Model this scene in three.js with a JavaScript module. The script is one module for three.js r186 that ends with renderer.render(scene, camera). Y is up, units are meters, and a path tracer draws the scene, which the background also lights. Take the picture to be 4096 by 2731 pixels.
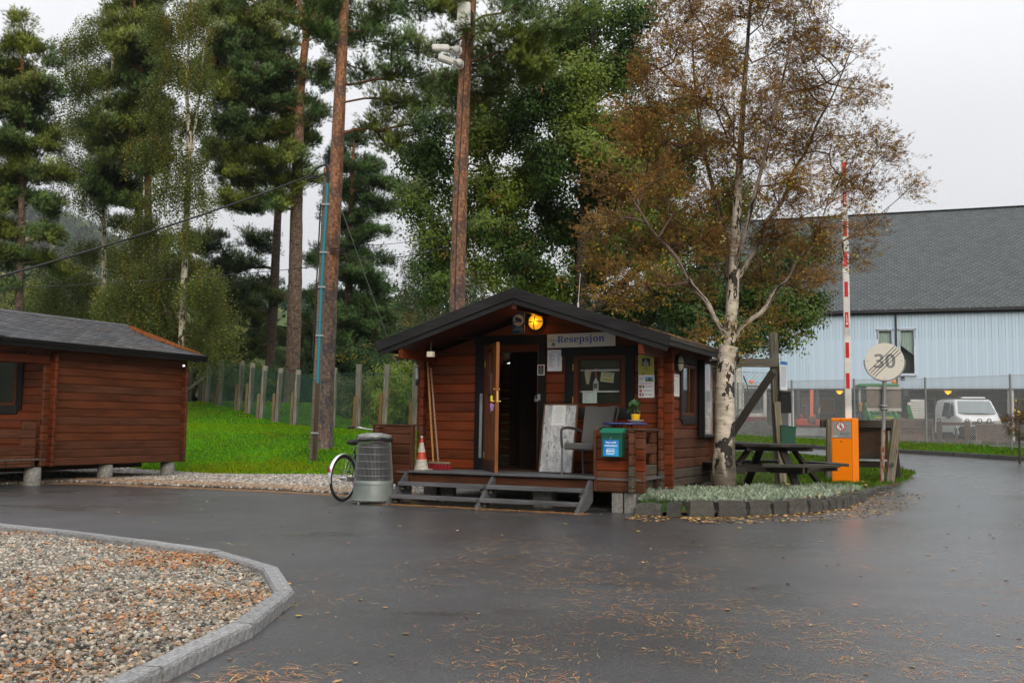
import * as THREE from 'three';
import { mergeGeometries } from 'three/addons/utils/BufferGeometryUtils.js';

// ------------------------------------------------------------------ camera, sky, sun, exposure
const scene = new THREE.Scene();
const renderer = new THREE.WebGLRenderer({ antialias: true });
renderer.toneMapping = THREE.LinearToneMapping;
renderer.toneMappingExposure = 1.5;
renderer.shadowMap.enabled = true;
const camera = new THREE.PerspectiveCamera(36.85, 1024 / 682, 0.1, 4000);
camera.rotation.order = 'YXZ';
camera.position.set(0, 1.2, 0);
camera.rotation.set(THREE.MathUtils.degToRad(4.664), 0, 0.013);

function rng(seed) { let a = seed >>> 0; return () => { a = (a + 0x6d2b79f5) | 0; let t = Math.imul(a ^ (a >>> 15), 1 | a); t = (t + Math.imul(t ^ (t >>> 7), 61 | t)) ^ t; return ((t ^ (t >>> 14)) >>> 0) / 4294967296; }; }
const { clamp, lerp, smoothstep } = THREE.MathUtils;
const hash = (x, y, s = 0) => { let h = Math.imul(x, 374761393) + Math.imul(y, 668265263) + Math.imul(s, 974634541); h = Math.imul(h ^ (h >>> 13), 1274126177); return ((h ^ (h >>> 16)) >>> 0) / 4294967296; };
const mod = (a, n) => ((a % n) + n) % n;
// value noise; px, py: period in cells (0 = endless)
function vnoise(x, y, s = 0, px = 0, py = 0) {
  const ix = Math.floor(x), iy = Math.floor(y), fx = x - ix, fy = y - iy, u = fx * fx * (3 - 2 * fx), v = fy * fy * (3 - 2 * fy);
  const h = (i, j) => hash(px ? mod(i, px) : i, py ? mod(j, py) : j, s);
  return lerp(lerp(h(ix, iy), h(ix + 1, iy), u), lerp(h(ix, iy + 1), h(ix + 1, iy + 1), u), v);
}
function fbm(x, y, o = 4, s = 0, px = 0, py = 0) { let a = 0, w = 0.5, t = 0; for (let i = 0; i < o; i++) { a += w * vnoise(x, y, s + i, px, py); t += w; w *= 0.5; x *= 2; y *= 2; px *= 2; py *= 2; } return a / t; }

{ // overcast sky: a bright, slightly bluish grey layer of cloud
  const W = 512, H = 256, d = new Float32Array(W * H * 4);
  for (let j = 0; j < H; j++) for (let i = 0; i < W; i++) {
    const el = (j + 0.5) / H * Math.PI - Math.PI / 2, az = (i + 0.5) / W * Math.PI * 2, y = Math.sin(el), k = (j * W + i) * 4;
    const cx = Math.cos(az) / (Math.abs(y) + 0.25), cz = Math.sin(az) / (Math.abs(y) + 0.25);
    const cl = fbm(cx * 1.6 + 7, cz * 1.6 + 3, 5, 11) - 0.5;
    let b = 1.10 * (1 + 2 * Math.max(0, y)) / 3 * (1 + cl * 0.26) + 0.06; // overcast: the zenith three times as bright as the horizon
    if (y < 0) b = lerp(b, 0.22, smoothstep(-y, 0, 0.08));
    d[k] = b * 0.98; d[k + 1] = b * 0.99; d[k + 2] = b * 1.02; d[k + 3] = 1;
  }
  const t = new THREE.DataTexture(d, W, H, THREE.RGBAFormat, THREE.FloatType);
  t.mapping = THREE.EquirectangularReflectionMapping; t.magFilter = THREE.LinearFilter; t.needsUpdate = true;
  scene.background = t; scene.environment = t;
}
const sun = new THREE.DirectionalLight(0xfff0dc, 1.5);
sun.position.set(10, 21, 19); sun.target.position.set(0, 0, -18); sun.shadow.radius = 60; sun.castShadow = true;
Object.assign(sun.shadow.camera, { left: -40, right: 40, top: 40, bottom: -40, near: 1, far: 120 });
scene.add(sun, sun.target);

// ------------------------------------------------------------------ helpers: objects
const V = (x, y, z) => new THREE.Vector3(x, y, z);
const R = THREE.MathUtils.degToRad;
const taken = new Map();
function numbered(n) { const k = taken.get(n) || 0; taken.set(n, k + 1); return k ? n + '_' + String(k).padStart(3, '0') : n; }
function tag(o, label, category, group) { o.userData.label = label; o.userData.category = category; if (group) o.userData.group = group; return o; }
function thing(name, label, category, p = [0, 0, 0], turn = 0, group) { const o = new THREE.Group(); o.name = numbered(name); o.position.set(...p); o.rotation.y = turn; scene.add(o); return tag(o, label, category, group); }
function struct(name, geo, mat, p) { const o = geo ? new THREE.Mesh(geo, mat) : new THREE.Group(); o.name = numbered(name); o.userData.kind = 'structure'; if (p) o.position.set(...p); o.castShadow = o.receiveShadow = true; scene.add(o); return o; }
function part(parent, name, geo, mat, label) { const o = geo ? new THREE.Mesh(Array.isArray(geo) ? merge(geo) : geo, mat) : new THREE.Group(); o.name = numbered(name); o.castShadow = o.receiveShadow = true; if (label) o.userData.label = label; parent.add(o); return o; }
function copy(o, label) { const c = o.clone(); c.name = numbered(o.name.replace(/_\d+$/, '')); c.userData = { ...o.userData }; if (label) c.userData.label = label; scene.add(c); return c; }
function inst(parent, name, geo, mat, list, colors) { // list of Matrix4
  const m = new THREE.InstancedMesh(geo, mat, list.length); list.forEach((x, i) => m.setMatrixAt(i, x));
  if (colors) colors.forEach((c, i) => m.setColorAt(i, c));
  m.name = numbered(name); m.userData.kind = 'stuff'; m.castShadow = m.receiveShadow = true; parent.add(m); return m;
}
const Q = new THREE.Quaternion(), E3 = new THREE.Euler(), M4 = (p, rx, ry, rz, s, order = 'YXZ') => new THREE.Matrix4().compose(p, new THREE.Quaternion().setFromEuler(new THREE.Euler(rx, ry, rz, order)), typeof s === 'number' ? V(s, s, s) : s);

// ------------------------------------------------------------------ helpers: geometry
const NI = (g) => { const o = g.index ? g.toNonIndexed() : g; for (const k of Object.keys(o.attributes)) if (!['position', 'normal', 'uv', 'color'].includes(k)) o.deleteAttribute(k); return o; };
function merge(list) { const c = list.some((g) => g.attributes.color); return mergeGeometries(list.map((g) => { g = NI(g); if (c && !g.attributes.color) g.setAttribute('color', new THREE.BufferAttribute(new Float32Array(g.attributes.position.count * 3).fill(1), 3)); return g; })); }
// box with chamfered edges, centred; uv in metres with u along the longest side; off = uv offset
const boxCache = new Map();
function cbox(w, h, d, c = 0.006, off = 0) {
  const key = [w, h, d, c, off].map((x) => x.toFixed(4)).join(); if (boxCache.has(key)) return boxCache.get(key);
  c = Math.min(c, w * 0.45, h * 0.45, d * 0.45);
  const S = [w / 2, h / 2, d / 2], pos = [], nor = [], uv = [];
  const long = w >= h && w >= d ? 0 : h >= d ? 1 : 2;
  const tri = (a, b, e, n, ax) => {
    const e1 = b.clone().sub(a), e2 = e.clone().sub(a);
    if (e1.cross(e2).dot(n) < 0) [b, e] = [e, b];
    for (const p of [a, b, e]) {
      pos.push(p.x, p.y, p.z); nor.push(n.x, n.y, n.z);
      const q = [p.x, p.y, p.z]; let U, W2;
      if (ax === long) { U = q[(long + 1) % 3]; W2 = q[(long + 2) % 3]; } else { U = q[long]; W2 = q[3 - ax - long]; }
      uv.push(U + off * 1.37, W2 + off * 0.71);
    }
  };
  const P = (sx, sy, sz, full) => { const q = [sx * S[0], sy * S[1], sz * S[2]]; for (let i = 0; i < 3; i++) if (i !== full) q[i] -= Math.sign(q[i]) * c; return V(...q); };
  for (let ax = 0; ax < 3; ax++) for (const s of [-1, 1]) {
    const b = (ax + 1) % 3, e = (ax + 2) % 3, n = [0, 0, 0]; n[ax] = s; const N = V(...n);
    const f = (x, y) => { const k = [0, 0, 0]; k[ax] = s; k[b] = x; k[e] = y; return P(k[0], k[1], k[2], ax); };
    tri(f(-1, -1), f(1, -1), f(1, 1), N, ax); tri(f(-1, -1), f(1, 1), f(-1, 1), N, ax);
    for (const s2 of [-1, 1]) { // edges between ax and b
      const g = (y, full) => { const k = [0, 0, 0]; k[ax] = s; k[b] = s2; k[e] = y; return P(k[0], k[1], k[2], full); };
      const n2 = [0, 0, 0]; n2[ax] = s; n2[b] = s2; const N2 = V(...n2).normalize();
      tri(g(-1, ax), g(1, ax), g(1, b), N2, ax === long ? b : ax); tri(g(-1, ax), g(1, b), g(-1, b), N2, ax === long ? b : ax);
    }
  }
  for (const x of [-1, 1]) for (const y of [-1, 1]) for (const z of [-1, 1]) tri(P(x, y, z, 0), P(x, y, z, 1), P(x, y, z, 2), V(x, y, z).normalize(), 0);
  const g = new THREE.BufferGeometry();
  g.setAttribute('position', new THREE.Float32BufferAttribute(pos, 3)); g.setAttribute('normal', new THREE.Float32BufferAttribute(nor, 3)); g.setAttribute('uv', new THREE.Float32BufferAttribute(uv, 2));
  boxCache.set(key, g); return g;
}
const box = (w, h, d, x = 0, y = 0, z = 0, c = 0.004, rx = 0, ry = 0, rz = 0, off = 0) => { const g = cbox(w, h, d, c, off).clone(); if (rx || ry || rz) g.applyMatrix4(new THREE.Matrix4().makeRotationFromEuler(new THREE.Euler(rx, ry, rz))); return g.translate(x, y, z); };
// board between two points: width w (vertical-ish), thickness t
function beam(a, b, w, t, c = 0.004, up = V(0, 1, 0)) {
  const A = V(...a), B = V(...b), L = A.distanceTo(B), x = B.clone().sub(A).normalize(), z = x.clone().cross(up).normalize(), y = z.clone().cross(x);
  return cbox(L, w, t, c).clone().applyMatrix4(new THREE.Matrix4().makeBasis(x, y, z).setPosition(A.add(B).multiplyScalar(0.5)));
}
function rod(a, b, r, n = 8, r2 = r) { const A = V(...a), B = V(...b), g = new THREE.CylinderGeometry(r2, r, A.distanceTo(B), n); g.applyQuaternion(Q.setFromUnitVectors(V(0, 1, 0), B.clone().sub(A).normalize())); return g.translate(...A.add(B).multiplyScalar(0.5).toArray()); }
function tube(pts, r, seg = 24, n = 8, closed = false) { return new THREE.TubeGeometry(new THREE.CatmullRomCurve3(pts.map((p) => V(...p)), closed), seg, r, n, closed); }
function lathe(pts, n = 24) { return new THREE.LatheGeometry(pts.map((p) => new THREE.Vector2(...p)), n); }
function extrude(pts, depth, bevel = 0.004, holes) { const s = new THREE.Shape(pts.map((p) => new THREE.Vector2(...p))); if (holes) s.holes = holes.map((h) => new THREE.Path(h.map((p) => new THREE.Vector2(...p)))); return new THREE.ExtrudeGeometry(s, { depth, bevelEnabled: bevel > 0, bevelSize: bevel, bevelThickness: bevel, bevelSegments: 1, curveSegments: 8 }).translate(0, 0, -depth / 2); }
// sheet over a grid: f(i/nx, j/nz) -> [x, y, z, u, v]
function sheet(nx, nz, f, flip = false) {
  const pos = [], uv = [], uv1 = [], idx = [];
  for (let j = 0; j <= nz; j++) for (let i = 0; i <= nx; i++) { const p = f(i / nx, j / nz); pos.push(p[0], p[1], p[2]); uv.push(p[3] ?? p[0], p[4] ?? p[2]); uv1.push((p[0] + 30) / 64, (p[2] + 60) / 64); }
  for (let j = 0; j < nz; j++) for (let i = 0; i < nx; i++) { const a = j * (nx + 1) + i, b = a + 1, c = a + nx + 1, d = c + 1; flip ? idx.push(a, b, c, b, d, c) : idx.push(a, c, b, b, c, d); }
  const g = new THREE.BufferGeometry(); g.setIndex(idx);
  g.setAttribute('position', new THREE.Float32BufferAttribute(pos, 3)); g.setAttribute('uv', new THREE.Float32BufferAttribute(uv, 2)); g.setAttribute('uv1', new THREE.Float32BufferAttribute(uv1, 2)); g.computeVertexNormals();
  const n = g.attributes.normal; let s = 0; for (let i = 0; i < n.count; i++) s += n.getY(i); if (s < 0) { for (let i = 0; i < idx.length; i += 3) [idx[i + 1], idx[i + 2]] = [idx[i + 2], idx[i + 1]]; g.setIndex(idx); g.computeVertexNormals(); }
  return g;
}

// ------------------------------------------------------------------ helpers: textures and materials
function dataTex(W, H, f, srgb = false, repeat) { // f(u, v, x, y) -> number or [r, g, b], 0..1
  const d = new Uint8Array(W * H * 4);
  for (let y = 0; y < H; y++) for (let x = 0; x < W; x++) { const c = f(x / W, y / H, x, y), k = (y * W + x) * 4; for (let i = 0; i < 3; i++) d[k + i] = clamp((typeof c === 'number' ? c : c[i]) * 255, 0, 255); d[k + 3] = 255; }
  const t = new THREE.DataTexture(d, W, H); t.wrapS = t.wrapT = THREE.RepeatWrapping; t.magFilter = THREE.LinearFilter; t.minFilter = THREE.LinearMipmapLinearFilter; t.generateMipmaps = true; if (srgb) t.colorSpace = THREE.SRGBColorSpace; if (repeat) t.repeat.set(...repeat); t.needsUpdate = true; return t;
}
function canvasTex(W, H, draw) { const c = document.createElement('canvas'); c.width = W; c.height = H; draw(c.getContext('2d'), W, H); const t = new THREE.CanvasTexture(c); t.colorSpace = THREE.SRGBColorSpace; return t; }
const lin = (r, g, b) => new THREE.Color().setRGB(r, g, b);
const std = (c, o = {}) => new THREE.MeshStandardMaterial({ color: Array.isArray(c) ? lin(...c) : c, roughness: 0.7, ...o });
const phys = (c, o = {}) => new THREE.MeshPhysicalMaterial({ color: Array.isArray(c) ? lin(...c) : c, roughness: 0.5, ...o });

// wood: grain along u, tile 2 m x 0.5 m
const woodF = (u, v) => { const w = fbm(u * 6, v * 4, 3, 5, 6, 4) * 2.2, g = fbm(u * 10, v * 64 + w * 3, 3, 9, 10, 64), s = vnoise(u * 4, v * 128, 21, 4, 128); const kx = mod(u * 5, 1) - 0.5, ky = mod(v * 3, 1) - 0.5, kn = hash(Math.floor(u * 5), Math.floor(v * 3), 77) > 0.55 ? Math.exp(-(kx * kx * 900 + ky * ky * 160)) : 0; return { g, s, w, kn }; };
const woodTex = dataTex(1024, 256, (u, v) => { const { g, s, w, kn } = woodF(u, v); const b = 0.62 + g * 0.36 + (s - 0.5) * 0.12 + (fbm(u * 3, v * 2, 3, 33, 3, 2) - 0.5) * 0.34 - kn * 0.3; return [b, b * 0.97, b * 0.94]; }, true, [0.5, 2]);
const woodBump = dataTex(1024, 256, (u, v) => { const { g, s } = woodF(u, v); return g * 0.7 + s * 0.3; }, false, [0.5, 2]);
const wood = (c, o = {}) => phys(c, { specularIntensity: 0.35, map: woodTex, bumpMap: woodBump, bumpScale: 0.0012, roughness: 0.6, ...o });
const greyWoodTex = dataTex(512, 256, (u, v) => { const { g, s } = woodF(u, v), cr = vnoise(u * 3, v * 40, 55, 3, 40) > 0.86 ? 0.45 : 1; const b = (0.5 + g * 0.45 + (s - 0.5) * 0.25) * cr; const m = fbm(u * 3, v * 2, 3, 91, 3, 2); return [b * lerp(0.95, 1.05, m), b, b * lerp(1.02, 0.86, m)]; }, true, [0.5, 2]);
const greyWood = (c, o = {}) => std(c, { map: greyWoodTex, bumpMap: woodBump, bumpScale: 0.002, roughness: 0.85, ...o });
// speckle: stone, concrete, galvanised metal
const speckTex = dataTex(512, 512, (u, v, x, y) => { const n = hash(x, y, 3), f = fbm(u * 12, v * 12, 4, 4, 12, 12), m = vnoise(u * 128, v * 128, 8, 128, 128); const b = 0.45 + f * 0.35 + (n - 0.5) * 0.22 + (m - 0.5) * 0.3; return [b, b, b]; }, true, [1, 1]);
const speckBump = dataTex(256, 256, (u, v, x, y) => fbm(u * 16, v * 16, 4, 14, 16, 16) * 0.7 + hash(x, y, 6) * 0.3, false, [1, 1]);
const scaled = (t, sx, sy = sx) => { const c = t.clone(); c.repeat.set(sx, sy); c.needsUpdate = true; return c; };
const speck2 = scaled(speckTex, 2.5), speckB2 = scaled(speckBump, 2.5);
const stone = (c, o = {}) => std(c, { map: speck2, bumpMap: speckB2, bumpScale: 0.004, roughness: 0.85, ...o });
const blotch = dataTex(256, 256, (u, v) => { const f = fbm(u * 6, v * 6, 4, 61, 6, 6); const b = 0.72 + f * 0.4; return [b, b, b]; }, true, [0.7, 0.7]);
const dirty = (c, o = {}) => std(c, { map: blotch, ...o });
const MT = {
  black: dirty([0.012, 0.012, 0.013], { roughness: 0.6 }), darkGlass: phys([0.02, 0.025, 0.025], { roughness: 0.08 }), glass: phys([1, 1, 1], { transmission: 1, thickness: 0, roughness: 0.02, ior: 1.5 }),
  galv: dirty([0.34, 0.36, 0.37], { metalness: 0.55, roughness: 0.45 }), steel: std([0.55, 0.55, 0.56], { metalness: 1, roughness: 0.3 }), brass: std([0.75, 0.5, 0.16], { metalness: 1, roughness: 0.3 }),
  white: dirty([0.72, 0.72, 0.7]), rubber: std([0.012, 0.012, 0.012], { roughness: 0.75 }), concrete: stone([0.5, 0.49, 0.46]), wire: std([0.10, 0.10, 0.10], { metalness: 0.3, roughness: 0.5 }),
};
// ------------------------------------------------------------------ lie of the land
const knots = (k) => (d) => { for (let i = 1; i < k.length; i++) if (d <= k[i][0]) { const [a, b] = [k[i - 1], k[i]]; return lerp(a[1], b[1], (d - a[0]) / (b[0] - a[0])); } return k[k.length - 1][1]; };
const riseR = knots([[-50, 0], [20, 0], [25, 0.2], [28, 0.38], [30.5, 0.49], [36, 0.54], [40, 0.62], [60, 0.72], [200, 2]]);
const riseL = knots([[-50, 0], [23.2, 0], [24.5, 0.04], [26, 0.17], [27.5, 0.48], [29.6, 0.82], [32.5, 0.96], [36.8, 1.06], [38.6, 1.3], [40.6, 1.58], [43.6, 1.98], [60, 2.05], [200, 3]]);
const gy = (x, z) => { const t = clamp((x + 1) / 4, 0, 1), s = t * t * (3 - 2 * t); return lerp(riseL(-z), riseR(-z), s); };
const swell = (x, z) => (fbm(x * 0.35 + 40, z * 0.35 + 40, 3, 71) - 0.5) * 0.035;

// asphalt, damp, with wetter places
const asphaltTex = dataTex(1024, 1024, (u, v, x, y) => { const n = hash(x, y, 1), m = vnoise(u * 340, v * 340, 2, 340, 340), f = fbm(u * 8, v * 8, 5, 3, 8, 8); let b = 0.205 + (n - 0.5) * 0.09 + (m - 0.5) * 0.15 + (f - 0.5) * 0.08; if (hash(x, y, 91) > 0.996) b += 0.2; return [b, b * 1.0, b * 1.03]; }, true, [0.4, 0.4]);
const asphaltBump = dataTex(1024, 1024, (u, v, x, y) => vnoise(u * 300, v * 300, 2, 300, 300) * 0.7 + hash(x, y, 5) * 0.3, false, [0.4, 0.4]);
const wetTex = dataTex(1024, 1024, (u, v) => { const X = u * 64 - 30, Z = v * 64 - 60; let w = fbm(X * 0.22, Z * 0.34, 5, 41); const p = fbm(X * 0.5 + 9, Z * 0.9, 4, 47); const right = smoothstep(X + (Z + 10) * -0.12, 1.0, 7.5); const r = 0.46 - smoothstep(w, 0.42, 0.72) * 0.14 - right * 0.2 - (p > 0.66 ? smoothstep(p, 0.66, 0.72) * 0.16 : 0) + (fbm(X * 2, Z * 2, 3, 49) - 0.5) * 0.10; return clamp(r, 0.14, 0.9); });
wetTex.channel = 1;
const asphaltMat = phys([1, 1, 1], { clearcoat: 0.7, clearcoatRoughness: 0.46, map: asphaltTex, bumpMap: asphaltBump, bumpScale: 0.0022, roughnessMap: wetTex, roughness: 1 });
struct('asphalt_road', sheet(150, 190, (a, b) => { const x = lerp(-26, 34, a), z = lerp(8, -60, b); return [x, gy(x, z) + swell(x, z), z]; }), asphaltMat);

// ground under and beyond everything
const earthTex = dataTex(512, 512, (u, v, x, y) => { const f = fbm(u * 10, v * 10, 5, 17, 10, 10), n = hash(x, y, 2); const g = smoothstep(f, 0.4, 0.62); const b = 0.8 + (n - 0.5) * 0.4; return [lerp(0.30, 0.25, g) * b, lerp(0.27, 0.33, g) * b, lerp(0.18, 0.11, g) * b]; }, true, [0.12, 0.12]);
struct('ground', sheet(60, 60, (a, b) => { const x = lerp(-220, 260, a), z = lerp(60, -260, b); return [x, gy(x, z) - 0.25, z]; }), std([1, 1, 1], { map: earthTex, roughness: 0.95 }));

// gravel strip between asphalt and lawn, and under the cabins
const polyY = (pts) => (x) => { if (x <= pts[0][0]) return pts[0][1]; for (let i = 1; i < pts.length; i++) if (x <= pts[i][0]) return lerp(pts[i - 1][1], pts[i][1], (x - pts[i - 1][0]) / (pts[i][0] - pts[i - 1][0])); return pts[pts.length - 1][1]; };
const wob = (x, s, a) => (fbm(x * 1.7, s, 4, 90 + s) - 0.5) * a;
const edgeA = polyY([[-26, -13.5], [-13, -16.6], [-10, -17.9], [-9, -18.7], [-8.4, -19.5], [-7.5, -19.25], [-6.1, -18.75], [-4.4, -18.15], [-2.9, -17.3], [-1.6, -16.2], [0, -15.3], [1.6, -14.6], [3.2, -15.2]]);
const edgeL = polyY([[-26, -27], [-9.5, -25], [-8.5, -24.0], [-7.4, -23.5], [-6.5, -22.95], [-5.6, -23.1], [-4.7, -23.35], [-3.8, -23.2], [-2, -23], [1, -22.5], [4, -22]]);
const gravelTex = dataTex(512, 512, (u, v, x, y) => { const cx = u * 90, cy = v * 90; let best = 9, id = 0; for (let i = -1; i < 2; i++) for (let j = -1; j < 2; j++) { const X = Math.floor(cx) + i, Y = Math.floor(cy) + j, px = X + hash(mod(X, 90), mod(Y, 90), 1), py = Y + hash(mod(X, 90), mod(Y, 90), 2), q = (px - cx) ** 2 + (py - cy) ** 2; if (q < best) { best = q; id = hash(mod(X, 90), mod(Y, 90), 3); } } const s = 1 - smoothstep(Math.sqrt(best), 0.25, 0.75) * 0.65, b = (0.34 + id * 0.42) * s; return [b * 1.03, b, b * 0.95]; }, true, [0.55, 0.55]);
const gravelMat = std([1, 1, 1], { map: gravelTex, bumpMap: gravelTex, bumpScale: 0.012, roughness: 0.9 });
struct('gravel_strip', sheet(240, 20, (a, b) => { const x = lerp(-26, 3.6, a), z = lerp(edgeA(x) + wob(x * 2, 1, 0.35), edgeL(x) - 0.5, b); return [x, gy(x, z) + 0.022 + swell(x, z) * (1 - b) - (b < 0.001 ? 0.03 : 0), z]; }), gravelMat);

// lawn
const lawnTex = dataTex(1024, 1024, (u, v, x, y) => { const f = fbm(u * 6, v * 6, 5, 23, 6, 6), s = vnoise(u * 256, v * 60, 4, 256, 60), n = hash(x, y, 12), p = smoothstep(fbm(u * 9 + 3, v * 9, 4, 29, 9, 9), 0.58, 0.74); let b = 0.62 + (f - 0.5) * 0.5 + (s - 0.5) * 0.35 + (n - 0.5) * 0.3; const c = [0.27 * b, 0.58 * b, 0.05 * b]; return [lerp(c[0], 0.45 * b, p * 0.6), lerp(c[1], 0.50 * b, p * 0.6), lerp(c[2], 0.16 * b, p * 0.6)]; }, true, [0.13, 0.13]);
const lawnMat = phys([1, 1, 0.25], { specularIntensity: 0.15, map: lawnTex, roughness: 0.9, bumpMap: lawnTex, bumpScale: 0.03 }), lawnOld = std([0.95, 1, 0.45], { map: lawnTex, roughness: 0.9, bumpMap: lawnTex, bumpScale: 0.03 });
const lawnSheet = (x, z) => gy(x, z) + 0.035 + swell(x, z) * 2.2;
struct('lawn', sheet(220, 140, (a, b) => { const x = lerp(-26, 6, a), z = lerp(edgeL(x) + wob(x * 2, 2, 0.3), -62, b * b * 0.7 + b * 0.3); return [x, lawnSheet(x, z) - (b < 0.001 ? 0.04 : 0), z]; }), lawnMat);
const bladeGeo = (() => { // small tuft of grass blades
  const r = rng(5), pos = [], n = 9; for (let i = 0; i < n; i++) { const a = r() * 6.28, q = r() * 0.035, h = 0.05 + r() * 0.045, l = 0.03 * (r() - 0.3), w = 0.004 + r() * 0.003, x = Math.cos(a) * q, z = Math.sin(a) * q; pos.push(x - w * Math.sin(a), 0, z + w * Math.cos(a), x + w * Math.sin(a), 0, z - w * Math.cos(a), x + Math.cos(a) * l, h, z + Math.sin(a) * l); }
  const g = new THREE.BufferGeometry(); g.setAttribute('position', new THREE.Float32BufferAttribute(pos, 3)); const nn = new Float32Array(pos.length); for (let i = 1; i < nn.length; i += 3) nn[i] = 1; g.setAttribute('normal', new THREE.BufferAttribute(nn, 3)); g.setAttribute('uv', new THREE.BufferAttribute(new Float32Array(pos.length / 3 * 2), 2)); return g;
})();
const bladeMat = phys([1, 1, 1], { specularIntensity: 0.15, roughness: 0.8, transmission: 0.0, side: THREE.DoubleSide });
{ const r = rng(77), L = [], C = [];
  for (let i = 0; i < 60000; i++) { const d = 22.6 + Math.pow(r(), 1.5) * 22, x = -13.5 + r() * 13.2; if (-d > edgeL(x) + wob(x * 2, 2, 0.3) - 0.02 || Math.abs(x + d * 0.0) > d * 0.36 + 1) continue; const p = smoothstep(fbm(x * 0.6 + 3, d * 0.6, 3, 29), 0.5, 0.75); L.push(M4(V(x, lawnSheet(x, -d) - 0.01, -d), 0, r() * 6.28, 0, 0.45 + r() * 0.5)); const b = 0.7 + r() * 0.6; C.push(lin(lerp(0.19, 0.27, p) * b, lerp(0.42, 0.36, p) * b, 0.004 * b)); }
  const g = inst(scene, 'lawn_grass', bladeGeo, bladeMat, L, C); }

// ------------------------------------------------------------------ gravel island with granite kerb
const granite = [0.62, 0.66, 0.58, 0.7].map((k) => stone([k, k, k * 1.01], { map: scaled(speckTex, 5), bumpMap: speckB2, bumpScale: 0.005 }));
const KO = [[-8.2, -12.4], [-5.46, -11.1], [-4.49, -10.53], [-3.45, -9.78], [-2.48, -8.99], [-1.79, -8.07], [-1.43, -6.96], [-1.42, -5.81], [-1.57, -4.77], [-1.66, -4.2], [-1.9, -3.0], [-2.3, -1.6]];
const KI = KO.map((p) => [...p]);
// KI lies on the inner (left / near) side of KO
for (let i = 0; i < KO.length; i++) { const a = KO[Math.max(0, i - 1)], b = KO[Math.min(KO.length - 1, i + 1)], tx = b[0] - a[0], tz = b[1] - a[1], l = Math.hypot(tx, tz); let nx = -tz / l, nz = tx / l; if (nx * (-4 - KO[i][0]) + nz * (-6 - KO[i][1]) < 0) { nx = -nx; nz = -nz; } KI[i] = [KO[i][0] + nx * 0.13, KO[i][1] + nz * 0.13]; }
const kerb = struct('kerb'); { const r = rng(9);
  for (let i = 0; i < KO.length - 1; i++) {
    const long = Math.hypot(KO[i + 1][0] - KO[i][0], KO[i + 1][1] - KO[i][1]), nseg = 1;
    const o0 = V(KO[i][0], 0, KO[i][1]), o1 = V(KO[i + 1][0], 0, KO[i + 1][1]), i0 = V(KI[i][0], 0, KI[i][1]), i1 = V(KI[i + 1][0], 0, KI[i + 1][1]), g = 0.012, t = o1.clone().sub(o0).normalize();
    o0.addScaledVector(t, g); i0.addScaledVector(t, g); o1.addScaledVector(t, -g); i1.addScaledVector(t, -g);
    const N = 10, rows = [], h = 0.085 + (r() - 0.5) * 0.012; // rings of an uneven, rough-hewn block
    for (let k = 0; k <= N; k++) { const f = k / N, O = o0.clone().lerp(o1, f), I = i0.clone().lerp(i1, f), j = () => (r() - 0.5) * 0.012, c = 0.014 + r() * 0.008, ac = O.clone().lerp(I, 0.1), bc = O.clone().lerp(I, 0.9); rows.push([V(O.x, -0.08, O.z), V(O.x + j(), h - c + j() * 0.3, O.z + j()), V(ac.x + j() * 0.5, h + j() * 0.4, ac.z), V(bc.x, h + j() * 0.4, bc.z + j() * 0.5), V(I.x + j(), h - c + j() * 0.3, I.z + j()), V(I.x, -0.08, I.z)]); }
    const pos = [], uv = []; const quad = (a, b, c, d, u0, u1, v0, v1) => { for (const [p, q] of [[a, [u0, v0]], [b, [u1, v0]], [c, [u1, v1]], [a, [u0, v0]], [c, [u1, v1]], [d, [u0, v1]]]) { pos.push(p.x, p.y, p.z); uv.push(...q); } };
    for (let k = 0; k < N; k++) for (let m = 0; m < 5; m++) quad(rows[k][m], rows[k + 1][m], rows[k + 1][m + 1], rows[k][m + 1], i + k / N * long, i + (k + 1) / N * long, m * 0.1, m * 0.1 + 0.1);
    for (const e of [rows[0], rows[N]]) { quad(e[0], e[1], e[4], e[5], 0, 0.1, 0, 0.1); quad(e[1], e[2], e[3], e[4], 0, 0.1, 0, 0.1); }
    const geo = new THREE.BufferGeometry(); geo.setAttribute('position', new THREE.Float32BufferAttribute(pos, 3)); geo.setAttribute('uv', new THREE.Float32BufferAttribute(uv, 2)); geo.computeVertexNormals();
    part(kerb, 'kerb_stone', geo, granite[i % 4]);
  } }
const inIsland = (x, z) => { let c = false; const P = [...KI, [-14, -1], [-14, -14]]; for (let i = 0, j = P.length - 1; i < P.length; j = i++) if ((P[i][1] > z) !== (P[j][1] > z) && x < (P[j][0] - P[i][0]) * (z - P[i][1]) / (P[j][1] - P[i][1]) + P[i][0]) c = !c; return c; };
const isleY = (x, z) => 0.022 + (fbm(x * 0.9 + 9, z * 0.9, 3, 52) - 0.5) * 0.05;
{ const s = new THREE.Shape([...KI.map((p) => { const e = 0.05; return new THREE.Vector2(p[0] + e * 0.5, -p[1]); }), new THREE.Vector2(-14, 1), new THREE.Vector2(-14, 14)]); const g = new THREE.ShapeGeometry(s).rotateX(-Math.PI / 2).translate(0, 0.012, 0); struct('gravel_bed', g, std([0.55, 0.5, 0.46], { map: scaled(gravelTex, 1.2), roughness: 0.9, bumpMap: scaled(gravelTex, 1.2), bumpScale: 0.01 })); }
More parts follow.
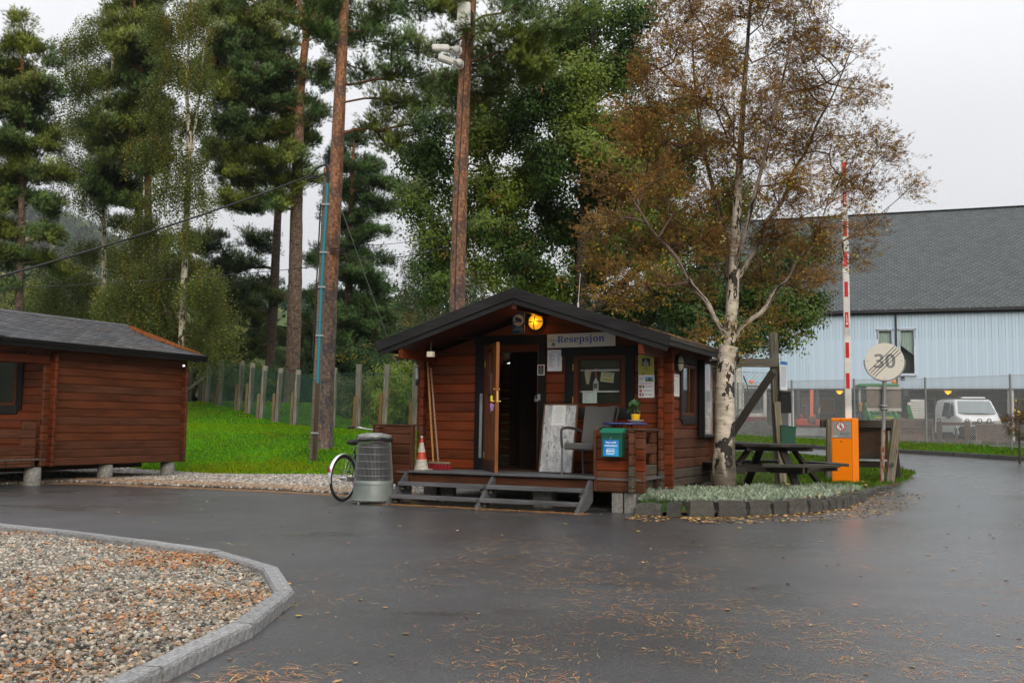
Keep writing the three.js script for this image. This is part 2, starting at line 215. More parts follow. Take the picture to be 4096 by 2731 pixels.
{ // pebbles one can see singly
  const peb = [0, 1, 2].map((k) => { const g = new THREE.IcosahedronGeometry(1, 1), p = g.attributes.position, r = rng(30 + k), m = new Map(); for (let i = 0; i < p.count; i++) { const key = [p.getX(i), p.getY(i), p.getZ(i)].map((x) => x.toFixed(3)).join(); if (!m.has(key)) m.set(key, 0.82 + r() * 0.36); const q = m.get(key); p.setXYZ(i, p.getX(i) * q, p.getY(i) * q * 0.62, p.getZ(i) * q * 0.8); } g.computeVertexNormals(); return g; });
  const pm = stone([1, 1, 1], { map: null, bumpScale: 0.001, roughness: 0.62 });
  const cols = [[0.32, 0.33, 0.33], [0.16, 0.17, 0.17], [0.55, 0.55, 0.52], [0.24, 0.26, 0.25], [0.10, 0.11, 0.12], [0.38, 0.35, 0.29], [0.66, 0.65, 0.61], [0.30, 0.24, 0.19]];
  const r = rng(31), L = [[], [], []], C = [[], [], []];
  for (let i = 0; i < 120000; i++) { const z = -3.4 - Math.pow(r(), 0.75) * 8.6, x = -1.2 - r() * 6.5; if (!inIsland(x - 0.02, z) || Math.abs(x) > -z * 0.56 + 0.5) continue; const k = i % 3, s = 0.008 + Math.pow(r(), 2.5) * 0.012, c = cols[Math.floor(r() * cols.length)], b = 0.5 + r() * 0.4; L[k].push(M4(V(x, isleY(x, z) + s * 0.3 * r() + 0.006, z), (r() - 0.5) * 0.9, r() * 6.28, (r() - 0.5) * 0.9, s)); C[k].push(lin(c[0] * b * 1.06, c[1] * b * 0.97, c[2] * b * 0.86)); }
  for (let k = 0; k < 3; k++) inst(scene, 'gravel', peb[k], pm, L[k], C[k]);
  // gravel on the strip beside the lawn
  const L2 = [], C2 = []; for (let i = 0; i < 26000; i++) { const x = -10.5 + r() * 9.5, a = edgeA(x) - 0.05, b = edgeL(x) + 0.1, z = lerp(a, b, r()); const s = 0.018 + r() * 0.02, c = cols[Math.floor(r() * cols.length)], q = 0.7 + r() * 0.4; L2.push(M4(V(x, gy(x, z) + 0.03 + swell(x, z) * 0.5, z), (r() - 0.5), r() * 6.28, (r() - 0.5), s)); C2.push(lin(c[0] * q * 0.95, c[1] * q * 0.88, c[2] * q * 0.82)); }
  inst(scene, 'gravel', peb[0], pm, L2, C2);
}
// ------------------------------------------------------------------ fallen needles and leaves
const needleGeo = (() => { const pos = [], nor = [], bend = [[-1, 0.0, 0.0], [-0.3, 0.05, 0.06], [0.35, 0.05, 0.05], [1, 0.0, -0.04]]; for (let i = 0; i < 3; i++) { const a = bend[i], b = bend[i + 1], w = 0.05; const P = [[a[0], a[1], a[2] - w], [b[0], b[1], b[2] - w], [b[0], b[1], b[2] + w], [a[0], a[1], a[2] + w]]; for (const k of [0, 2, 1, 0, 3, 2]) { pos.push(...P[k]); nor.push(0, 1, 0); } } const g = new THREE.BufferGeometry(); g.setAttribute('position', new THREE.Float32BufferAttribute(pos, 3)); g.setAttribute('normal', new THREE.Float32BufferAttribute(nor, 3)); g.setAttribute('uv', new THREE.BufferAttribute(new Float32Array(pos.length / 3 * 2), 2)); return g; })();
const leafMat = std([1, 1, 1], { roughness: 0.7, side: THREE.DoubleSide });
const nCol = (r) => { const k = r(), b = 0.7 + r() * 0.6; return k < 0.58 ? lin(0.48 * b, 0.22 * b, 0.08 * b) : k < 0.76 ? lin(0.34 * b, 0.13 * b, 0.045 * b) : k < 0.94 ? lin(0.56 * b, 0.36 * b, 0.14 * b) : lin(0.34 * b, 0.36 * b, 0.06 * b); };
{ const r = rng(101), L = [], C = [];
  const put = (x, y, z, s) => { L.push(M4(V(x, y, z), (r() - 0.5) * 0.3, r() * 6.28, (r() - 0.5) * 0.25, V(s, s * 0.8, s))); C.push(nCol(r)); };
  const onAsphalt = (x, z) => !inIsland(x, z) && -z < -edgeA(Math.min(x, 3)) + 0.2 || (x > 7 && !(x < 7.6 && z < -19));
  for (let i = 0; i < 160000; i++) { // scattered, in drifts, thinning to the left and right
    const d = 3.4 + Math.pow(r(), 1.3) * 30, x = (r() - 0.5) * (d * 1.06 + 1); const clump = smoothstep(fbm(x * 0.8 + 20, d * 0.5, 4, 63), 0.40, 0.72), big = smoothstep(fbm(x * 0.16 + 3, d * 0.1, 3, 64), 0.35, 0.6); const m = Math.exp(-(((x - 1.2) / (2.3 + d * 0.12)) ** 2)); if (r() > 0.03 + clump * (0.10 + 0.6 * m) * (0.45 + 0.55 * big)) continue; if (!onAsphalt(x, -d)) continue; const fine = fbm(x * 5, d * 5, 2, 65); if (fine < 0.42) continue; put(x, gy(x, -d) + swell(x, -d) + 0.004, -d, 0.013 + r() * 0.014 + d * 0.0004); }
  for (let i = 0; i < 9000; i++) { const x = -10 + r() * 9.2, z = edgeA(x) - 0.05 - Math.pow(r(), 1.6) * 1.1 + (r() - 0.5) * 0.15; const s = 0.03 + r() * 0.03; put(x, gy(x, z) + 0.045 + r() * 0.03, z, s); }
  for (let i = 0; i < 5000; i++) { const t = r(), k = Math.floor(t * 3), x = -8.8 + r() * 7.4, z = edgeA(x) + 0.4 * Math.pow(r(), 2) + 0.1; put(x, 0.012 + swell(x, z), z, 0.03 + r() * 0.02); }
  for (let i = 0; i < 1500; i++) { const u = -2 + r() * 3.4, n = 1.62 + Math.abs(r() + r() - 1) * 0.35; const x = 0.515 + u * 0.906 - n * 0.423, z = -16.077 + u * 0.423 + n * 0.906; put(x, 0.012 + swell(x, z), z, 0.025 + r() * 0.025); } // along the steps
  for (let i = 0; i < 42000; i++) { const z = -3.5 - r() * 8, x = -1.2 - r() * 6; if (!inIsland(x, z)) continue; const m = smoothstep(fbm(x * 0.9, z * 0.9, 3, 88) + (x + 3.5) * 0.07 + (-z - 6) * 0.03, 0.35, 0.75); if (r() > m) continue; put(x, isleY(x, z) + 0.024 + r() * 0.014, z, 0.018 + r() * 0.02); }
  for (let i = 0; i < 150; i++) { const x = -2.05 + (r() + r() - 1) * 1.1, z = -4.35 + (r() - 0.5) * 0.5 + x * 0.15 - 0.05; if (inIsland(x, z) || x < -1.55) { const x2 = -1.2 + (r() + r() - 1) * 0.42; put(x2, swell(x2, z) + 0.008 + r() * 0.01, z - 0.1, 0.03 + r() * 0.02); } }
  inst(scene, 'fallen_needles', needleGeo, leafMat, L, C); }
const bitGeo = needleGeo;
const leafGeo = (() => { const g = new THREE.PlaneGeometry(1, 1, 2, 3).rotateX(-Math.PI / 2), p = g.attributes.position; for (let i = 0; i < p.count; i++) { const z = p.getZ(i), w = Math.sin((z + 0.5) * Math.PI) ** 0.7 * 0.7 + 0.06; p.setX(i, p.getX(i) * w); p.setY(i, Math.abs(p.getX(i)) * 0.35 + z * z * 0.4 - 0.05); } g.computeVertexNormals(); return NI(g); })();

{ const r = rng(117), L = [], C = []; for (let i = 0; i < 40000; i++) { const z = -3.5 - r() * 8.2, x = -1.2 - r() * 6.2; if (!inIsland(x, z)) continue; const m = smoothstep(fbm(x * 0.9, z * 0.9, 3, 88) + (x + 3.6) * 0.06 + (-z - 6) * 0.045, 0.42, 0.86); if (r() > m * 0.9 + 0.03) continue; const k = r(), b = 0.7 + r() * 0.5, s = 0.012 + r() * 0.02; L.push(M4(V(x, isleY(x, z) + 0.022 + r() * 0.012, z), (r() - 0.5) * 1.4, r() * 6.28, (r() - 0.5) * 1.4, V(s, s, s * 1.5))); C.push(k < 0.55 ? lin(0.40 * b, 0.16 * b, 0.055 * b) : k < 0.85 ? lin(0.52 * b, 0.27 * b, 0.10 * b) : lin(0.22 * b, 0.08 * b, 0.035 * b)); }
  inst(scene, 'fallen_leaves', leafGeo, leafMat, L, C); }
// ------------------------------------------------------------------ log cabins
const TH = R(-25), CU = [Math.cos(R(25)), Math.sin(R(25))];
const W = (u, y, n) => [0.515 + CU[0] * u - CU[1] * n, y, -16.077 + CU[1] * u + CU[0] * n]; // along the reception's front, up, out of the front
const logMats = [[0.175, 0.042, 0.013], [0.145, 0.034, 0.011], [0.20, 0.048, 0.014], [0.16, 0.044, 0.016], [0.225, 0.045, 0.010]].map((c) => wood(c, { roughness: 0.5 }));
const logWorn = [[0.15, 0.062, 0.034], [0.13, 0.050, 0.025], [0.16, 0.07, 0.042]].map((c) => wood(c, { roughness: 0.6 }));
const logPale = [[0.15, 0.115, 0.09], [0.13, 0.098, 0.075]].map((c) => greyWood(c));
const logDown = [[0.105, 0.042, 0.022], [0.12, 0.048, 0.026], [0.095, 0.039, 0.02]].map((c) => wood(c, { roughness: 0.6 }));
const logNb = [[0.15, 0.047, 0.018], [0.135, 0.043, 0.018]].map((c) => wood(c, { roughness: 0.55 }));
const brownIn = wood([0.11, 0.03, 0.012]), blackWood = wood([0.012, 0.012, 0.013], { roughness: 0.55 }), greyBlack = wood([0.030, 0.031, 0.035], { roughness: 0.5 }), paintGrey = wood([0.15, 0.165, 0.19], { roughness: 0.55 }), doorWood = wood([0.27, 0.095, 0.03], { roughness: 0.4 }), frameWood = wood([0.155, 0.045, 0.016], { roughness: 0.45 }), dimIn = wood([0.075, 0.045, 0.028]);
const shingleTex = dataTex(256, 256, (u, v, x, y) => { const n = hash(x, y, 44), f = fbm(u * 6, v * 6, 3, 45, 6, 6); const b = 0.72 + (n - 0.5) * 0.42 + (f - 0.5) * 0.4; return [b, b, b * 1.01]; }, true, [1.3, 1.3]);
const shingleMats = [0.125, 0.085, 0.17, 0.105].map((k) => std([k, k * 1.06, k * 1.16], { map: shingleTex, roughness: 0.7, bumpMap: shingleTex, bumpScale: 0.003 }));
const PITCH = 0.1525;
// a run of logs; axis 'x': from a to b along x at depth z; axis 'z': from a to b along z at x = z0. holes: [a, b, y0, y1]
function logs(wall, axis, a, b, at, y0, y1, joint, thick, mats, r, holes = [], limit) {
  let ys = [y0]; for (let y = joint; y < y1 - 0.02; y += PITCH) if (y > y0 + 0.02) ys.push(y); ys.push(y1);
  for (let i = 0; i < ys.length - 1; i++) {
    const lo = ys[i], hi = ys[i + 1], h = hi - lo, mid = (lo + hi) / 2; let segs = [[a, b]];
    if (limit) { const m0 = Math.max(0.03, limit(lo)), m1 = Math.max(0.02, limit(hi)), e = Math.min(-a, b), g = extrude([[-Math.min(m0, e), -h / 2 + 0.004], [Math.min(m0, e), -h / 2 + 0.004], [Math.min(m1, e), h / 2 - 0.004], [-Math.min(m1, e), h / 2 - 0.004]], thick - 0.012, 0.006), uvs = g.attributes.uv, q = g.attributes.position; for (let k = 0; k < uvs.count; k++) uvs.setXY(k, q.getX(k) + i * 0.7, q.getY(k) + i * 0.13); const o = part(wall, 'log', g, mats[i % mats.length]); o.position.set(0, mid, at); continue; }
    for (const [ha, hb, l, t] of holes) if (mid > l && mid < t) segs = segs.flatMap(([p, q]) => hb <= p || ha >= q ? [[p, q]] : [[p, ha], [hb, q]]).filter(([p, q]) => q - p > 0.03);
    const mset = typeof mats === 'function' ? mats(mid) : mats;
    for (const [p, q] of segs) { if (q - p < 0.03) continue; const L = q - p, c = (p + q) / 2, m = mset[Math.floor(r() * mset.length)], off = Math.floor(r() * 12) * 0.31, g = axis === 'x' ? cbox(L, h - 0.003, thick, 0.014, off) : cbox(thick, h - 0.003, L, 0.014, off); const o = part(wall, 'log', g, m); o.position.set(axis === 'x' ? c : at, mid, axis === 'x' ? at : c); }
  }
}
// shingled slope; side +1 right, -1 left; separate: shingles as single parts
function slope(cab, side, ridge, k, eave, n0, n1, separate, seed) {
  const roof = part(cab, 'roof'), ang = Math.atan(k), len = eave / Math.cos(ang), mid = eave / 2, put = (o, s, w, lift) => { o.position.set(side * (s * Math.cos(ang)) + side * lift * Math.sin(ang), ridge - s * Math.sin(ang) + lift * Math.cos(ang), w); o.rotation.z = -side * ang; return o; };
  put(part(roof, 'roof_deck', cbox(len, 0.05, n0 - n1, 0.004), brownIn), len / 2, (n0 + n1) / 2, -0.045);
  put(part(roof, 'roofing_felt', cbox(len, 0.008, n0 - n1, 0.002), shingleMats[1]), len / 2, (n0 + n1) / 2, -0.012);
  const r = rng(seed), ex = 0.142, w = 0.333, rows = Math.floor(len / ex), tab = (ww) => { const e = ww / 2 - 0.004; return extrude([[-e, 0.1], [e, 0.1], [e, -0.07], [e * 0.62, -0.12], [-e * 0.62, -0.12], [-e, -0.07]], 0.009, 0).rotateX(-Math.PI / 2).rotateY(side * Math.PI / 2); };
  const T = tab(w), sh = [], list = [];
  for (let j = 0; j < rows; j++) { const s = len - j * ex - 0.12; for (let x = n1 + (j % 2) * w / 2 + 0.1; x < n0; x += w) list.push([s, x, r()]); }
  for (const [s, x, q] of list) {
    if (x > n0 - 0.12 || x < n1 + 0.1) continue;
    if (separate) { const o = put(part(roof, 'shingle', T, shingleMats[Math.floor(q * 4)]), s, x, 0.003); o.rotation.z = -side * (ang - 0.06); } else { const o = put(new THREE.Object3D(), s, x, 0.003); o.rotation.z = -side * (ang - 0.028); o.updateMatrix(); sh.push(T.clone().applyMatrix4(o.matrix)); }
  }
  if (!separate) { const o = part(roof, 'shingles', merge(sh), shingleMats[1]); o.userData.kind = 'stuff'; }
  return { roof, put, len, ang };
}
function porchRail(cab, name, axis, a, b, at, y0, y1, joint, mats, r, gaps = []) { const p = part(cab, name); logs(p, axis, a, b, at, y0, y1, joint, 0.07, mats, r, gaps); return p; }

function makeCabin(o) {
  const c = thing(o.name, o.label, 'cabin', o.at, TH), r = rng(o.seed), B = o.base, J = o.joint, hw = o.hw, hl = o.hl ?? o.hw, dep = o.depth;
  const gable = (y) => (o.ridge - 0.21 - y) / 0.32;
  // walls
  const front = part(c, 'front_wall'); logs(front, 'x', -hl - 0.12, hw + 0.13, -0.035, B, 2.36, J, 0.07, o.front, r, o.holes);
  logs(front, 'x', -hw - 0.1, hw + 0.1, -0.035, 2.36, o.ridge - 0.24, J, 0.07, o.front, r, o.holes, gable);
  const back = part(c, 'back_wall'); logs(back, 'x', -hl - 0.12, hw + 0.13, -dep - 0.035, B, 2.36, J, 0.07, o.side, r); logs(back, 'x', -hw, hw, -dep - 0.035, 2.36, o.ridge - 0.24, J, 0.07, o.side, r, [], gable);
  const right = part(c, 'side_wall'); logs(right, 'z', -dep - 0.16, 0.13, hw - 0.035, B, o.top, J - PITCH / 2, 0.072, o.side, r, o.sideHoles || []);
  const left = part(c, 'side_wall'); logs(left, 'z', -dep - 0.16, 0.13, -hl + 0.035, B, o.top, J - PITCH / 2, 0.072, o.side, r);
  // corner trims: thin edge board on each log end row
  for (const s of [-1, 1]) { part(c, 'wall_plate', cbox(0.075, 0.15, 1.1, 0.006), o.front[0]).position.set(s * (hw - 0.005), 2.285, 0.6); }
  part(c, 'ridge_beam', cbox(0.08, 0.16, dep + o.over + 0.15, 0.006), brownIn).position.set(0, o.ridge - 0.22, (o.over - 0.12 - dep - 0.1) / 2);
  // floor, inner lining
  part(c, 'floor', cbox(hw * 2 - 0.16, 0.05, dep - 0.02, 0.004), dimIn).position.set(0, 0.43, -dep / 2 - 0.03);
  // roof
  const n0 = o.over, n1 = -dep - 0.35;
  const R1 = slope(c, 1, o.ridge, 0.32, 2.36, n0 - 0.03, n1, o.shingles, o.seed + 5), R2 = slope(c, -1, o.ridge, 0.32, 2.36, n0 - 0.03, n1, false, o.seed + 6);
  const cap = part(c, 'ridge_cap', [box(0.22, 0.012, n0 - n1 - 0.05, 0.10, -0.03, 0, 0.003, 0, 0, -0.31), box(0.22, 0.012, n0 - n1 - 0.05, -0.10, -0.03, 0, 0.003, 0, 0, 0.31)], shingleMats[0]); cap.position.set(0, o.ridge + 0.012, (n0 + n1) / 2);
  for (const [s, RR] of [[1, R1], [-1, R2]]) {
    const L = 2.39 / Math.cos(RR.ang), f1 = extrude(s > 0 ? [[0, 0.02], [2.395, -0.7465], [2.352, -0.885], [0, -0.134]] : [[0, 0.02], [-2.375, -0.740], [-2.33, -0.88], [0, -0.134]], 0.022, 0.003), f2 = extrude(s > 0 ? [[0, -0.138], [2.350, -0.890], [2.328, -0.958], [0, -0.214]] : [[0, -0.138], [-2.328, -0.884], [-2.30, -0.95], [0, -0.214]], 0.02, 0.003);
    part(c, 'barge_board', f1, o.fascia).position.set(0, o.ridge, n0); part(c, 'barge_board', f2, o.fascia).position.set(0, o.ridge, n0 - 0.024);
    const fb = f1.clone(); part(c, 'barge_board', fb, o.fascia).position.set(0, o.ridge, n1 - 0.02);
    part(c, 'eave_board', cbox(0.022, 0.075, n0 - n1 - 0.06, 0.004), o.fascia).position.set(s * 2.345, o.ridge - 0.8425, (n0 + n1) / 2);
    part(c, 'eave_board', cbox(0.018, 0.07, n0 - n1 - 0.06, 0.004), o.eave).position.set(s * 2.362, o.ridge - 0.772, (n0 + n1) / 2);
  }
  // porch
  const pf = part(c, 'porch_floor'); for (let i = 0; i < 9; i++) part(pf, 'floor_board', cbox(hw * 2 + 0.02, 0.028, 0.122, 0.004, i * 0.3), o.deck).position.set(0, 0.466, 0.075 + i * 0.127);
  part(c, 'porch_joist', cbox(hw * 2, 0.12, 0.06, 0.004), dimIn).position.set(0, 0.39, 0.3); part(c, 'porch_joist', cbox(hw * 2, 0.12, 0.06, 0.004), dimIn).position.set(0, 0.39, 0.85);
  return c;
}
const downToWorn = (y) => y < 0.62 ? logPale : y < 0.78 ? [...logWorn, logPale[1]] : y < 1.1 ? logWorn : logMats;
const reception = makeCabin({ name: 'reception_cabin', label: 'brown log reception cabin with open door and black gable boards', at: [0.515, 0, -16.077], seed: 11, base: 0.29, joint: 0.332, hw: 1.95, hl: 2.18, depth: 2.75, top: 2.535, ridge: 3.2, over: 1.2, fascia: greyBlack, eave: greyWood([0.10, 0.085, 0.07]), deck: paintGrey, shingles: false, front: logMats, side: downToWorn,
  holes: [[-1.06, -0.07, 0.45, 2.50], [0.5, 1.34, 1.40, 2.29]], sideHoles: [[-1.66, -0.9, 1.385, 2.2]] });
{ const c = reception, r = rng(12);
  // left side of the facade is wider: blanking log ends already stand at -2.07; porch rails
  const worn = (y) => y > 0.62 && y < 0.95 ? [logMats[4], logMats[0], logWorn[1]] : logWorn;
  const rl = porchRail(c, 'porch_railing', 'x', -2.42, -1.735, 1.115, 0.28, 1.165, 0.427, logDown, r); part(rl, 'railing_cap', cbox(0.76, 0.024, 0.10, 0.004), logDown[0]).position.set(-2.05, 1.178, 1.115); part(rl, 'railing_post', cbox(0.045, 0.88, 0.085, 0.006), logDown[1]).position.set(-1.712, 0.72, 1.118);
  porchRail(c, 'porch_railing', 'z', 0.14, 1.28, -2.26, 0.28, 1.165, 0.351, logDown, r);
  const rr = porchRail(c, 'porch_railing', 'x', 1.30, 2.01, 1.115, 0.285, 1.15, 0.427, worn, r); part(rr, 'railing_post', cbox(0.045, 0.86, 0.085, 0.006), logWorn[0]).position.set(1.283, 0.72, 1.118); part(rr, 'railing_cap', cbox(0.30, 0.022, 0.11, 0.004), logPale[0]).position.set(1.87, 1.163, 1.118);
  const rs = porchRail(c, 'porch_railing', 'z', 0.15, 1.28, 1.845, 0.285, 1.15, 0.351, (y) => y < 0.65 ? logPale : [...logWorn, logPale[0]], r, [[0.36, 1.05, 0.62, 0.78], [0.36, 1.05, 0.92, 1.07]]);
  part(rs, 'railing_cap', cbox(0.10, 0.022, 1.0, 0.004), logPale[0]).position.set(1.845, 1.162, 0.58);
  part(c, 'porch_edge', cbox(3.02, 0.034, 0.10, 0.006), paintGrey).position.set(-0.21, 0.476, 1.165);
  part(c, 'porch_fascia', cbox(3.0, 0.155, 0.04, 0.006), logWorn[1]).position.set(-0.21, 0.372, 1.115);
  part(c, 'porch_fascia', cbox(3.0, 0.022, 0.03, 0.003), blackWood).position.set(-0.21, 0.448, 1.125);
  // black casings
  const door = part(c, 'door_frame'); part(door, 'casing', cbox(0.165, 2.17, 0.03, 0.004), blackWood).position.set(-1.125, 1.54, 0.017); part(door, 'casing', cbox(0.13, 2.17, 0.03, 0.004), blackWood).position.set(-0.03, 1.54, 0.017); part(door, 'casing', cbox(1.30, 0.145, 0.034, 0.004), blackWood).position.set(-0.585, 2.555, 0.018);
  part(door, 'jamb', cbox(0.035, 2.03, 0.10, 0.003), frameWood).position.set(-1.027, 1.475, -0.02); part(door, 'jamb', cbox(0.03, 2.03, 0.10, 0.003), frameWood).position.set(-0.093, 1.475, -0.02); part(door, 'jamb', cbox(0.96, 0.03, 0.10, 0.003), frameWood).position.set(-0.56, 2.49, -0.02); part(door, 'sill', cbox(0.9, 0.05, 0.13, 0.004), wood([0.07, 0.035, 0.02])).position.set(-0.56, 0.478, -0.015);
  // door leaf, swung out
  const leaf = part(c, 'door'); leaf.position.set(-1.005, 0.47, 0.03); leaf.rotation.y = -R(53);
  const DW = 0.915; for (let i = 0; i < 7; i++) part(leaf, 'plank', cbox(DW / 7 - 0.002, i === 2 || i === 3 || i === 4 ? 1.18 : 1.98, 0.036, 0.005, i * 0.4), doorWood).position.set(DW / 14 + i * DW / 7, i === 2 || i === 3 || i === 4 ? 0.6 : 0.995, 0.0);
  part(leaf, 'door_frame_rail', cbox(0.39, 0.12, 0.036, 0.004), doorWood).position.set(DW / 2, 1.93, 0);
  part(leaf, 'door_stile', cbox(0.05, 1.99, 0.05, 0.004), wood([0.40, 0.16, 0.05], { roughness: 0.42 })).position.set(DW + 0.012, 0.995, 0);
  part(leaf, 'window_trim', [box(0.04, 0.72, 0.052, 0.285, 1.54), box(0.04, 0.72, 0.052, 0.63, 1.54), box(0.385, 0.04, 0.052, DW / 2, 1.90), box(0.385, 0.04, 0.052, DW / 2, 1.20)], frameWood); part(leaf, 'pane', cbox(0.31, 0.68, 0.006, 0.001), MT.glass).position.set(DW / 2, 1.55, 0); part(leaf, 'curtain', cbox(0.30, 0.33, 0.004, 0.001), std([0.5, 0.55, 0.6])).position.set(DW / 2, 1.38, -0.012);
  part(leaf, 'kick_plate', cbox(0.86, 0.17, 0.012, 0.003), logDown[0]).position.set(DW / 2, 0.1, 0.026);
  part(leaf, 'lock_plate', cbox(0.026, 0.17, 0.003, 0.001), MT.brass).position.set(DW + 0.039, 1.16, 0).rotation; leaf.children[leaf.children.length - 1].rotation.y = Math.PI / 2;
  part(leaf, 'door_handle', [rod([DW - 0.05, 1.09, 0.02], [DW - 0.05, 1.09, 0.07], 0.009), rod([DW - 0.05, 1.09, 0.068], [DW - 0.17, 1.09, 0.068], 0.009), rod([DW - 0.05, 1.09, -0.02], [DW - 0.05, 1.09, -0.07], 0.009), rod([DW - 0.05, 1.09, -0.068], [DW - 0.16, 1.09, -0.068], 0.009), rod([DW - 0.05, 1.27, 0.02], [DW - 0.05, 1.27, 0.045], 0.022, 12), rod([DW - 0.05, 1.27, -0.02], [DW - 0.05, 1.27, -0.045], 0.022, 12)], MT.brass);
  for (const y of [0.25, 1.7]) part(leaf, 'hinge', rod([0, y - 0.05, 0.02], [0, y + 0.05, 0.02], 0.01), MT.brass);
  // front window
  const w = part(c, 'window'); const cs = (name, g, m, x, y, z) => part(w, name, g, m).position.set(x, y, z);
  cs('casing', cbox(0.145, 0.96, 0.03, 0.004), blackWood, 0.43, 1.87, 0.017); cs('casing', cbox(0.14, 0.96, 0.03, 0.004), blackWood, 1.415, 1.87, 0.017); cs('casing', cbox(1.26, 0.15, 0.034, 0.004), blackWood, 0.925, 2.352, 0.018); cs('casing', cbox(1.13, 0.15, 0.034, 0.004), greyBlack, 0.925, 1.398, 0.018);
  const fw = [box(0.07, 0.82, 0.05, 0.538, 1.88), box(0.07, 0.82, 0.05, 1.305, 1.88), box(0.84, 0.06, 0.05, 0.922, 2.26), box(0.84, 0.065, 0.05, 0.922, 1.498)]; part(w, 'frame', fw, frameWood).position.z = 0.006; part(w, 'frame', [box(0.025, 0.70, 0.06, 0.582, 1.88), box(0.025, 0.70, 0.06, 1.262, 1.88), box(0.68, 0.022, 0.06, 0.922, 2.221), box(0.68, 0.022, 0.06, 0.922, 1.54)], wood([0.09, 0.025, 0.01])).position.z = 0.009;
  cs('pane', cbox(0.70, 0.70, 0.005, 0.001), phys([1, 1, 1], { transmission: 1, thickness: 0, roughness: 0.015, ior: 1.52 }), 0.922, 1.88, 0.0);
  for (const y of [1.60, 2.1]) part(w, 'hinge', rod([0.499, y - 0.05, 0.04], [0.499, y + 0.05, 0.04], 0.007), MT.brass);
  // side window
  const s = part(c, 'window'); const ss = (name, g, m, u, y, n) => part(s, name, g, m).position.set(u, y, n);
  ss('casing', cbox(0.03, 0.95, 0.09, 0.004), greyBlack, 1.967, 1.79, -0.85); ss('casing', cbox(0.03, 0.95, 0.12, 0.004), greyBlack, 1.967, 1.79, -1.74); ss('casing', cbox(0.034, 0.12, 1.0, 0.004), greyBlack, 1.968, 2.285, -1.3); ss('casing', cbox(0.034, 0.14, 0.8, 0.004), greyBlack, 1.968, 1.32, -1.3);
  part(s, 'frame', [box(0.05, 0.82, 0.06, 0, 0, 0.375), box(0.05, 0.82, 0.06, 0, 0, -0.375), box(0.05, 0.06, 0.81, 0, 0.385, 0), box(0.05, 0.06, 0.81, 0, -0.385, 0)], frameWood).position.set(1.955, 1.79, -1.28); ss('pane', cbox(0.005, 0.72, 0.70, 0.001), phys([1, 1, 1], { transmission: 1, thickness: 0, roughness: 0.015, ior: 1.52 }), 1.948, 1.79, -1.28); ss('mullion', cbox(0.03, 0.72, 0.03, 0.003), frameWood, 1.953, 1.79, -1.33);
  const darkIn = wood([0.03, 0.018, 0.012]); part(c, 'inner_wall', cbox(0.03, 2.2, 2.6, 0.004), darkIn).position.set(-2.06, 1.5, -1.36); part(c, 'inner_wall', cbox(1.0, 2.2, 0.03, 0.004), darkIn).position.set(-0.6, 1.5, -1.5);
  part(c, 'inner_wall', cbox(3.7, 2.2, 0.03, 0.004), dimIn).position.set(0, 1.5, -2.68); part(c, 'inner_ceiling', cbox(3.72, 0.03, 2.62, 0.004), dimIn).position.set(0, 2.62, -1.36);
  // pillars of concrete blocks
  const blk = (u, n, w2, h, d2) => part(c, 'foundation_block', cbox(w2, h, d2, 0.006), MT.concrete).position.set(u, h / 2, n); blk(1.60, 1.02, 0.16, 0.28, 0.2); blk(1.79, 1.03, 0.17, 0.28, 0.2); blk(-0.6, 0.7, 0.2, 0.3, 0.2); blk(0.35, 0.75, 0.3, 0.3, 0.2); blk(-1.95, 0.95, 0.18, 0.29, 0.2); blk(-2.0, -2.5, 0.3, 0.29, 0.3); blk(1.8, -2.5, 0.3, 0.29, 0.3); blk(1.8, -0.1, 0.3, 0.29, 0.3); blk(-2.0, -0.1, 0.25, 0.29, 0.25); blk(-1.35, 0.6, 0.2, 0.3, 0.16);
  // needles lying on the right slope edge
  const L = [], C = []; for (let i = 0; i < 2200; i++) { const n = -3.05 + r() * 4.2, q = Math.pow(r(), 2.2) * 0.55, u = 2.35 - q; if (r() > 0.35 + 0.65 * smoothstep(fbm(n * 2, 3, 3, 5), 0.35, 0.6)) continue; L.push(M4(V(u, 3.2 - 0.32 * u + 0.028, n), 0, r() * 6.28, -0.31, 0.02 + r() * 0.02)); C.push(nCol(r)); } inst(c, 'needles', needleGeo, leafMat, L, C);
}
// steps in front of the porch
{ const t = thing('porch_steps', 'grey painted wooden steps with three stringers before the reception door', 'steps', W(0, 0, 0), TH);
  for (const [u, m, lab] of [[-1.78, paintGrey, 0], [-0.30, paintGrey, 0], [1.22, paintGrey, 0]]) { const g = extrude([[1.13, 0.44], [1.17, 0.45], [1.73, 0.0], [1.62, 0.0], [1.34, 0.035], [1.13, 0.14]], 0.045, 0.004).rotateY(-Math.PI / 2); part(t, 'stringer', g, m).position.set(u, 0.004, 0); }
  for (const [a, b] of [[-1.755, -0.33], [-0.27, 1.195]]) { part(t, 'tread', cbox(b - a, 0.055, 0.20, 0.006, a), paintGrey).position.set((a + b) / 2, 0.305, 1.36); part(t, 'tread', cbox(b - a, 0.055, 0.20, 0.006, b), paintGrey).position.set((a + b) / 2, 0.125, 1.56); for (const [x, s] of [[a, 1], [b, -1]]) for (const [y, n] of [[0.24, 1.33], [0.06, 1.52]]) part(t, 'cleat', cbox(0.05, 0.07, 0.12, 0.004), greyWood([0.2, 0.19, 0.17])).position.set(x + s * 0.035, y, n); }
}
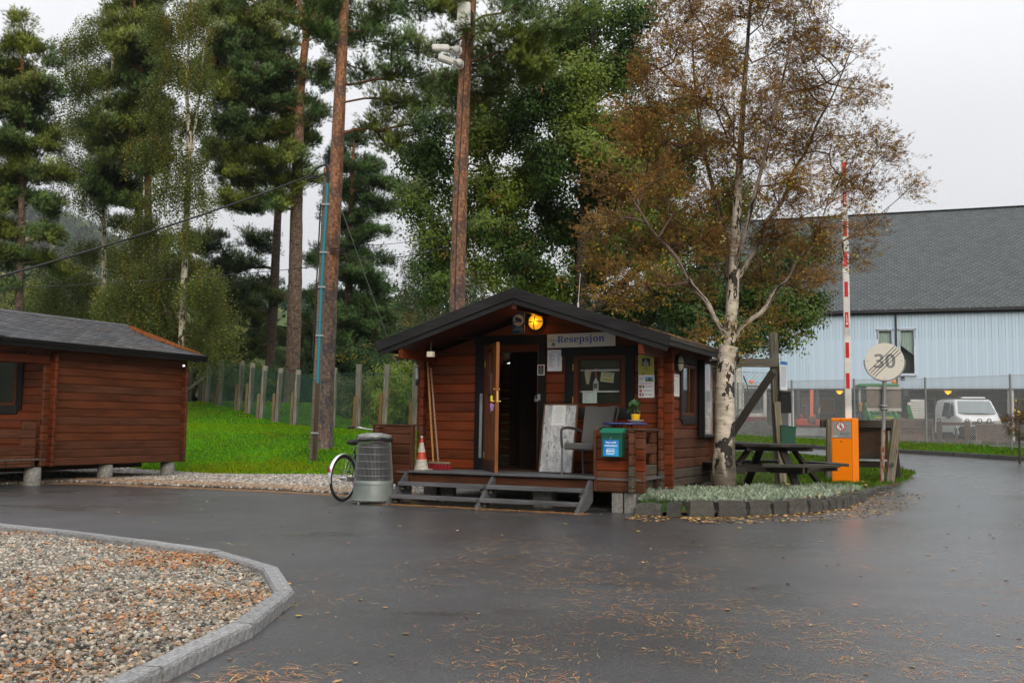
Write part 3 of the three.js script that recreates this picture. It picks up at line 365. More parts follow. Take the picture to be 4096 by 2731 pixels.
// neighbouring cabin, the same kind seen from its side
const neighbour = makeCabin({ name: 'log_cabin', label: 'brown log cabin with grey shingle roof and orange needles beside the lawn', at: W(-11.4, 0, 1.27), seed: 21, base: 0.335, joint: 0.41, hw: 2.04, depth: 3.40, top: 2.65, ridge: 3.345, over: 1.37, fascia: blackWood, eave: blackWood, deck: greyWood([0.2, 0.17, 0.14]), shingles: true, front: logMats.slice(0, 4), side: (y) => y < 0.56 ? [logDown[0], logWorn[1]] : [logWorn[1], logNb[0], logNb[1], logNb[0]], holes: [[0.30, 1.2, 1.42, 2.30]] });
{ const c = neighbour, r = rng(22), pr = porchRail(c, 'porch_railing', 'z', 0.25, 1.25, 2.0, 0.327, 1.16, 0.39, logWorn, r, [[0.53, 1.0, 0.70, 0.84], [0.53, 1.0, 0.99, 1.15]]); part(pr, 'railing_cap', cbox(0.09, 0.022, 1.1, 0.004), logDown[0]).position.set(2.0, 1.175, 0.68); part(pr, 'railing_post', cbox(0.05, 0.86, 0.05, 0.005), logWorn[1]).position.set(2.0, 0.75, 0.26);
  for (const s of [-1, 1]) porchRail(c, 'porch_railing', 'x', s < 0 ? -2.2 : 0.7, s < 0 ? -0.7 : 2.16, 1.19, 0.327, 1.16, 0.41, logWorn, r);
  const w = part(c, 'window'); const cs = (name, g, m, x, y, z) => part(w, name, g, m).position.set(x, y, z);
  cs('casing', cbox(0.15, 1.0, 0.03, 0.004), blackWood, 1.265, 1.87, 0.017); cs('casing', cbox(0.15, 1.0, 0.03, 0.004), blackWood, 0.235, 1.87, 0.017); cs('casing', cbox(1.2, 0.12, 0.034, 0.004), blackWood, 0.75, 2.40, 0.018); cs('casing', cbox(0.96, 0.16, 0.034, 0.004), greyBlack, 0.75, 1.37, 0.018);
  part(w, 'frame', [box(0.07, 0.86, 0.05, -0.40), box(0.07, 0.86, 0.05, 0.40), box(0.87, 0.07, 0.05, 0, 0.41), box(0.87, 0.07, 0.05, 0, -0.41)], frameWood).position.set(0.75, 1.88, 0.006); cs('pane', cbox(0.73, 0.75, 0.005, 0.001), MT.glass, 0.75, 1.88, 0); part(c, 'inner_wall', cbox(3.9, 2.2, 0.03, 0.004), dimIn).position.set(0, 1.5, -2.0); part(c, 'inner_ceiling', cbox(3.9, 0.03, 3.3, 0.004), dimIn).position.set(0, 2.62, -1.7);
  for (const [u, n] of [[1.9, 0.17], [1.88, -1.54], [1.87, -3.25], [-1.9, 0.15], [-1.9, -3.2]]) part(c, 'pillar', lathe([[0, 0.3], [0.145, 0.3], [0.148, 0.06], [0.15, -0.05]], 20), MT.concrete).position.set(u, 0.02, n);
  for (const [u, n, h] of [[1.0, 0.1, 0.3], [0.9, -3.2, 0.3]]) part(c, 'floor_beam', cbox(0.1, 0.14, 3.5, 0.005), dimIn).position.set(u, 0.27, -1.6);
  // drifts of needles on the near slope
  const ang = Math.atan(0.32), L = [], C = []; for (let i = 0; i < 9000; i++) { const n = 1.3 - r() * 5.0, s = r() * 2.42; const back = smoothstep(-n, -1.0, 3.6), edge = smoothstep(-n, 3.30 - 0.0, 3.62), d = edge > 0.05 ? smoothstep(Math.abs(s - 1.35), 1.05, 0.2) + 0.25 : 0; if (r() > 0.05 + back * 0.42 * smoothstep(fbm(n * 2.2, s * 2.2, 3, 6), 0.35, 0.65) + d * edge) continue; L.push(M4(V(s * Math.cos(ang) + 0.018 * Math.sin(ang), 3.345 - s * Math.sin(ang) + 0.018, n), 0, r() * 6.28, -ang, 0.02 + r() * 0.02)); C.push(nCol(r)); }
  for (let i = 0; i < 5200; i++) { const s = 0.25 + r() * 2.1, w2 = 0.05 + 0.34 * Math.max(0, Math.sin(Math.PI * Math.pow(clamp((s - 0.2) / 2.15, 0, 1), 0.9))), n = -3.70 + r() * w2; L.push(M4(V(s * Math.cos(ang) + 0.022 * Math.sin(ang), 3.345 - s * Math.sin(ang) + 0.022 + r() * 0.012, n), 0, r() * 6.28, -ang, 0.025 + r() * 0.02)); const b = 0.75 + r() * 0.5; C.push(lin(0.58 * b, 0.25 * b, 0.07 * b)); }
  inst(c, 'needles', needleGeo, leafMat, L, C);
}
// ------------------------------------------------------------------ things on and around the reception
const paperLines = (g, x, y, w, n, dy, col, r, rag = 0.25) => { for (let i = 0; i < n; i++) { g.fillStyle = col; g.fillRect(x, y + i * dy, w * (1 - r() * rag), Math.max(1, dy * 0.34)); } };
function plate(name, label, category, w, h, d, p, turn, draw, px = 512, o = {}) { // flat sign: body plus printed face (local z forward)
  const t = thing(name, label, category, p, turn, o.group); if (o.tilt) t.rotation.z = o.tilt; if (o.lean) t.rotation.x = o.lean;
  part(t, o.body || 'board', cbox(w, h, d, Math.min(0.003, d * 0.3)), o.mat || MT.white);
  const f = part(t, 'print', new THREE.PlaneGeometry(w - 0.003, h - 0.003), std([1, 1, 1], { map: canvasTex(px, Math.round(px * h / w), draw), roughness: o.rough ?? 0.6 })); f.position.z = d / 2 + 0.0012; return t;
}
const fillBg = (g, w, h, c) => { g.fillStyle = c; g.fillRect(0, 0, w, h); };
plate('reception_sign', 'long white sign with blue lettering above the reception window', 'sign', 1.125, 0.215, 0.012, W(0.628, 2.523, 0.047), TH, (g, w, h) => {
  fillBg(g, w, h, '#cfcdc4'); g.fillStyle = '#123f9c'; g.font = 'bold ' + Math.round(h * 0.66) + 'px serif'; g.textAlign = 'left'; const tw = g.measureText('Resepsjon').width; g.save(); g.translate(w * 0.15, h * 0.64); g.scale(w * 0.70 / tw, 1); g.fillText('Resepsjon', 0, 0); g.restore();
  g.font = 'bold ' + Math.round(h * 0.15) + 'px sans-serif'; g.fillStyle = '#7fae3a'; g.fillText('HOPP', w * 0.018, h * 0.40); g.fillStyle = '#3b86b8'; g.fillText('CAMPING', w * 0.03, h * 0.53); g.fillRect(w * 0.03, h * 0.57, w * 0.08, 2); g.fillStyle = '#1f3f3a'; g.beginPath(); g.arc(w * 0.09, h * 0.78, h * 0.13, 0, 7); g.fill(); g.fillStyle = '#2f9a5a'; g.beginPath(); g.arc(w * 0.097, h * 0.71, h * 0.09, Math.PI, 0); g.fill(); g.fillStyle = '#d8dcd6'; g.beginPath(); g.arc(w * 0.085, h * 0.83, h * 0.05, 0, 7); g.fill();
}, 1024, { tilt: 0.012 });
plate('camera_sign', 'blue camera surveillance sign under the gable beside the round lamp', 'sign', 0.215, 0.33, 0.006, W(-0.455, 2.82, 0.008), TH, (g, w, h) => {
  fillBg(g, w, h, '#123e66'); g.fillStyle = '#b9b7b4'; g.beginPath(); g.arc(w / 2, h * 0.36, w * 0.44, 0, 7); g.fill(); g.fillStyle = '#123e66'; g.save(); g.translate(w * 0.5, h * 0.34); g.rotate(0.45); g.fillRect(-w * 0.30, -h * 0.095, w * 0.58, h * 0.17); g.restore(); g.fillRect(w * 0.06, h * 0.40, w * 0.32, h * 0.035); g.beginPath(); g.moveTo(w * 0.1, h * 0.47); g.lineTo(w * 0.44, h * 0.36); g.lineTo(w * 0.5, h * 0.45); g.fill(); g.fillStyle = '#9fb4c4'; g.font = 'bold ' + Math.round(w * 0.1) + 'px sans-serif'; g.textAlign = 'center'; g.fillText('OMRÅDET ER', w / 2, h * 0.76); g.fillText('KAMERAOVERVÅKET', w / 2, h * 0.84, w * 0.92); g.fillRect(w * 0.64, h * 0.9, w * 0.24, h * 0.02);
}, 256);
const rp = rng(201);
plate('price_list', 'white price list with printed rows between the door and the window', 'notice', 0.245, 0.335, 0.003, W(0.178, 2.215, 0.012), TH, (g, w, h) => { fillBg(g, w, h, '#d9d9e2'); paperLines(g, w * 0.22, h * 0.1, w * 0.55, 1, 10, '#444', rp); const cs = ['#4a6f90', '#556', '#a44', '#3f7f86']; for (let i = 0; i < 22; i++) { g.fillStyle = cs[Math.floor(rp() * 4)]; g.fillRect(w * 0.1, h * (0.16 + i * 0.03), w * (0.2 + rp() * 0.25), 3); g.fillRect(w * 0.72, h * (0.16 + i * 0.03), w * 0.12, 3); } }, 256, { body: 'paper' });
plate('door_sticker', 'small black sticker with white border on the right door casing', 'sticker', 0.12, 0.165, 0.003, W(-0.043, 2.068, 0.036), TH, (g, w, h) => { fillBg(g, w, h, '#e4e4e4'); g.fillStyle = '#111'; g.fillRect(w * 0.09, h * 0.06, w * 0.82, h * 0.88); g.fillStyle = '#b0502a'; g.beginPath(); g.arc(w * 0.5, h * 0.2, w * 0.11, 0, 7); g.fill(); g.fillStyle = '#ddd'; g.fillRect(w * 0.2, h * 0.36, w * 0.6, 5); g.fillRect(w * 0.3, h * 0.58, w * 0.4, 6); g.fillRect(w * 0.2, h * 0.78, w * 0.6, 4); }, 128, { body: 'sticker' });
plate('yellow_poster', 'yellow poster with a dark portrait photo right of the window', 'poster', 0.245, 0.325, 0.003, W(1.668, 2.133, 0.012), TH, (g, w, h) => { fillBg(g, w, h, '#d5d7cf'); g.fillStyle = '#a8a343'; g.fillRect(4, 4, w - 8, h - 8); g.fillStyle = '#2b2733'; g.fillRect(w * 0.24, h * 0.2, w * 0.52, h * 0.36); g.fillStyle = '#8c8a94'; g.beginPath(); g.ellipse(w * 0.48, h * 0.46, w * 0.19, h * 0.12, 0.3, 0, 7); g.fill(); g.beginPath(); g.arc(w * 0.47, h * 0.30, w * 0.06, 0, 7); g.fill(); paperLines(g, w * 0.12, h * 0.07, w * 0.76, 3, h * 0.03, '#7a7636', rp, 0.1); paperLines(g, w * 0.38, h * 0.64, w * 0.26, 5, h * 0.03, '#6a6630', rp); paperLines(g, w * 0.1, h * 0.86, w * 0.75, 2, h * 0.03, '#7a7636', rp); g.fillStyle = '#222'; g.beginPath(); g.arc(w * 0.32, h * 0.95, w * 0.05, 0, 7); g.fill(); }, 256, { body: 'paper' });
plate('activity_poster', 'white poster with small photos hung below the yellow poster', 'poster', 0.25, 0.335, 0.003, W(1.672, 1.803, 0.012), TH, (g, w, h) => { fillBg(g, w, h, '#d9d9de'); const ph = (x, y, ww, hh, a, b, c) => { fillBg.call; g.fillStyle = a; g.fillRect(x * w, y * h, ww * w, hh * h); g.fillStyle = b; g.fillRect(x * w, (y + hh * 0.55) * h, ww * w, hh * 0.45 * h); g.fillStyle = c; g.beginPath(); g.arc((x + ww * 0.55) * w, (y + hh * 0.5) * h, hh * 0.3 * h, 0, 7); g.fill(); }; ph(0.42, 0.06, 0.5, 0.22, '#5fa0c8', '#56743c', '#39474d'); ph(0.04, 0.44, 0.34, 0.13, '#7d6a3c', '#5c4a2a', '#c9b98a'); ph(0.05, 0.62, 0.18, 0.14, '#3a7fc0', '#b4472c', '#b4472c'); ph(0.06, 0.8, 0.27, 0.14, '#3b2723', '#7a3f33', '#d8c8b8'); paperLines(g, w * 0.05, h * 0.08, w * 0.33, 6, h * 0.03, '#5a5a66', rp, 0.2); paperLines(g, w * 0.06, h * 0.32, w * 0.86, 2, h * 0.03, '#4a4a55', rp, 0.1); paperLines(g, w * 0.06, h * 0.39, w * 0.8, 1, h * 0.03, '#b03540', rp, 0); paperLines(g, w * 0.42, h * 0.46, w * 0.5, 3, h * 0.035, '#5a5a66', rp); paperLines(g, w * 0.3, h * 0.64, w * 0.6, 3, h * 0.04, '#5a5a66', rp); paperLines(g, w * 0.38, h * 0.83, w * 0.5, 2, h * 0.05, '#5a5a66', rp); }, 256, { body: 'paper' });
// round bulkhead lamps with a cross guard
function bulkhead(name, label, p, turn, lit) {
  const t = thing(name, label, 'lamp', p, turn);
  part(t, 'lamp_base', new THREE.CylinderGeometry(0.135, 0.14, 0.03, 28).rotateX(Math.PI / 2).translate(0, 0, 0.015), MT.black);
  const dome = lathe(Array.from({ length: 9 }, (_, i) => [0.122 * Math.cos(i / 8 * Math.PI / 2), 0.065 * Math.sin(i / 8 * Math.PI / 2)]), 28).rotateX(Math.PI / 2).translate(0, 0, 0.03);
  part(t, 'lamp_glass', dome, lit ? std([0.8, 0.5, 0.1], { emissive: lin(1, 0.40, 0.01), emissiveIntensity: 0.55, roughness: 0.4 }) : phys([0.62, 0.56, 0.44], { roughness: 0.25, transmission: 0.2, thickness: 0 }));
  part(t, 'guard_ring', new THREE.TorusGeometry(0.128, 0.008, 8, 32).translate(0, 0, 0.03), MT.black);
  const arc = (a) => tube(Array.from({ length: 9 }, (_, i) => { const q = (i / 8 - 0.5) * Math.PI; return [Math.sin(q) * 0.128 * Math.cos(a), Math.sin(q) * 0.128 * Math.sin(a), 0.032 + Math.cos(q) * 0.073]; }), 0.0075, 20, 6);
  part(t, 'guard_bar', arc(0.02), MT.black); part(t, 'guard_bar', arc(Math.PI / 2 - 0.1), MT.black); return t;
}
bulkhead('wall_lamp', 'round lit yellow lamp with black cross guard under the gable', W(-0.142, 2.828, 0.005), TH, true);
{ const l = new THREE.PointLight(0xffa830, 0.10); l.position.set(...W(-0.142, 2.828, 0.125)); l.castShadow = true; scene.add(l); }
bulkhead('wall_lamp', 'unlit round cream lamp with black guard on the side wall', W(1.965, 2.185, -0.68), TH + Math.PI / 2, false);
// closer bar by the door, padlock hasp, antenna
{ const t = thing('door_bar', 'galvanised flat steel bar hanging on the left door casing', 'bar', W(-1.087, 1.185, 0.04), TH); part(t, 'bar', cbox(0.05, 1.03, 0.008, 0.002), MT.galv); for (const y of [0.5, -0.5]) part(t, 'bolt', new THREE.CylinderGeometry(0.014, 0.014, 0.012, 10).rotateX(Math.PI / 2).translate(0, y, 0.008), MT.steel); t.rotation.z = -0.006; }
{ const t = thing('padlock_hasp', 'dark padlock hanging on a hasp on the right door casing', 'padlock', W(-0.075, 1.64, 0.036), TH); part(t, 'hasp', cbox(0.05, 0.10, 0.01, 0.002), MT.galv); part(t, 'lock_body', cbox(0.06, 0.05, 0.025, 0.004), MT.steel).position.set(-0.03, -0.045, 0.03); part(t, 'shackle', tube([[-0.05, -0.02, 0.03], [-0.05, 0.02, 0.03], [-0.01, 0.02, 0.03], [-0.01, -0.02, 0.03]], 0.004, 12, 6), MT.steel); }
{ const lx = W(-1.005 + 0.79 * 0.602 - 0.03, 1.48, 0.03 + 0.79 * 0.799 + 0.07), t = thing('key_tag', 'yellow key tag and purple ribbon hanging on the open door', 'keys', lx, TH); part(t, 'tag', cbox(0.035, 0.09, 0.008, 0.003), std([0.7, 0.62, 0.05])).position.y = 0.12; part(t, 'ribbon', [box(0.05, 0.09, 0.006, 0.005, 0, 0, 0.002, 0, 0, 0.2), box(0.03, 0.1, 0.006, 0.025, -0.02, 0, 0.002, 0, 0, -0.3)], std([0.36, 0.18, 0.42])); part(t, 'key', [box(0.008, 0.07, 0.003, -0.015, -0.07), rod([0, 0.03, 0], [0, 0.2, 0], 0.002, 5)], MT.steel); }
{ const t = thing('whip_antenna', 'thin white whip antenna on the roof edge under the birch', 'antenna', W(0.95, 2.86, 1.0), TH); part(t, 'antenna_base', rod([0, 0, 0], [0, 0.12, 0], 0.014), MT.white); part(t, 'whip', rod([0, 0.1, 0], [0.03, 0.55, 0], 0.004, 6), MT.white); }
{ const t = thing('junction_box', 'small cream junction box under the left roof overhang', 'junction box', W(-1.47, 2.27, 1.03), TH); part(t, 'box', cbox(0.10, 0.085, 0.08, 0.006), std([0.62, 0.56, 0.45])); part(t, 'conduit', rod([0, 0.04, 0], [0, 0.2, -0.01], 0.009), MT.black); }
{ const t = thing('outdoor_socket', 'white cable connector hanging at the left facade corner', 'connector', W(-2.27, 2.03, 0.06), TH); part(t, 'connector', lathe([[0, 0.1], [0.022, 0.09], [0.026, -0.06], [0.018, -0.1], [0, -0.1]], 14), MT.white); part(t, 'plug', lathe([[0, -0.1], [0.02, -0.1], [0.022, -0.17], [0.012, -0.2], [0, -0.2]], 12), MT.black); part(t, 'cable', tube([[0, 0.1, 0], [0.01, 0.2, 0.01], [0.04, 0.3, 0.0]], 0.006, 10, 6), MT.black); }
// glazed notice case on the side wall
{ const t = thing('notice_case', 'tall black glazed notice case with papers on the side wall', 'notice case', W(1.975, 1.68, -2.36), TH + Math.PI / 2); part(t, 'case_back', cbox(0.92, 1.26, 0.012, 0.003), std([0.5, 0.5, 0.5])).position.z = 0.01; for (const s of [-1, 1]) { part(t, 'case_side', cbox(0.05, 1.28, 0.10, 0.004), MT.black).position.set(s * 0.46, 0, 0.05); part(t, 'case_rail', cbox(0.87, 0.05, 0.10, 0.004), MT.black).position.set(0, s * 0.615, 0.05); } part(t, 'pane', cbox(0.86, 1.17, 0.005, 0.001), MT.glass).position.z = 0.088;
  const r = rng(7); for (const [x, y, w, h, c] of [[-0.25, 0.36, 0.2, 0.3, '#e8eef0'], [0.05, 0.35, 0.24, 0.34, '#d8a8b0'], [-0.22, -0.05, 0.3, 0.42, '#e2e8ee'], [0.16, -0.02, 0.26, 0.4, '#d6e2ee'], [-0.1, -0.42, 0.5, 0.28, '#e6e4e0']]) { const f = part(t, 'paper', new THREE.PlaneGeometry(w, h), std([1, 1, 1], { map: canvasTex(128, 160, (g, W2, H2) => { fillBg(g, W2, H2, c); paperLines(g, W2 * 0.1, H2 * 0.12, W2 * 0.8, 12, H2 * 0.06, '#667', r); }) })); f.position.set(x, y, 0.02); } }
plate('opening_hours', 'white printed sheet on the side wall under the cream lamp', 'notice', 0.30, 0.34, 0.003, W(1.957, 1.845, -0.62), TH + Math.PI / 2, (g, w, h) => { fillBg(g, w, h, '#d8dcdc'); paperLines(g, w * 0.1, h * 0.06, w * 0.8, 2, h * 0.05, '#a55', rp); paperLines(g, w * 0.08, h * 0.26, w * 0.4, 16, h * 0.042, '#666', rp); paperLines(g, w * 0.55, h * 0.26, w * 0.36, 16, h * 0.042, '#777', rp); }, 256, { body: 'paper' });
// things seen through the front window
{ const shelf = (y, l) => { const t = thing('window_shelf', l, 'shelf', W(0.925, y, -0.22), TH); part(t, 'board', cbox(0.82, 0.024, 0.16, 0.003), MT.white); return t; }; shelf(2.065, 'upper white shelf behind the reception window'); shelf(1.735, 'lower white shelf behind the reception window');
  { const t = thing('hanging_cloth', 'pale cloth hanging over the upper window shelf', 'cloth', W(0.68, 2.07, -0.13), TH); const g = sheet(8, 12, (a, b) => [(a - 0.5) * (0.13 - 0.10 * b), -b * 0.22, 0.015 * Math.sin(a * 9 + b * 2), a, b]); part(t, 'cloth', g, std([0.5, 0.5, 0.36], { side: THREE.DoubleSide })); }
  { const t = thing('spray_bottle', 'white spray bottle with red cap behind the window', 'bottle', W(0.79, 1.747, -0.2), TH); part(t, 'bottle_body', lathe([[0, 0], [0.042, 0], [0.045, 0.02], [0.045, 0.12], [0.03, 0.16], [0.014, 0.18], [0.014, 0.2], [0, 0.2]], 16), std([0.62, 0.63, 0.62])); part(t, 'cap', lathe([[0, 0.2], [0.016, 0.2], [0.018, 0.33], [0.01, 0.36], [0, 0.36]], 12), std([0.45, 0.03, 0.05])); part(t, 'bottle_label', new THREE.CylinderGeometry(0.0458, 0.0458, 0.08, 16, 1, true, -0.6, 1.4).translate(0, 0.075, 0), std([0.1, 0.12, 0.12])); }
  plate('window_note', 'cream handwritten note hanging from the upper window shelf', 'note', 0.215, 0.155, 0.002, W(1.0, 1.955, -0.13), TH, (g, w, h) => { fillBg(g, w, h, '#c3c48f'); g.fillStyle = '#333'; g.font = 'bold ' + Math.round(h * 0.15) + 'px sans-serif'; g.fillText('RECEPTIONIST', w * 0.14, h * 0.2, w * 0.75); g.fillText('BACK  SOON', w * 0.16, h * 0.44, w * 0.6); g.font = 'bold ' + Math.round(h * 0.2) + 'px sans-serif'; g.fillText('10 min', w * 0.16, h * 0.82, w * 0.42); g.fillStyle = '#a9a53a'; g.save(); g.translate(w * 0.62, h * 0.9); g.rotate(-0.5); g.fillRect(0, -h * 0.12, w * 0.34, h * 0.14); g.restore(); }, 256, { tilt: -0.12, body: 'card' });
  plate('window_list', 'printed list standing low behind the window glass', 'notice', 0.235, 0.20, 0.002, W(0.74, 1.64, -0.06), TH, (g, w, h) => { fillBg(g, w, h, '#bccfc8'); paperLines(g, w * 0.15, h * 0.06, w * 0.7, 1, h * 0.09, '#444', rp); for (let i = 0; i < 9; i++) { g.fillStyle = i % 3 ? '#4a6f78' : '#a55'; g.fillRect(w * 0.1, h * (0.18 + i * 0.085), w * (0.2 + rp() * 0.3), 3); g.fillRect(w * 0.72, h * (0.18 + i * 0.085), w * 0.1, 3); } }, 256, { body: 'paper' }); }
// leaning insulated panel with a sheet of paper
{ const t = thing('leaning_panel', 'worn white panel with a paper sheet leaning beside the doorway', 'panel', W(0.33, 0.482, 0.30), TH); t.rotation.x = -0.0; const g = part(t, 'panel_board', cbox(0.52, 1.04, 0.04, 0.004), std([0.55, 0.57, 0.58], { map: dataTex(256, 512, (u, v) => { const f = fbm(u * 10, v * 20, 4, 141), k = Math.abs(fbm(u * 14, v * 26, 3, 143) - 0.5), rust = fbm(u * 22, v * 40, 3, 145) > 0.74 ? 1 : 0; const b = 0.8 + (f - 0.5) * 0.4 + (k < 0.02 ? 0.12 : 0); return [lerp(b, 0.38, rust * 0.6), lerp(b, 0.26, rust * 0.6), lerp(b * 1.01, 0.18, rust * 0.6)]; }, true), bumpMap: dataTex(256, 256, (u, v) => { const k = Math.abs(fbm(u * 9, v * 9, 3, 147) - 0.5); return 0.5 + (k < 0.03 ? (0.03 - k) * 16 : 0) + fbm(u * 24, v * 24, 2, 148) * 0.2; }), bumpScale: 0.012, roughness: 0.45 }));
  const lean = -0.2; const hold = (o, x, y, z) => { o.rotation.x = lean; o.position.set(x, y * Math.cos(lean) - z * Math.sin(lean), y * Math.sin(lean) + z * Math.cos(lean)); return o; }; hold(g, 0, 0.53, 0);
  hold(part(t, 'panel_frame', [box(0.022, 1.07, 0.05, -0.27), box(0.022, 1.07, 0.05, 0.27), box(0.56, 0.022, 0.05, 0, 0.53)], greyWood([0.22, 0.13, 0.09])), 0, 0.53, 0);
  hold(part(t, 'notice', new THREE.PlaneGeometry(0.225, 0.32), std([1, 1, 1], { map: canvasTex(256, 364, (gg, w, h) => { fillBg(gg, w, h, '#c4c8c9'); for (let i = 0; i < 9; i++) { gg.fillStyle = '#70767a'; const ww = w * (0.25 + rp() * 0.4); gg.fillRect((w - ww) / 2, h * (0.1 + i * 0.09), ww, 6); } }) })), -0.02, 0.89, 0.0225); }
// wicker armchair
const wickerTex = dataTex(128, 128, (u, v) => { const a = Math.abs(mod(u * 8 + (Math.floor(v * 16) % 2) * 0.5, 1) - 0.5), b = Math.abs(mod(v * 16, 1) - 0.5), q = 0.35 + 0.65 * (1 - smoothstep(b, 0.28, 0.5)) * (0.55 + 0.45 * (1 - smoothstep(a, 0.3, 0.5))); return q; }, true, [5, 5]);
const wicker = std([0.125, 0.125, 0.12], { map: wickerTex, bumpMap: wickerTex, bumpScale: 0.006, roughness: 0.65 });
{ const t = thing('wicker_armchair', 'grey wicker armchair with curved arms on the reception porch', 'chair', W(0.97, 0.482, 0.58), TH - 0.2);
  part(t, 'seat', box(0.52, 0.10, 0.52, 0, 0.42, 0.02, 0.02), wicker);
  const back = sheet(12, 14, (a, b) => { const x = (a - 0.5) * (0.48 + 0.04 * b), y = 0.46 + b * 0.54; return [x, y - 0.012 * Math.cos((a - 0.5) * 3) + 0.02, -0.22 - b * 0.14 + ((a - 0.5) ** 2) * 0.18, a * 0.5, b * 0.55]; }); const b2 = back.clone().translate(0, 0, -0.03); part(t, 'backrest', [back, b2], new THREE.MeshStandardMaterial({ ...{}, color: wicker.color, map: wicker.map, bumpMap: wicker.bumpMap, bumpScale: 0.006, roughness: 0.65, side: THREE.DoubleSide }));
  part(t, 'back_frame', tube([[-0.25, 0.42, -0.24], [-0.265, 0.8, -0.33], [-0.265, 1.0, -0.385], [0, 0.99, -0.41], [0.265, 1.0, -0.385], [0.265, 0.8, -0.33], [0.25, 0.42, -0.24]], 0.014, 40, 8), wicker);
  for (const s of [-1, 1]) { part(t, 'armrest', tube([[s * 0.27, 0.62, -0.27], [s * 0.30, 0.665, -0.15], [s * 0.305, 0.69, 0.12], [s * 0.30, 0.66, 0.27], [s * 0.29, 0.52, 0.29], [s * 0.285, 0.40, 0.275]], 0.021, 32, 8), wicker); part(t, 'leg', rod([s * 0.285, 0.0, 0.28], [s * 0.285, 0.42, 0.275], 0.016, 10), std([0.10, 0.10, 0.10])); part(t, 'leg', rod([s * 0.26, 0.0, -0.27], [s * 0.25, 0.42, -0.22], 0.016, 10), std([0.10, 0.10, 0.10])); } }
// blue table, plate, potted plant
{ const t = thing('blue_table', 'small blue topped table with black legs behind the porch railing', 'table', W(1.535, 0.482, 0.6), TH); part(t, 'tabletop', lathe([[0, 0.775], [0.32, 0.775], [0.335, 0.768], [0.338, 0.752], [0.325, 0.74], [0, 0.742]], 32), phys([0.015, 0.03, 0.16], { roughness: 0.25, clearcoat: 0.5 })); for (let i = 0; i < 4; i++) { const a = i * Math.PI / 2 + 0.8; part(t, 'leg', rod([Math.cos(a) * 0.26, 0, Math.sin(a) * 0.26], [Math.cos(a) * 0.1, 0.745, Math.sin(a) * 0.1], 0.011), MT.black); } }
{ const t = thing('saucer', 'shallow white dish under the yellow flowerpot', 'dish', W(1.70, 1.258, 0.6), TH); part(t, 'dish', lathe([[0, 0.006], [0.07, 0.006], [0.105, 0.035], [0.118, 0.04], [0.118, 0.036], [0.078, 0], [0, 0]], 24), std([0.62, 0.58, 0.46])); }
{ const t = thing('potted_plant', 'green leafy plant in a yellow pot on the blue table', 'plant', W(1.695, 1.265, 0.6), TH); part(t, 'pot', lathe([[0, 0], [0.05, 0], [0.064, 0.10], [0.068, 0.10], [0.068, 0.115], [0.056, 0.115], [0.05, 0.09], [0, 0.09]], 20), std([0.75, 0.47, 0.01], { roughness: 0.4 })); part(t, 'stem', tube([[0, 0.09, 0], [-0.02, 0.19, 0], [-0.03, 0.29, 0.01]], 0.006, 8, 6), std([0.12, 0.17, 0.05]));
  const lg = leafGeo, lm = phys([0.045, 0.11, 0.028], { roughness: 0.5, transmission: 0.25, thickness: 0, side: THREE.DoubleSide }), r = rng(17); for (let i = 0; i < 16; i++) { const a = i * 2.4, y = 0.15 + r() * 0.17, l = 0.09 + r() * 0.05; const o = part(t, 'leaf', lg, lm); o.position.set(-0.02 + Math.cos(a) * 0.07, y, Math.sin(a) * 0.07); o.rotation.set(0.5 + r() * 0.5, Math.PI / 2 - a, 0, 'YXZ'); o.scale.set(l * 0.9, l, l * 1.1); } }
// green key card box
{ const t = thing('key_card_box', 'dark green letter box with blue sticker on the porch railing', 'letter box', W(1.578, 0.775, 1.16), TH); part(t, 'box_body', cbox(0.30, 0.335, 0.145, 0.006), phys([0.008, 0.085, 0.05], { roughness: 0.35 })).position.set(0, 0.17, 0.075); part(t, 'lid', extrude([[0, 0.335], [0, 0.395], [0.05, 0.40], [0.165, 0.348], [0.165, 0.333]], 0.325, 0.003).rotateY(-Math.PI / 2), phys([0.012, 0.15, 0.09], { roughness: 0.4 })); part(t, 'flap_seam', cbox(0.25, 0.004, 0.003, 0.001), MT.black).position.set(0, 0.285, 0.149); part(t, 'lock', new THREE.CylinderGeometry(0.013, 0.013, 0.01, 14).rotateX(Math.PI / 2).translate(-0.01, 0.262, 0.15), MT.steel);
  const f = part(t, 'sticker', new THREE.PlaneGeometry(0.225, 0.225), std([1, 1, 1], { map: canvasTex(512, 512, (g, w, h) => { const gr = g.createLinearGradient ? g.createLinearGradient(0, 0, w, h) : null; if (gr) { gr.addColorStop(0, '#1c63b8'); gr.addColorStop(1, '#23a4dd'); } fillBg(g, w, h, gr || '#1f86cc'); g.fillStyle = '#eef4fa'; g.textAlign = 'center'; g.font = 'bold ' + w * 0.15 + 'px sans-serif'; g.fillText('Key cards', w / 2, h * 0.21); g.fillText('Nøkkelkort', w / 2, h * 0.41); g.strokeStyle = '#eef4fa'; g.lineWidth = 9; g.strokeRect(w * 0.2, h * 0.6, w * 0.46, h * 0.29); g.strokeRect(w * 0.26, h * 0.54, w * 0.46, h * 0.29); g.fillRect(w * 0.2, h * 0.66, w * 0.46, h * 0.06); g.font = 'bold ' + w * 0.07 + 'px sans-serif'; g.fillStyle = '#9bd15a'; g.fillText('HOPP', w * 0.38, h * 0.8); g.fillStyle = '#eef4fa'; g.fillText('CAMPING', w * 0.45, h * 0.87); g.beginPath(); g.arc(w * 0.78, h * 0.72, w * 0.05, -0.8, 0.8); g.stroke(); }), roughness: 0.35 })); f.position.set(-0.005, 0.128, 0.1495); }
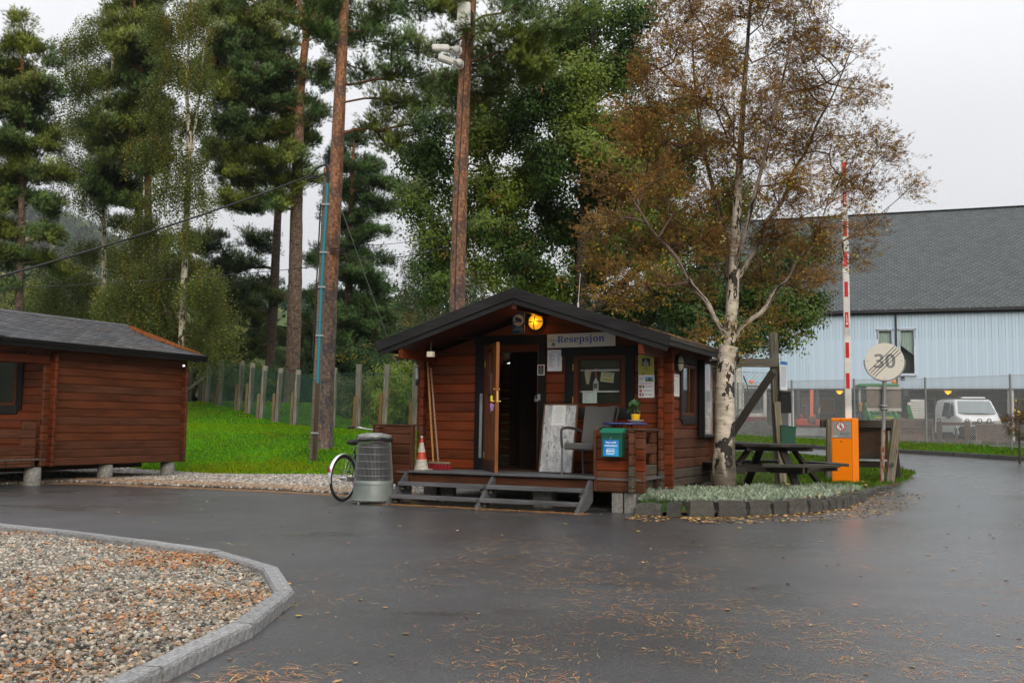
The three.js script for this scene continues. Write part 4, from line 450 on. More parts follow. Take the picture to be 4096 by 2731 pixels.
// traffic cone
{ const t = thing('traffic_cone', 'worn red and white traffic cone on the porch corner', 'traffic cone', W(-1.645, 0.484, 0.95), TH); const rr = (y) => lerp(0.118, 0.018, y / 0.5); const band = (y0, y1) => lathe([[rr(y0), y0], [rr(y1), y1]], 28); const cw = dirty([0.5, 0.48, 0.42]), cr = dirty([0.5, 0.055, 0.022], { roughness: 0.5 });
  part(t, 'cone_base', cbox(0.27, 0.025, 0.27, 0.008), dirty([0.3, 0.28, 0.25])).position.y = 0.0125; for (const [a, b, m] of [[0.02, 0.17, cw], [0.17, 0.285, cr], [0.285, 0.425, cw], [0.425, 0.5, cr]]) part(t, m === cr ? 'red_band' : 'white_band', band(a, b), m); part(t, 'cone_tip', lathe([[0.02, 0.5], [0.019, 0.525], [0.01, 0.535], [0, 0.536]], 16), cw); }
// two brooms
{ const t = thing('push_broom', 'push broom with red bristles leaning by the porch wall', 'broom', W(-1.60, 0.484, 0.45), TH); part(t, 'broom_head', cbox(0.38, 0.035, 0.055, 0.006), greyWood([0.4, 0.33, 0.27])).position.set(0, 0.105, 0); const r = rng(3), br = []; for (let i = 0; i < 220; i++) { const x = (r() - 0.5) * 0.36, z = (r() - 0.5) * 0.045; br.push(rod([x, 0.092, z], [x * 1.13 + (r() - 0.5) * 0.015, 0.0, z * 1.8 + (r() - 0.5) * 0.015], 0.0026, 3)); } const b = part(t, 'bristles', merge(br), std([0.36, 0.008, 0.022], { roughness: 0.5 })); b.userData.kind = 'stuff'; part(t, 'broom_stick', rod([-0.02, 0.11, 0], [-0.40, 1.63, -0.37], 0.0145, 10), wood([0.42, 0.3, 0.22])); }
{ const t = thing('broom_handle', 'light wooden broom handle leaning left of the red broom', 'broom', W(-1.745, 0.484, 0.42), TH); part(t, 'broom_stick', rod([0.02, 0.06, 0], [-0.33, 1.74, -0.36], 0.0165, 10), wood([0.56, 0.32, 0.12])); part(t, 'broom_head', cbox(0.1, 0.06, 0.04, 0.006), greyWood([0.16, 0.13, 0.11])).position.set(0.03, 0.03, 0); }
// litter bin
{ const t = thing('litter_bin', 'tall galvanised wire litter bin with lid and black bag', 'litter bin', [-2.06, swell(-2.06, -15.55), -15.55]); const rad = (y) => lerp(0.318, 0.243, y / 0.98);
  const zinc = dirty([0.27, 0.31, 0.30], { metalness: 0.35, roughness: 0.5 });
  part(t, 'drum', lathe([[0, 0.05], [rad(0.05) - 0.004, 0.05], [rad(0.05), 0.06], [rad(0.28), 0.28], [rad(0.28) + 0.005, 0.285], [rad(0.3) + 0.005, 0.30], [rad(0.345), 0.345], [rad(0.345) - 0.01, 0.345]], 48), zinc); part(t, 'bottom_rim', new THREE.TorusGeometry(rad(0.05), 0.008, 8, 48).rotateX(Math.PI / 2).translate(0, 0.06, 0), zinc);
  for (let i = 0; i < 3; i++) { const a = i * 2.1 + 2.25; part(t, 'foot', box(0.04, 0.10, 0.02, Math.cos(a) * 0.29, 0.045, Math.sin(a) * 0.29, 0.003, 0, -a, 0), zinc); }
  const vw = []; for (let i = 0; i < 84; i++) { const a = i / 84 * Math.PI * 2; vw.push(rod([Math.cos(a) * rad(0.33), 0.33, Math.sin(a) * rad(0.33)], [Math.cos(a) * rad(0.93), 0.93, Math.sin(a) * rad(0.93)], 0.0022, 4)); } const c = part(t, 'wire_cage', merge(vw), MT.galv); c.userData.kind = 'stuff';
  for (const y of [0.42, 0.525, 0.63, 0.735, 0.84, 0.93]) part(t, 'hoop', new THREE.TorusGeometry(rad(y) + 0.003, 0.0038, 6, 56).rotateX(Math.PI / 2).translate(0, y, 0), MT.galv);
  const bagMat = phys([0.022, 0.022, 0.026], { roughness: 0.35 }); const bag = lathe(Array.from({ length: 12 }, (_, i) => [rad(0.34 + i * 0.05) - 0.018, 0.34 + i * 0.05]), 64), p = bag.attributes.position; for (let i = 0; i < p.count; i++) { const a = Math.atan2(p.getZ(i), p.getX(i)), q = 1 - 0.07 * fbm(a * 3 + 10, p.getY(i) * 9, 3, 31); p.setX(i, p.getX(i) * q); p.setZ(i, p.getZ(i) * q); } bag.computeVertexNormals(); part(t, 'bin_bag', bag, bagMat);
  const fold = new THREE.TorusGeometry(rad(0.95) + 0.006, 0.03, 8, 90).rotateX(Math.PI / 2).translate(0, 0.955, 0), q = fold.attributes.position; for (let i = 0; i < q.count; i++) { const a = Math.atan2(q.getZ(i), q.getX(i)), k = 1 + 0.08 * (fbm(a * 5 + 10, q.getY(i) * 20, 3, 77) - 0.4); q.setXYZ(i, q.getX(i) * k, q.getY(i) + 0.03 * (fbm(a * 4 + 5, 2, 2, 8) - 0.5), q.getZ(i) * k); } fold.computeVertexNormals(); part(t, 'bag_rim', fold, bagMat);
  part(t, 'lid', lathe([[0, 1.055], [0.12, 1.05], [0.2, 1.035], [0.235, 1.022], [0.252, 1.02], [0.256, 1.005], [0.256, 0.965], [0.25, 0.96]], 48), std([1, 1, 1], { map: dataTex(256, 64, (u, v) => { const f = fbm(u * 12, v * 5, 4, 151, 12); const k = smoothstep(f, 0.50, 0.62) * (v < 0.5 ? 1 : 0.25); return [lerp(0.56, 0.36, k), lerp(0.59, 0.26, k), lerp(0.58, 0.2, k)]; }, true), metalness: 0.15, roughness: 0.42 })); }
// bicycle by the porch
{ const hub = W(-2.62, 0.36, 1.62), t = thing('bicycle', 'parked bicycle with silver mudguard half hidden behind the litter bin', 'bicycle', [hub[0], swell(hub[0], hub[2]), hub[2]], TH + Math.PI / 2); // local x: forward (away), y up
  const wheel = (x, nm) => { const w = part(t, nm); part(w, 'tyre', new THREE.TorusGeometry(0.335, 0.02, 10, 56).translate(x, 0.36, 0), MT.rubber); part(w, 'rim', new THREE.TorusGeometry(0.312, 0.012, 8, 56).translate(x, 0.36, 0), MT.steel); const sp = []; for (let i = 0; i < 32; i++) { const a = i / 32 * 6.283, b = a + (i % 2 ? 0.5 : -0.5); sp.push(rod([x + Math.cos(b) * 0.022, 0.36 + Math.sin(b) * 0.022, i % 2 ? 0.03 : -0.03], [x + Math.cos(a) * 0.31, 0.36 + Math.sin(a) * 0.31, 0], 0.0013, 4)); } part(w, 'spokes', merge(sp), MT.steel).userData.kind = 'stuff'; part(w, 'hub', rod([x, 0.36, -0.06], [x, 0.36, 0.06], 0.025, 14), MT.steel); };
  wheel(0, 'rear_wheel'); wheel(1.06, 'front_wheel');
  const guard = (x, a0, a1) => { const pts = []; const pos = [], idx = []; const n = 24; for (let i = 0; i <= n; i++) { const a = lerp(a0, a1, i / n); for (let j = 0; j < 5; j++) { const z = (j / 4 - 0.5) * 0.055, rr = 0.378 - z * z * 9; pos.push(x + Math.cos(a) * rr, 0.36 + Math.sin(a) * rr, z); } } for (let i = 0; i < n; i++) for (let j = 0; j < 4; j++) { const a = i * 5 + j; idx.push(a, a + 1, a + 5, a + 1, a + 6, a + 5); } const g = new THREE.BufferGeometry(); g.setAttribute('position', new THREE.Float32BufferAttribute(pos, 3)); g.setAttribute('uv', new THREE.Float32BufferAttribute(new Float32Array(pos.length / 3 * 2), 2)); g.setIndex(idx); g.computeVertexNormals(); return g; };
  const chrome = std([0.75, 0.76, 0.77], { metalness: 0.75, roughness: 0.28, side: THREE.DoubleSide }); part(t, 'mudguard', guard(0, R(35), R(190)), chrome); part(t, 'mudguard', guard(1.06, R(20), R(165)), chrome); part(t, 'rear_reflector', box(0.025, 0.075, 0.045, -0.395, 0.5, 0, 0.006), phys([0.25, 0.02, 0.02], { roughness: 0.2 }));
  const fr = std([0.03, 0.035, 0.05], { roughness: 0.35 }); part(t, 'bike_frame', [rod([0, 0.36, 0.05], [0.42, 0.30, 0.03], 0.011), rod([0, 0.36, -0.05], [0.42, 0.30, -0.03], 0.011), rod([0.42, 0.30, 0], [0.28, 0.80, 0], 0.015), rod([0.42, 0.3, 0], [0.90, 0.72, 0], 0.017), rod([0.30, 0.66, 0], [0.88, 0.82, 0], 0.014), rod([0, 0.36, 0.05], [0.29, 0.74, 0.02], 0.008), rod([0, 0.36, -0.05], [0.29, 0.74, -0.02], 0.008), rod([0.86, 0.9, 0], [1.06, 0.36, 0.05], 0.013), rod([0.86, 0.9, 0], [1.06, 0.36, -0.05], 0.013)], fr);
  part(t, 'saddle', new THREE.SphereGeometry(1, 16, 10).scale(0.14, 0.045, 0.085).translate(0.24, 0.90, 0), MT.rubber); part(t, 'seat_post', rod([0.28, 0.78, 0], [0.25, 0.88, 0], 0.013), MT.steel); part(t, 'handlebar', tube([[0.62, 1.12, -0.30], [0.76, 1.13, -0.27], [0.84, 1.1, -0.1], [0.84, 1.1, 0.1], [0.76, 1.13, 0.27], [0.62, 1.12, 0.30]], 0.011, 30, 8), MT.steel); for (const s of [-1, 1]) part(t, 'grip', rod([0.56, 1.12, s * 0.31], [0.70, 1.13, s * 0.285], 0.017, 10), MT.rubber); part(t, 'stem', rod([0.86, 0.88, 0], [0.83, 1.1, 0], 0.013), MT.steel); part(t, 'crank', [rod([0.42, 0.30, -0.07], [0.42, 0.30, 0.07], 0.016), rod([0.42, 0.3, 0.08], [0.50, 0.16, 0.08], 0.009), rod([0.42, 0.3, -0.08], [0.34, 0.44, -0.08], 0.009)], MT.steel); for (const [x, y, z] of [[0.5, 0.16, 0.12], [0.34, 0.44, -0.12]]) part(t, 'pedal', box(0.09, 0.02, 0.06, x, y, z, 0.004), MT.rubber); part(t, 'chain_guard', box(0.46, 0.07, 0.012, 0.2, 0.33, 0.07, 0.003, 0, 0, -0.1), chrome); }
// ------------------------------------------------------------------ raised bed with stone edging
const BF = [[1.72, -14.05], [2.22, -13.86], [2.54, -13.9], [3.06, -14.03], [3.77, -14.44], [4.43, -14.9], [5.06, -15.75], [5.92, -17.5], [7.11, -20.0], [7.7, -20.9], [9.2, -23.4], [9.76, -26], [7.8, -29.2], [4.4, -31], [0.8, -30], [0.8, -19], [1.6, -16.5]];
const bedY = (x, z) => lerp(0.175, gy(x, z) + 0.05, smoothstep(-z, 16.5, 23)) + (fbm(x * 1.3, z * 1.3, 3, 131) - 0.5) * 0.07;
const inPoly = (P, x, z) => { let c = false; for (let i = 0, j = P.length - 1; i < P.length; j = i++) if ((P[i][1] > z) !== (P[j][1] > z) && x < (P[j][0] - P[i][0]) * (z - P[i][1]) / (P[j][1] - P[i][1]) + P[i][0]) c = !c; return c; };
const polySheet = (P, y, cell, edge = -0.03) => { // grid clipped to a polygon by moving outer vertices to its border
  const c = P.reduce((a, p) => [a[0] + p[0] / P.length, a[1] + p[1] / P.length], [0, 0]); const B = []; for (let i = 0; i < P.length; i++) { const a = P[i], b = P[(i + 1) % P.length], n = Math.max(1, Math.ceil(Math.hypot(b[0] - a[0], b[1] - a[1]) / cell)); for (let k = 0; k < n; k++) B.push([lerp(a[0], b[0], k / n), lerp(a[1], b[1], k / n)]); }
  const N = B.length, rings = 26; return sheet(N, rings, (a, b) => { const p = B[Math.round(a * N) % N], t = 1 - b, x = lerp(c[0], p[0], t), z = lerp(c[1], p[1], t); return [x, y(x, z) + (b === 0 ? edge : 0), z]; });
};
const bedTex = dataTex(512, 512, (u, v, x, y) => { const X = u, f = fbm(u * 8, v * 8, 5, 161, 8, 8), n = hash(x, y, 7), g = smoothstep(f, 0.47, 0.6); const b = 0.75 + n * 0.5; return [lerp(0.30, 0.20, g) * b, lerp(0.22, 0.33, g) * b, lerp(0.14, 0.06, g) * b]; }, true, [0.16, 0.16]);
struct('planting_bed', polySheet(BF, bedY, 0.4, -0.12), std([1, 1, 1], { map: bedTex, roughness: 0.95, bumpMap: bedTex, bumpScale: 0.03 }));
const grassMix = (x, z) => smoothstep(-z, 17.2, 19.5) * smoothstep(fbm(x * 0.9, z * 0.9, 3, 171) + smoothstep(-z, 17, 24) * 0.35, 0.35, 0.65);
{ const r = rng(301), L = [], C = [], LL = [], LC = [];
  for (let i = 0; i < 26000; i++) { const x = 2.5 + r() * 7.4, z = -15.5 - r() * 15; if (!inPoly(BF, x, z) || r() > grassMix(x, z) + 0.02) continue; const b = 0.7 + r() * 0.6; L.push(M4(V(x, bedY(x, z) - 0.01, z), 0, r() * 6.28, 0, 0.6 + r() * 0.8)); C.push(lin(0.105 * b, 0.20 * b, 0.014 * b)); }
  inst(scene, 'bed_grass', bladeGeo, bladeMat, L, C);
  const lc = [[0.36, 0.2, 0.09], [0.25, 0.13, 0.06], [0.48, 0.30, 0.12], [0.42, 0.22, 0.12], [0.55, 0.36, 0.2], [0.5, 0.36, 0.06]];
  for (let i = 0; i < 3600; i++) { const x = 2.3 + r() * 6.9, z = -14.6 - r() * 8.5; if (!inPoly(BF, x, z) || r() > (1.1 - grassMix(x, z)) * smoothstep(fbm(x * 1.4, z * 1.4, 3, 172), 0.3, 0.6)) continue; const c = lc[Math.floor(r() * 6)], b = 0.65 + r() * 0.5, s = 0.035 + r() * 0.05; LL.push(M4(V(x, bedY(x, z) + 0.02 + r() * 0.03, z), (r() - 0.5) * 1.3, r() * 6.28, (r() - 0.5) * 1.3, V(s, s, s * 1.2))); LC.push(lin(c[0] * b, c[1] * b, c[2] * b)); }
  for (let i = 0; i < 1500; i++) { const t = r() * (BF.length - 9), k = Math.floor(t), p = BF[k], q = BF[k + 1], f = t - k, o = 0.05 + Math.pow(r(), 2) * 0.9, dx = q[0] - p[0], dz = q[1] - p[1], l = Math.hypot(dx, dz), x = lerp(p[0], q[0], f) - dz / l * o, z = lerp(p[1], q[1], f) + dx / l * o; const c = lc[Math.floor(r() * 6)], b = 0.65 + r() * 0.5, s = 0.02 + r() * 0.035; LL.push(M4(V(x, gy(x, z) + swell(x, z) + 0.008, z), (r() - 0.5) * 0.4, r() * 6.28, (r() - 0.5) * 0.4, V(s, s, s * 1.2))); LC.push(lin(c[0] * b, c[1] * b, c[2] * b)); }
  for (let i = 0; i < 260; i++) { const d = 4 + r() * 16, x = (r() - 0.4) * d; if (inIsland(x, -d)) continue; const c = lc[Math.floor(r() * 6)], s = 0.02 + r() * 0.03; LL.push(M4(V(x, gy(x, -d) + swell(x, -d) + 0.006, -d), 0.1, r() * 6.28, 0.1, V(s, s, s * 1.2))); LC.push(lin(c[0] * 0.8, c[1] * 0.8, c[2] * 0.8)); }
  inst(scene, 'fallen_leaves', leafGeo, leafMat, LL, LC); }
const edging = struct('stone_edging'); { const r = rng(51), m = [[0.20, 0.195, 0.17], [0.165, 0.165, 0.15], [0.225, 0.215, 0.185], [0.18, 0.17, 0.155]].map((c) => stone(c, { bumpScale: 0.008 }));
  let acc = []; for (let i = 0; i < 9; i++) { const a = BF[i], b = BF[i + 1], L = Math.hypot(b[0] - a[0], b[1] - a[1]); acc.push([a, b, L]); } const total = acc.reduce((s, x) => s + x[2], 0); const at = (s) => { for (const [a, b, L] of acc) { if (s <= L) return [lerp(a[0], b[0], s / L), lerp(a[1], b[1], s / L), Math.atan2(-(b[1] - a[1]), b[0] - a[0])]; s -= L; } return null; };
  const W8 = [0.40, 0.22, 0.38, 0.46, 0.44, 0.27, 0.42, 0.30, 0.26, 0.3, 0.26, 0.3, 0.28, 0.34, 0.3]; let s = -0.02, k = 0; while (s < total - 0.3) { const w = W8[k % W8.length] * (0.94 + r() * 0.12), p = at(Math.max(0, s + w / 2)); if (!p) break; const h = lerp(0.20, 0.11, clamp((s - 2.5) / 5, 0, 1)) * (0.84 + r() * 0.3); const g = new THREE.BoxGeometry(w - 0.03, h + 0.1, 0.24, 6, 4, 4), q = g.attributes.position, sk = (r() - 0.5) * 0.14; const sv = r() * 50; for (let i = 0; i < q.count; i++) { let x = q.getX(i), y = q.getY(i), z = q.getZ(i); const e = Math.pow(Math.abs(x) / (w / 2), 4); y -= y > 0 ? e * 0.035 : 0; x += sk * y; const n = fbm(x * 9 + sv, y * 9 + z * 7, 3, 91) - 0.5, n2 = fbm(z * 9 + sv, x * 8 - y * 6, 3, 92) - 0.5; q.setXYZ(i, x * (1 - 0.06 * (y > 0 ? 1 : 0)) + n * 0.035, y + n2 * 0.03, z + n * 0.05); } const g2 = NI(g); g2.computeVertexNormals(); const o = part(edging, 'stone', g2, m[k % 4]); o.position.set(p[0] + Math.sin(p[2]) * -0.0 + Math.cos(p[2] + Math.PI / 2) * 0.07, h / 2 - 0.05, p[1] - Math.sin(p[2] + Math.PI / 2) * 0.07); o.rotation.y = p[2]; s += w + r() * 0.02 + (k < 3 ? 0.045 : 0.008); k++; } }
{ // silvery ground cover
  const pos = [], r0 = rng(8); const lf = (bx, by, bz, dx, dy, dz, w) => { const l = Math.hypot(dx, dz) || 1, px = -dz / l * w, pz = dx / l * w; const mx = bx + dx * 0.5, my = by + dy * 0.55, mz = bz + dz * 0.5; pos.push(bx, by, bz, mx + px, my, mz + pz, mx - px, my, mz - pz, mx - px, my, mz - pz, mx + px, my, mz + pz, bx + dx, by + dy, bz + dz); }; for (let i = 0; i < 14; i++) { const a = i * 2.4, y = i * 0.0045, l = 0.030 - i * 0.0009; lf(0.0, y, 0.0, Math.cos(a) * l, 0.016, Math.sin(a) * l, 0.0042); } const g = new THREE.BufferGeometry(); g.setAttribute('position', new THREE.Float32BufferAttribute(pos, 3)); const nn = new Float32Array(pos.length); for (let i = 0; i < nn.length; i += 3) { nn[i] = pos[i] * 14; nn[i + 1] = 0.8; nn[i + 2] = pos[i + 2] * 14; } g.setAttribute('normal', new THREE.BufferAttribute(nn, 3)); g.setAttribute('uv', new THREE.BufferAttribute(new Float32Array(pos.length / 3 * 2), 2));
  const r = rng(61), L = [], C = []; for (let i = 0; i < 24000; i++) { const x = 1.75 + r() * 4.3, z = -13.9 - r() * 4.4; if (!inPoly(BF, x, z)) continue; const lim = 1.25 + 0.45 * Math.exp(-(((x - 2.7) / 1.1) ** 2)) - Math.max(0, x - 3.7) * 0.42; let e = 9; for (let k = 0; k < 7; k++) { const a = BF[k], b = BF[k + 1], t = clamp(((x - a[0]) * (b[0] - a[0]) + (z - a[1]) * (b[1] - a[1])) / ((b[0] - a[0]) ** 2 + (b[1] - a[1]) ** 2), 0, 1); e = Math.min(e, Math.hypot(x - lerp(a[0], b[0], t), z - lerp(a[1], b[1], t))); } if (e > lim + (fbm(x * 3, z * 3, 2, 7) - 0.5) * 0.5 || (e < 0.12 && r() > 0.25)) continue; const hole = smoothstep(fbm(x * 2.6 + 5, z * 2.6, 3, 181), 0.60, 0.68) * smoothstep(e, 0.5, 0.8); if (r() < hole) continue; const h = 0.03 * smoothstep(fbm(x * 1.7, z * 1.7, 2, 183), 0.2, 0.8) + 0.06 * smoothstep(e, 0.1, 0.6); L.push(M4(V(x, bedY(x, z) + h * r() + 0.01, z), (r() - 0.5) * 0.9 + 0.15, r() * 6.28, (r() - 0.5) * 0.9, 0.55 + r() * 0.6)); const b = 0.65 + r() * 0.6, w = r(); C.push(lin(lerp(0.36, 0.46, w) * b, lerp(0.45, 0.52, w) * b, lerp(0.28, 0.42, w) * b)); }
  inst(scene, 'silver_ground_cover', g, std([1, 1, 1], { roughness: 0.85, side: THREE.DoubleSide }), L, C); }
// ------------------------------------------------------------------ octagonal picnic table
{ const px = 4.42, pz = -17.45, t = thing('picnic_table', 'dark weathered octagonal picnic table with four benches behind the birch', 'picnic table', [px, bedY(px, pz) - 0.01, pz], 0.22), dk = [[0.042, 0.034, 0.028], [0.052, 0.042, 0.034], [0.036, 0.03, 0.026]].map((c) => greyWood(c, { roughness: 0.7 })), gw = greyWood([0.075, 0.066, 0.058], { roughness: 0.75 });
  const Rt = 0.66, np = 8, pw = 2 * Rt / np; for (let i = 0; i < np; i++) { const x0 = -Rt + i * pw + 0.004, x1 = x0 + pw - 0.008, f = (x) => Math.min(Rt, (Rt * Math.SQRT2 - Math.abs(x))); part(t, 'plank', extrude([[x0, -f(x0)], [x1, -f(x1)], [x1, f(x1)], [x0, f(x0)]], 0.036, 0.004).rotateX(-Math.PI / 2), i % 3 ? dk[0] : gw).position.y = 0.765; }
  part(t, 'table_batten', box(1.2, 0.07, 0.05, 0, 0.705, 0.3), dk[2]); part(t, 'table_batten', box(1.2, 0.07, 0.05, 0, 0.705, -0.3), dk[2]);
  for (let k = 0; k < 4; k++) { const a = k * Math.PI / 2, c = Math.cos(a), s = Math.sin(a), p = (r, y, o = 0) => [c * r - s * o, y, s * r + c * o]; const up = V(-s, 0, c);
    part(t, 'leg', beam(p(0.40, 0.70), p(0.98, 0.0), 0.055, 0.13, 0.005, V(c, 0.5, s)).clone(), dk[2]); part(t, 'bench_support', beam(p(0.08, 0.37, 0.05), p(1.20, 0.40, 0.05), 0.13, 0.045), dk[1]); part(t, 'bench_support', beam(p(0.5, 0.33, -0.05), p(1.16, 0.40, -0.05), 0.11, 0.045), dk[1]);
    for (const [r0, r1, half] of [[0.86, 1.005, 0.66], [1.015, 1.16, 0.62]]) { const pts = []; const n = 8; for (let i = 0; i <= n; i++) { const q = (i / n - 0.5) * 2 * half; pts.push([r1 * Math.cos(q * 0.86) + 0.05, r1 * Math.sin(q)]); } for (let i = n; i >= 0; i--) { const q = (i / n - 0.5) * 2 * half; pts.push([r0 * Math.cos(q * 0.8) + 0.05, r0 * Math.sin(q)]); } const g = extrude(pts, 0.036, 0.004).rotateX(-Math.PI / 2).rotateY(-a); part(t, 'bench_plank', g, r0 > 1 ? gw : dk[0]).position.y = 0.455; } } }
// ------------------------------------------------------------------ barrier
{ const x = 6.70, z = -20.6, t = thing('barrier', 'orange barrier cabinet with raised red and white striped boom', 'barrier', [x, bedY(x, z) - 0.01, z], -R(34)); const or = phys([0.95, 0.235, 0.0], { roughness: 0.45, specularIntensity: 0.5 }), seam = std([0.25, 0.07, 0.005]);
  part(t, 'plinth', box(0.40, 0.06, 0.33, 0, 0.03, 0, 0.004), MT.black); part(t, 'cabinet', box(0.44, 1.27, 0.37, 0, 0.69, 0, 0.014), or); part(t, 'cabinet_door', box(0.375, 0.83, 0.012, -0.012, 0.50, 0.185, 0.004), or); part(t, 'seam', [box(0.006, 1.26, 0.004, 0.185, 0.69, 0.186, 0.001), box(0.38, 0.006, 0.004, -0.01, 0.925, 0.188, 0.001), box(0.38, 0.006, 0.004, -0.01, 1.27, 0.186, 0.001)], seam);
  const f = part(t, 'front_panel', new THREE.PlaneGeometry(0.37, 0.325), std([1, 1, 1], { map: canvasTex(512, 450, (g, w, h) => { fillBg(g, w, h, '#9fa0a0'); g.fillStyle = '#fff'; g.beginPath(); g.arc(w * 0.45, h * 0.31, h * 0.25, 0, 7); g.fill(); g.fillStyle = '#111'; g.beginPath(); g.arc(w * 0.46, h * 0.16, h * 0.04, 0, 7); g.fill(); g.strokeStyle = '#111'; g.lineWidth = h * 0.055; const ln = (p) => { g.beginPath(); p.forEach(([a, b], i) => i ? g.lineTo(a * w, b * h) : g.moveTo(a * w, b * h)); g.stroke(); }; ln([[0.46, 0.22], [0.45, 0.36]]); g.lineWidth = h * 0.032; ln([[0.45, 0.34], [0.5, 0.43], [0.5, 0.51]]); ln([[0.45, 0.35], [0.39, 0.43], [0.34, 0.46]]); ln([[0.46, 0.24], [0.53, 0.29], [0.54, 0.36]]); ln([[0.45, 0.24], [0.38, 0.28], [0.33, 0.28]]); g.strokeStyle = '#c8102e'; g.lineWidth = h * 0.05; g.beginPath(); g.arc(w * 0.45, h * 0.31, h * 0.25, 0, 7); g.stroke(); ln([[0.30, 0.13], [0.60, 0.49]]); g.fillStyle = '#444'; g.font = 'bold ' + h * 0.075 + 'px sans-serif'; g.fillText('AUTOMATIC', w * 0.58, h * 0.73); g.fillText('SYSTEMS', w * 0.58, h * 0.80); g.beginPath(); g.moveTo(w * 0.42, h * 0.80); g.lineTo(w * 0.50, h * 0.66); g.lineTo(w * 0.56, h * 0.80); g.lineTo(w * 0.51, h * 0.80); g.lineTo(w * 0.50, h * 0.74); g.lineTo(w * 0.47, h * 0.80); g.fill(); g.fillRect(w * 0.5, h * 0.9, w * 0.42, h * 0.02); g.fillStyle = '#c4c6c6'; g.fillRect(w * 0.02, h * 0.84, w * 0.28, h * 0.11); }), roughness: 0.4, metalness: 0.2 })); f.position.set(-0.012, 1.095, 0.1885);
  for (const y of [1.298, 0.86]) part(t, 'lock', new THREE.CylinderGeometry(0.014, 0.014, 0.012, 14).rotateX(Math.PI / 2).translate(-0.02, y, 0.193), MT.steel);
  const b = part(t, 'boom'); b.position.set(0.06, 1.32, -0.05); b.rotation.y = R(20); b.rotation.z = 0.004; const bl = 5.62; part(b, 'boom_tube', box(0.128, bl, 0.05, 0, bl / 2 - 0.1, 0, 0.012), dirty([0.68, 0.68, 0.66], { roughness: 0.4 }));
  for (let i = 0; i < 9; i++) { const y0 = 0.60 + i * 0.618, fade = i === 4 ? [0.62, 0.04, 0.06] : [0.55, 0.006, 0.012]; const h = Math.min(0.31, bl - 0.1 - y0); if (h < 0.05) break; part(b, 'red_stripe', box(0.07, h, 0.004, -0.002, y0 + h / 2, 0.0262, 0.001), dirty(fade, { roughness: 0.4 })); if (i === 2 || i === 6) { const m = part(b, 'stripe_print', new THREE.PlaneGeometry(0.05, 0.26), std([1, 1, 1], { map: canvasTex(64, 330, (g, w, h2) => { fillBg(g, w, h2, '#c00d16'); g.save(); g.translate(w * 0.62, h2 * 0.94); g.rotate(-Math.PI / 2); g.fillStyle = '#ead8d8'; g.font = 'bold 36px sans-serif'; g.fillText('AUTOMATIC', h2 * 0.26, 2, h2 * 0.6); g.font = 'bold 24px sans-serif'; g.fillText('SYSTEMS', h2 * 0.26, 26, h2 * 0.5); g.fillRect(h2 * 0.05, -22, h2 * 0.15, 40); g.restore(); }) })); m.position.set(-0.002, y0 + h / 2, 0.0292); } } }
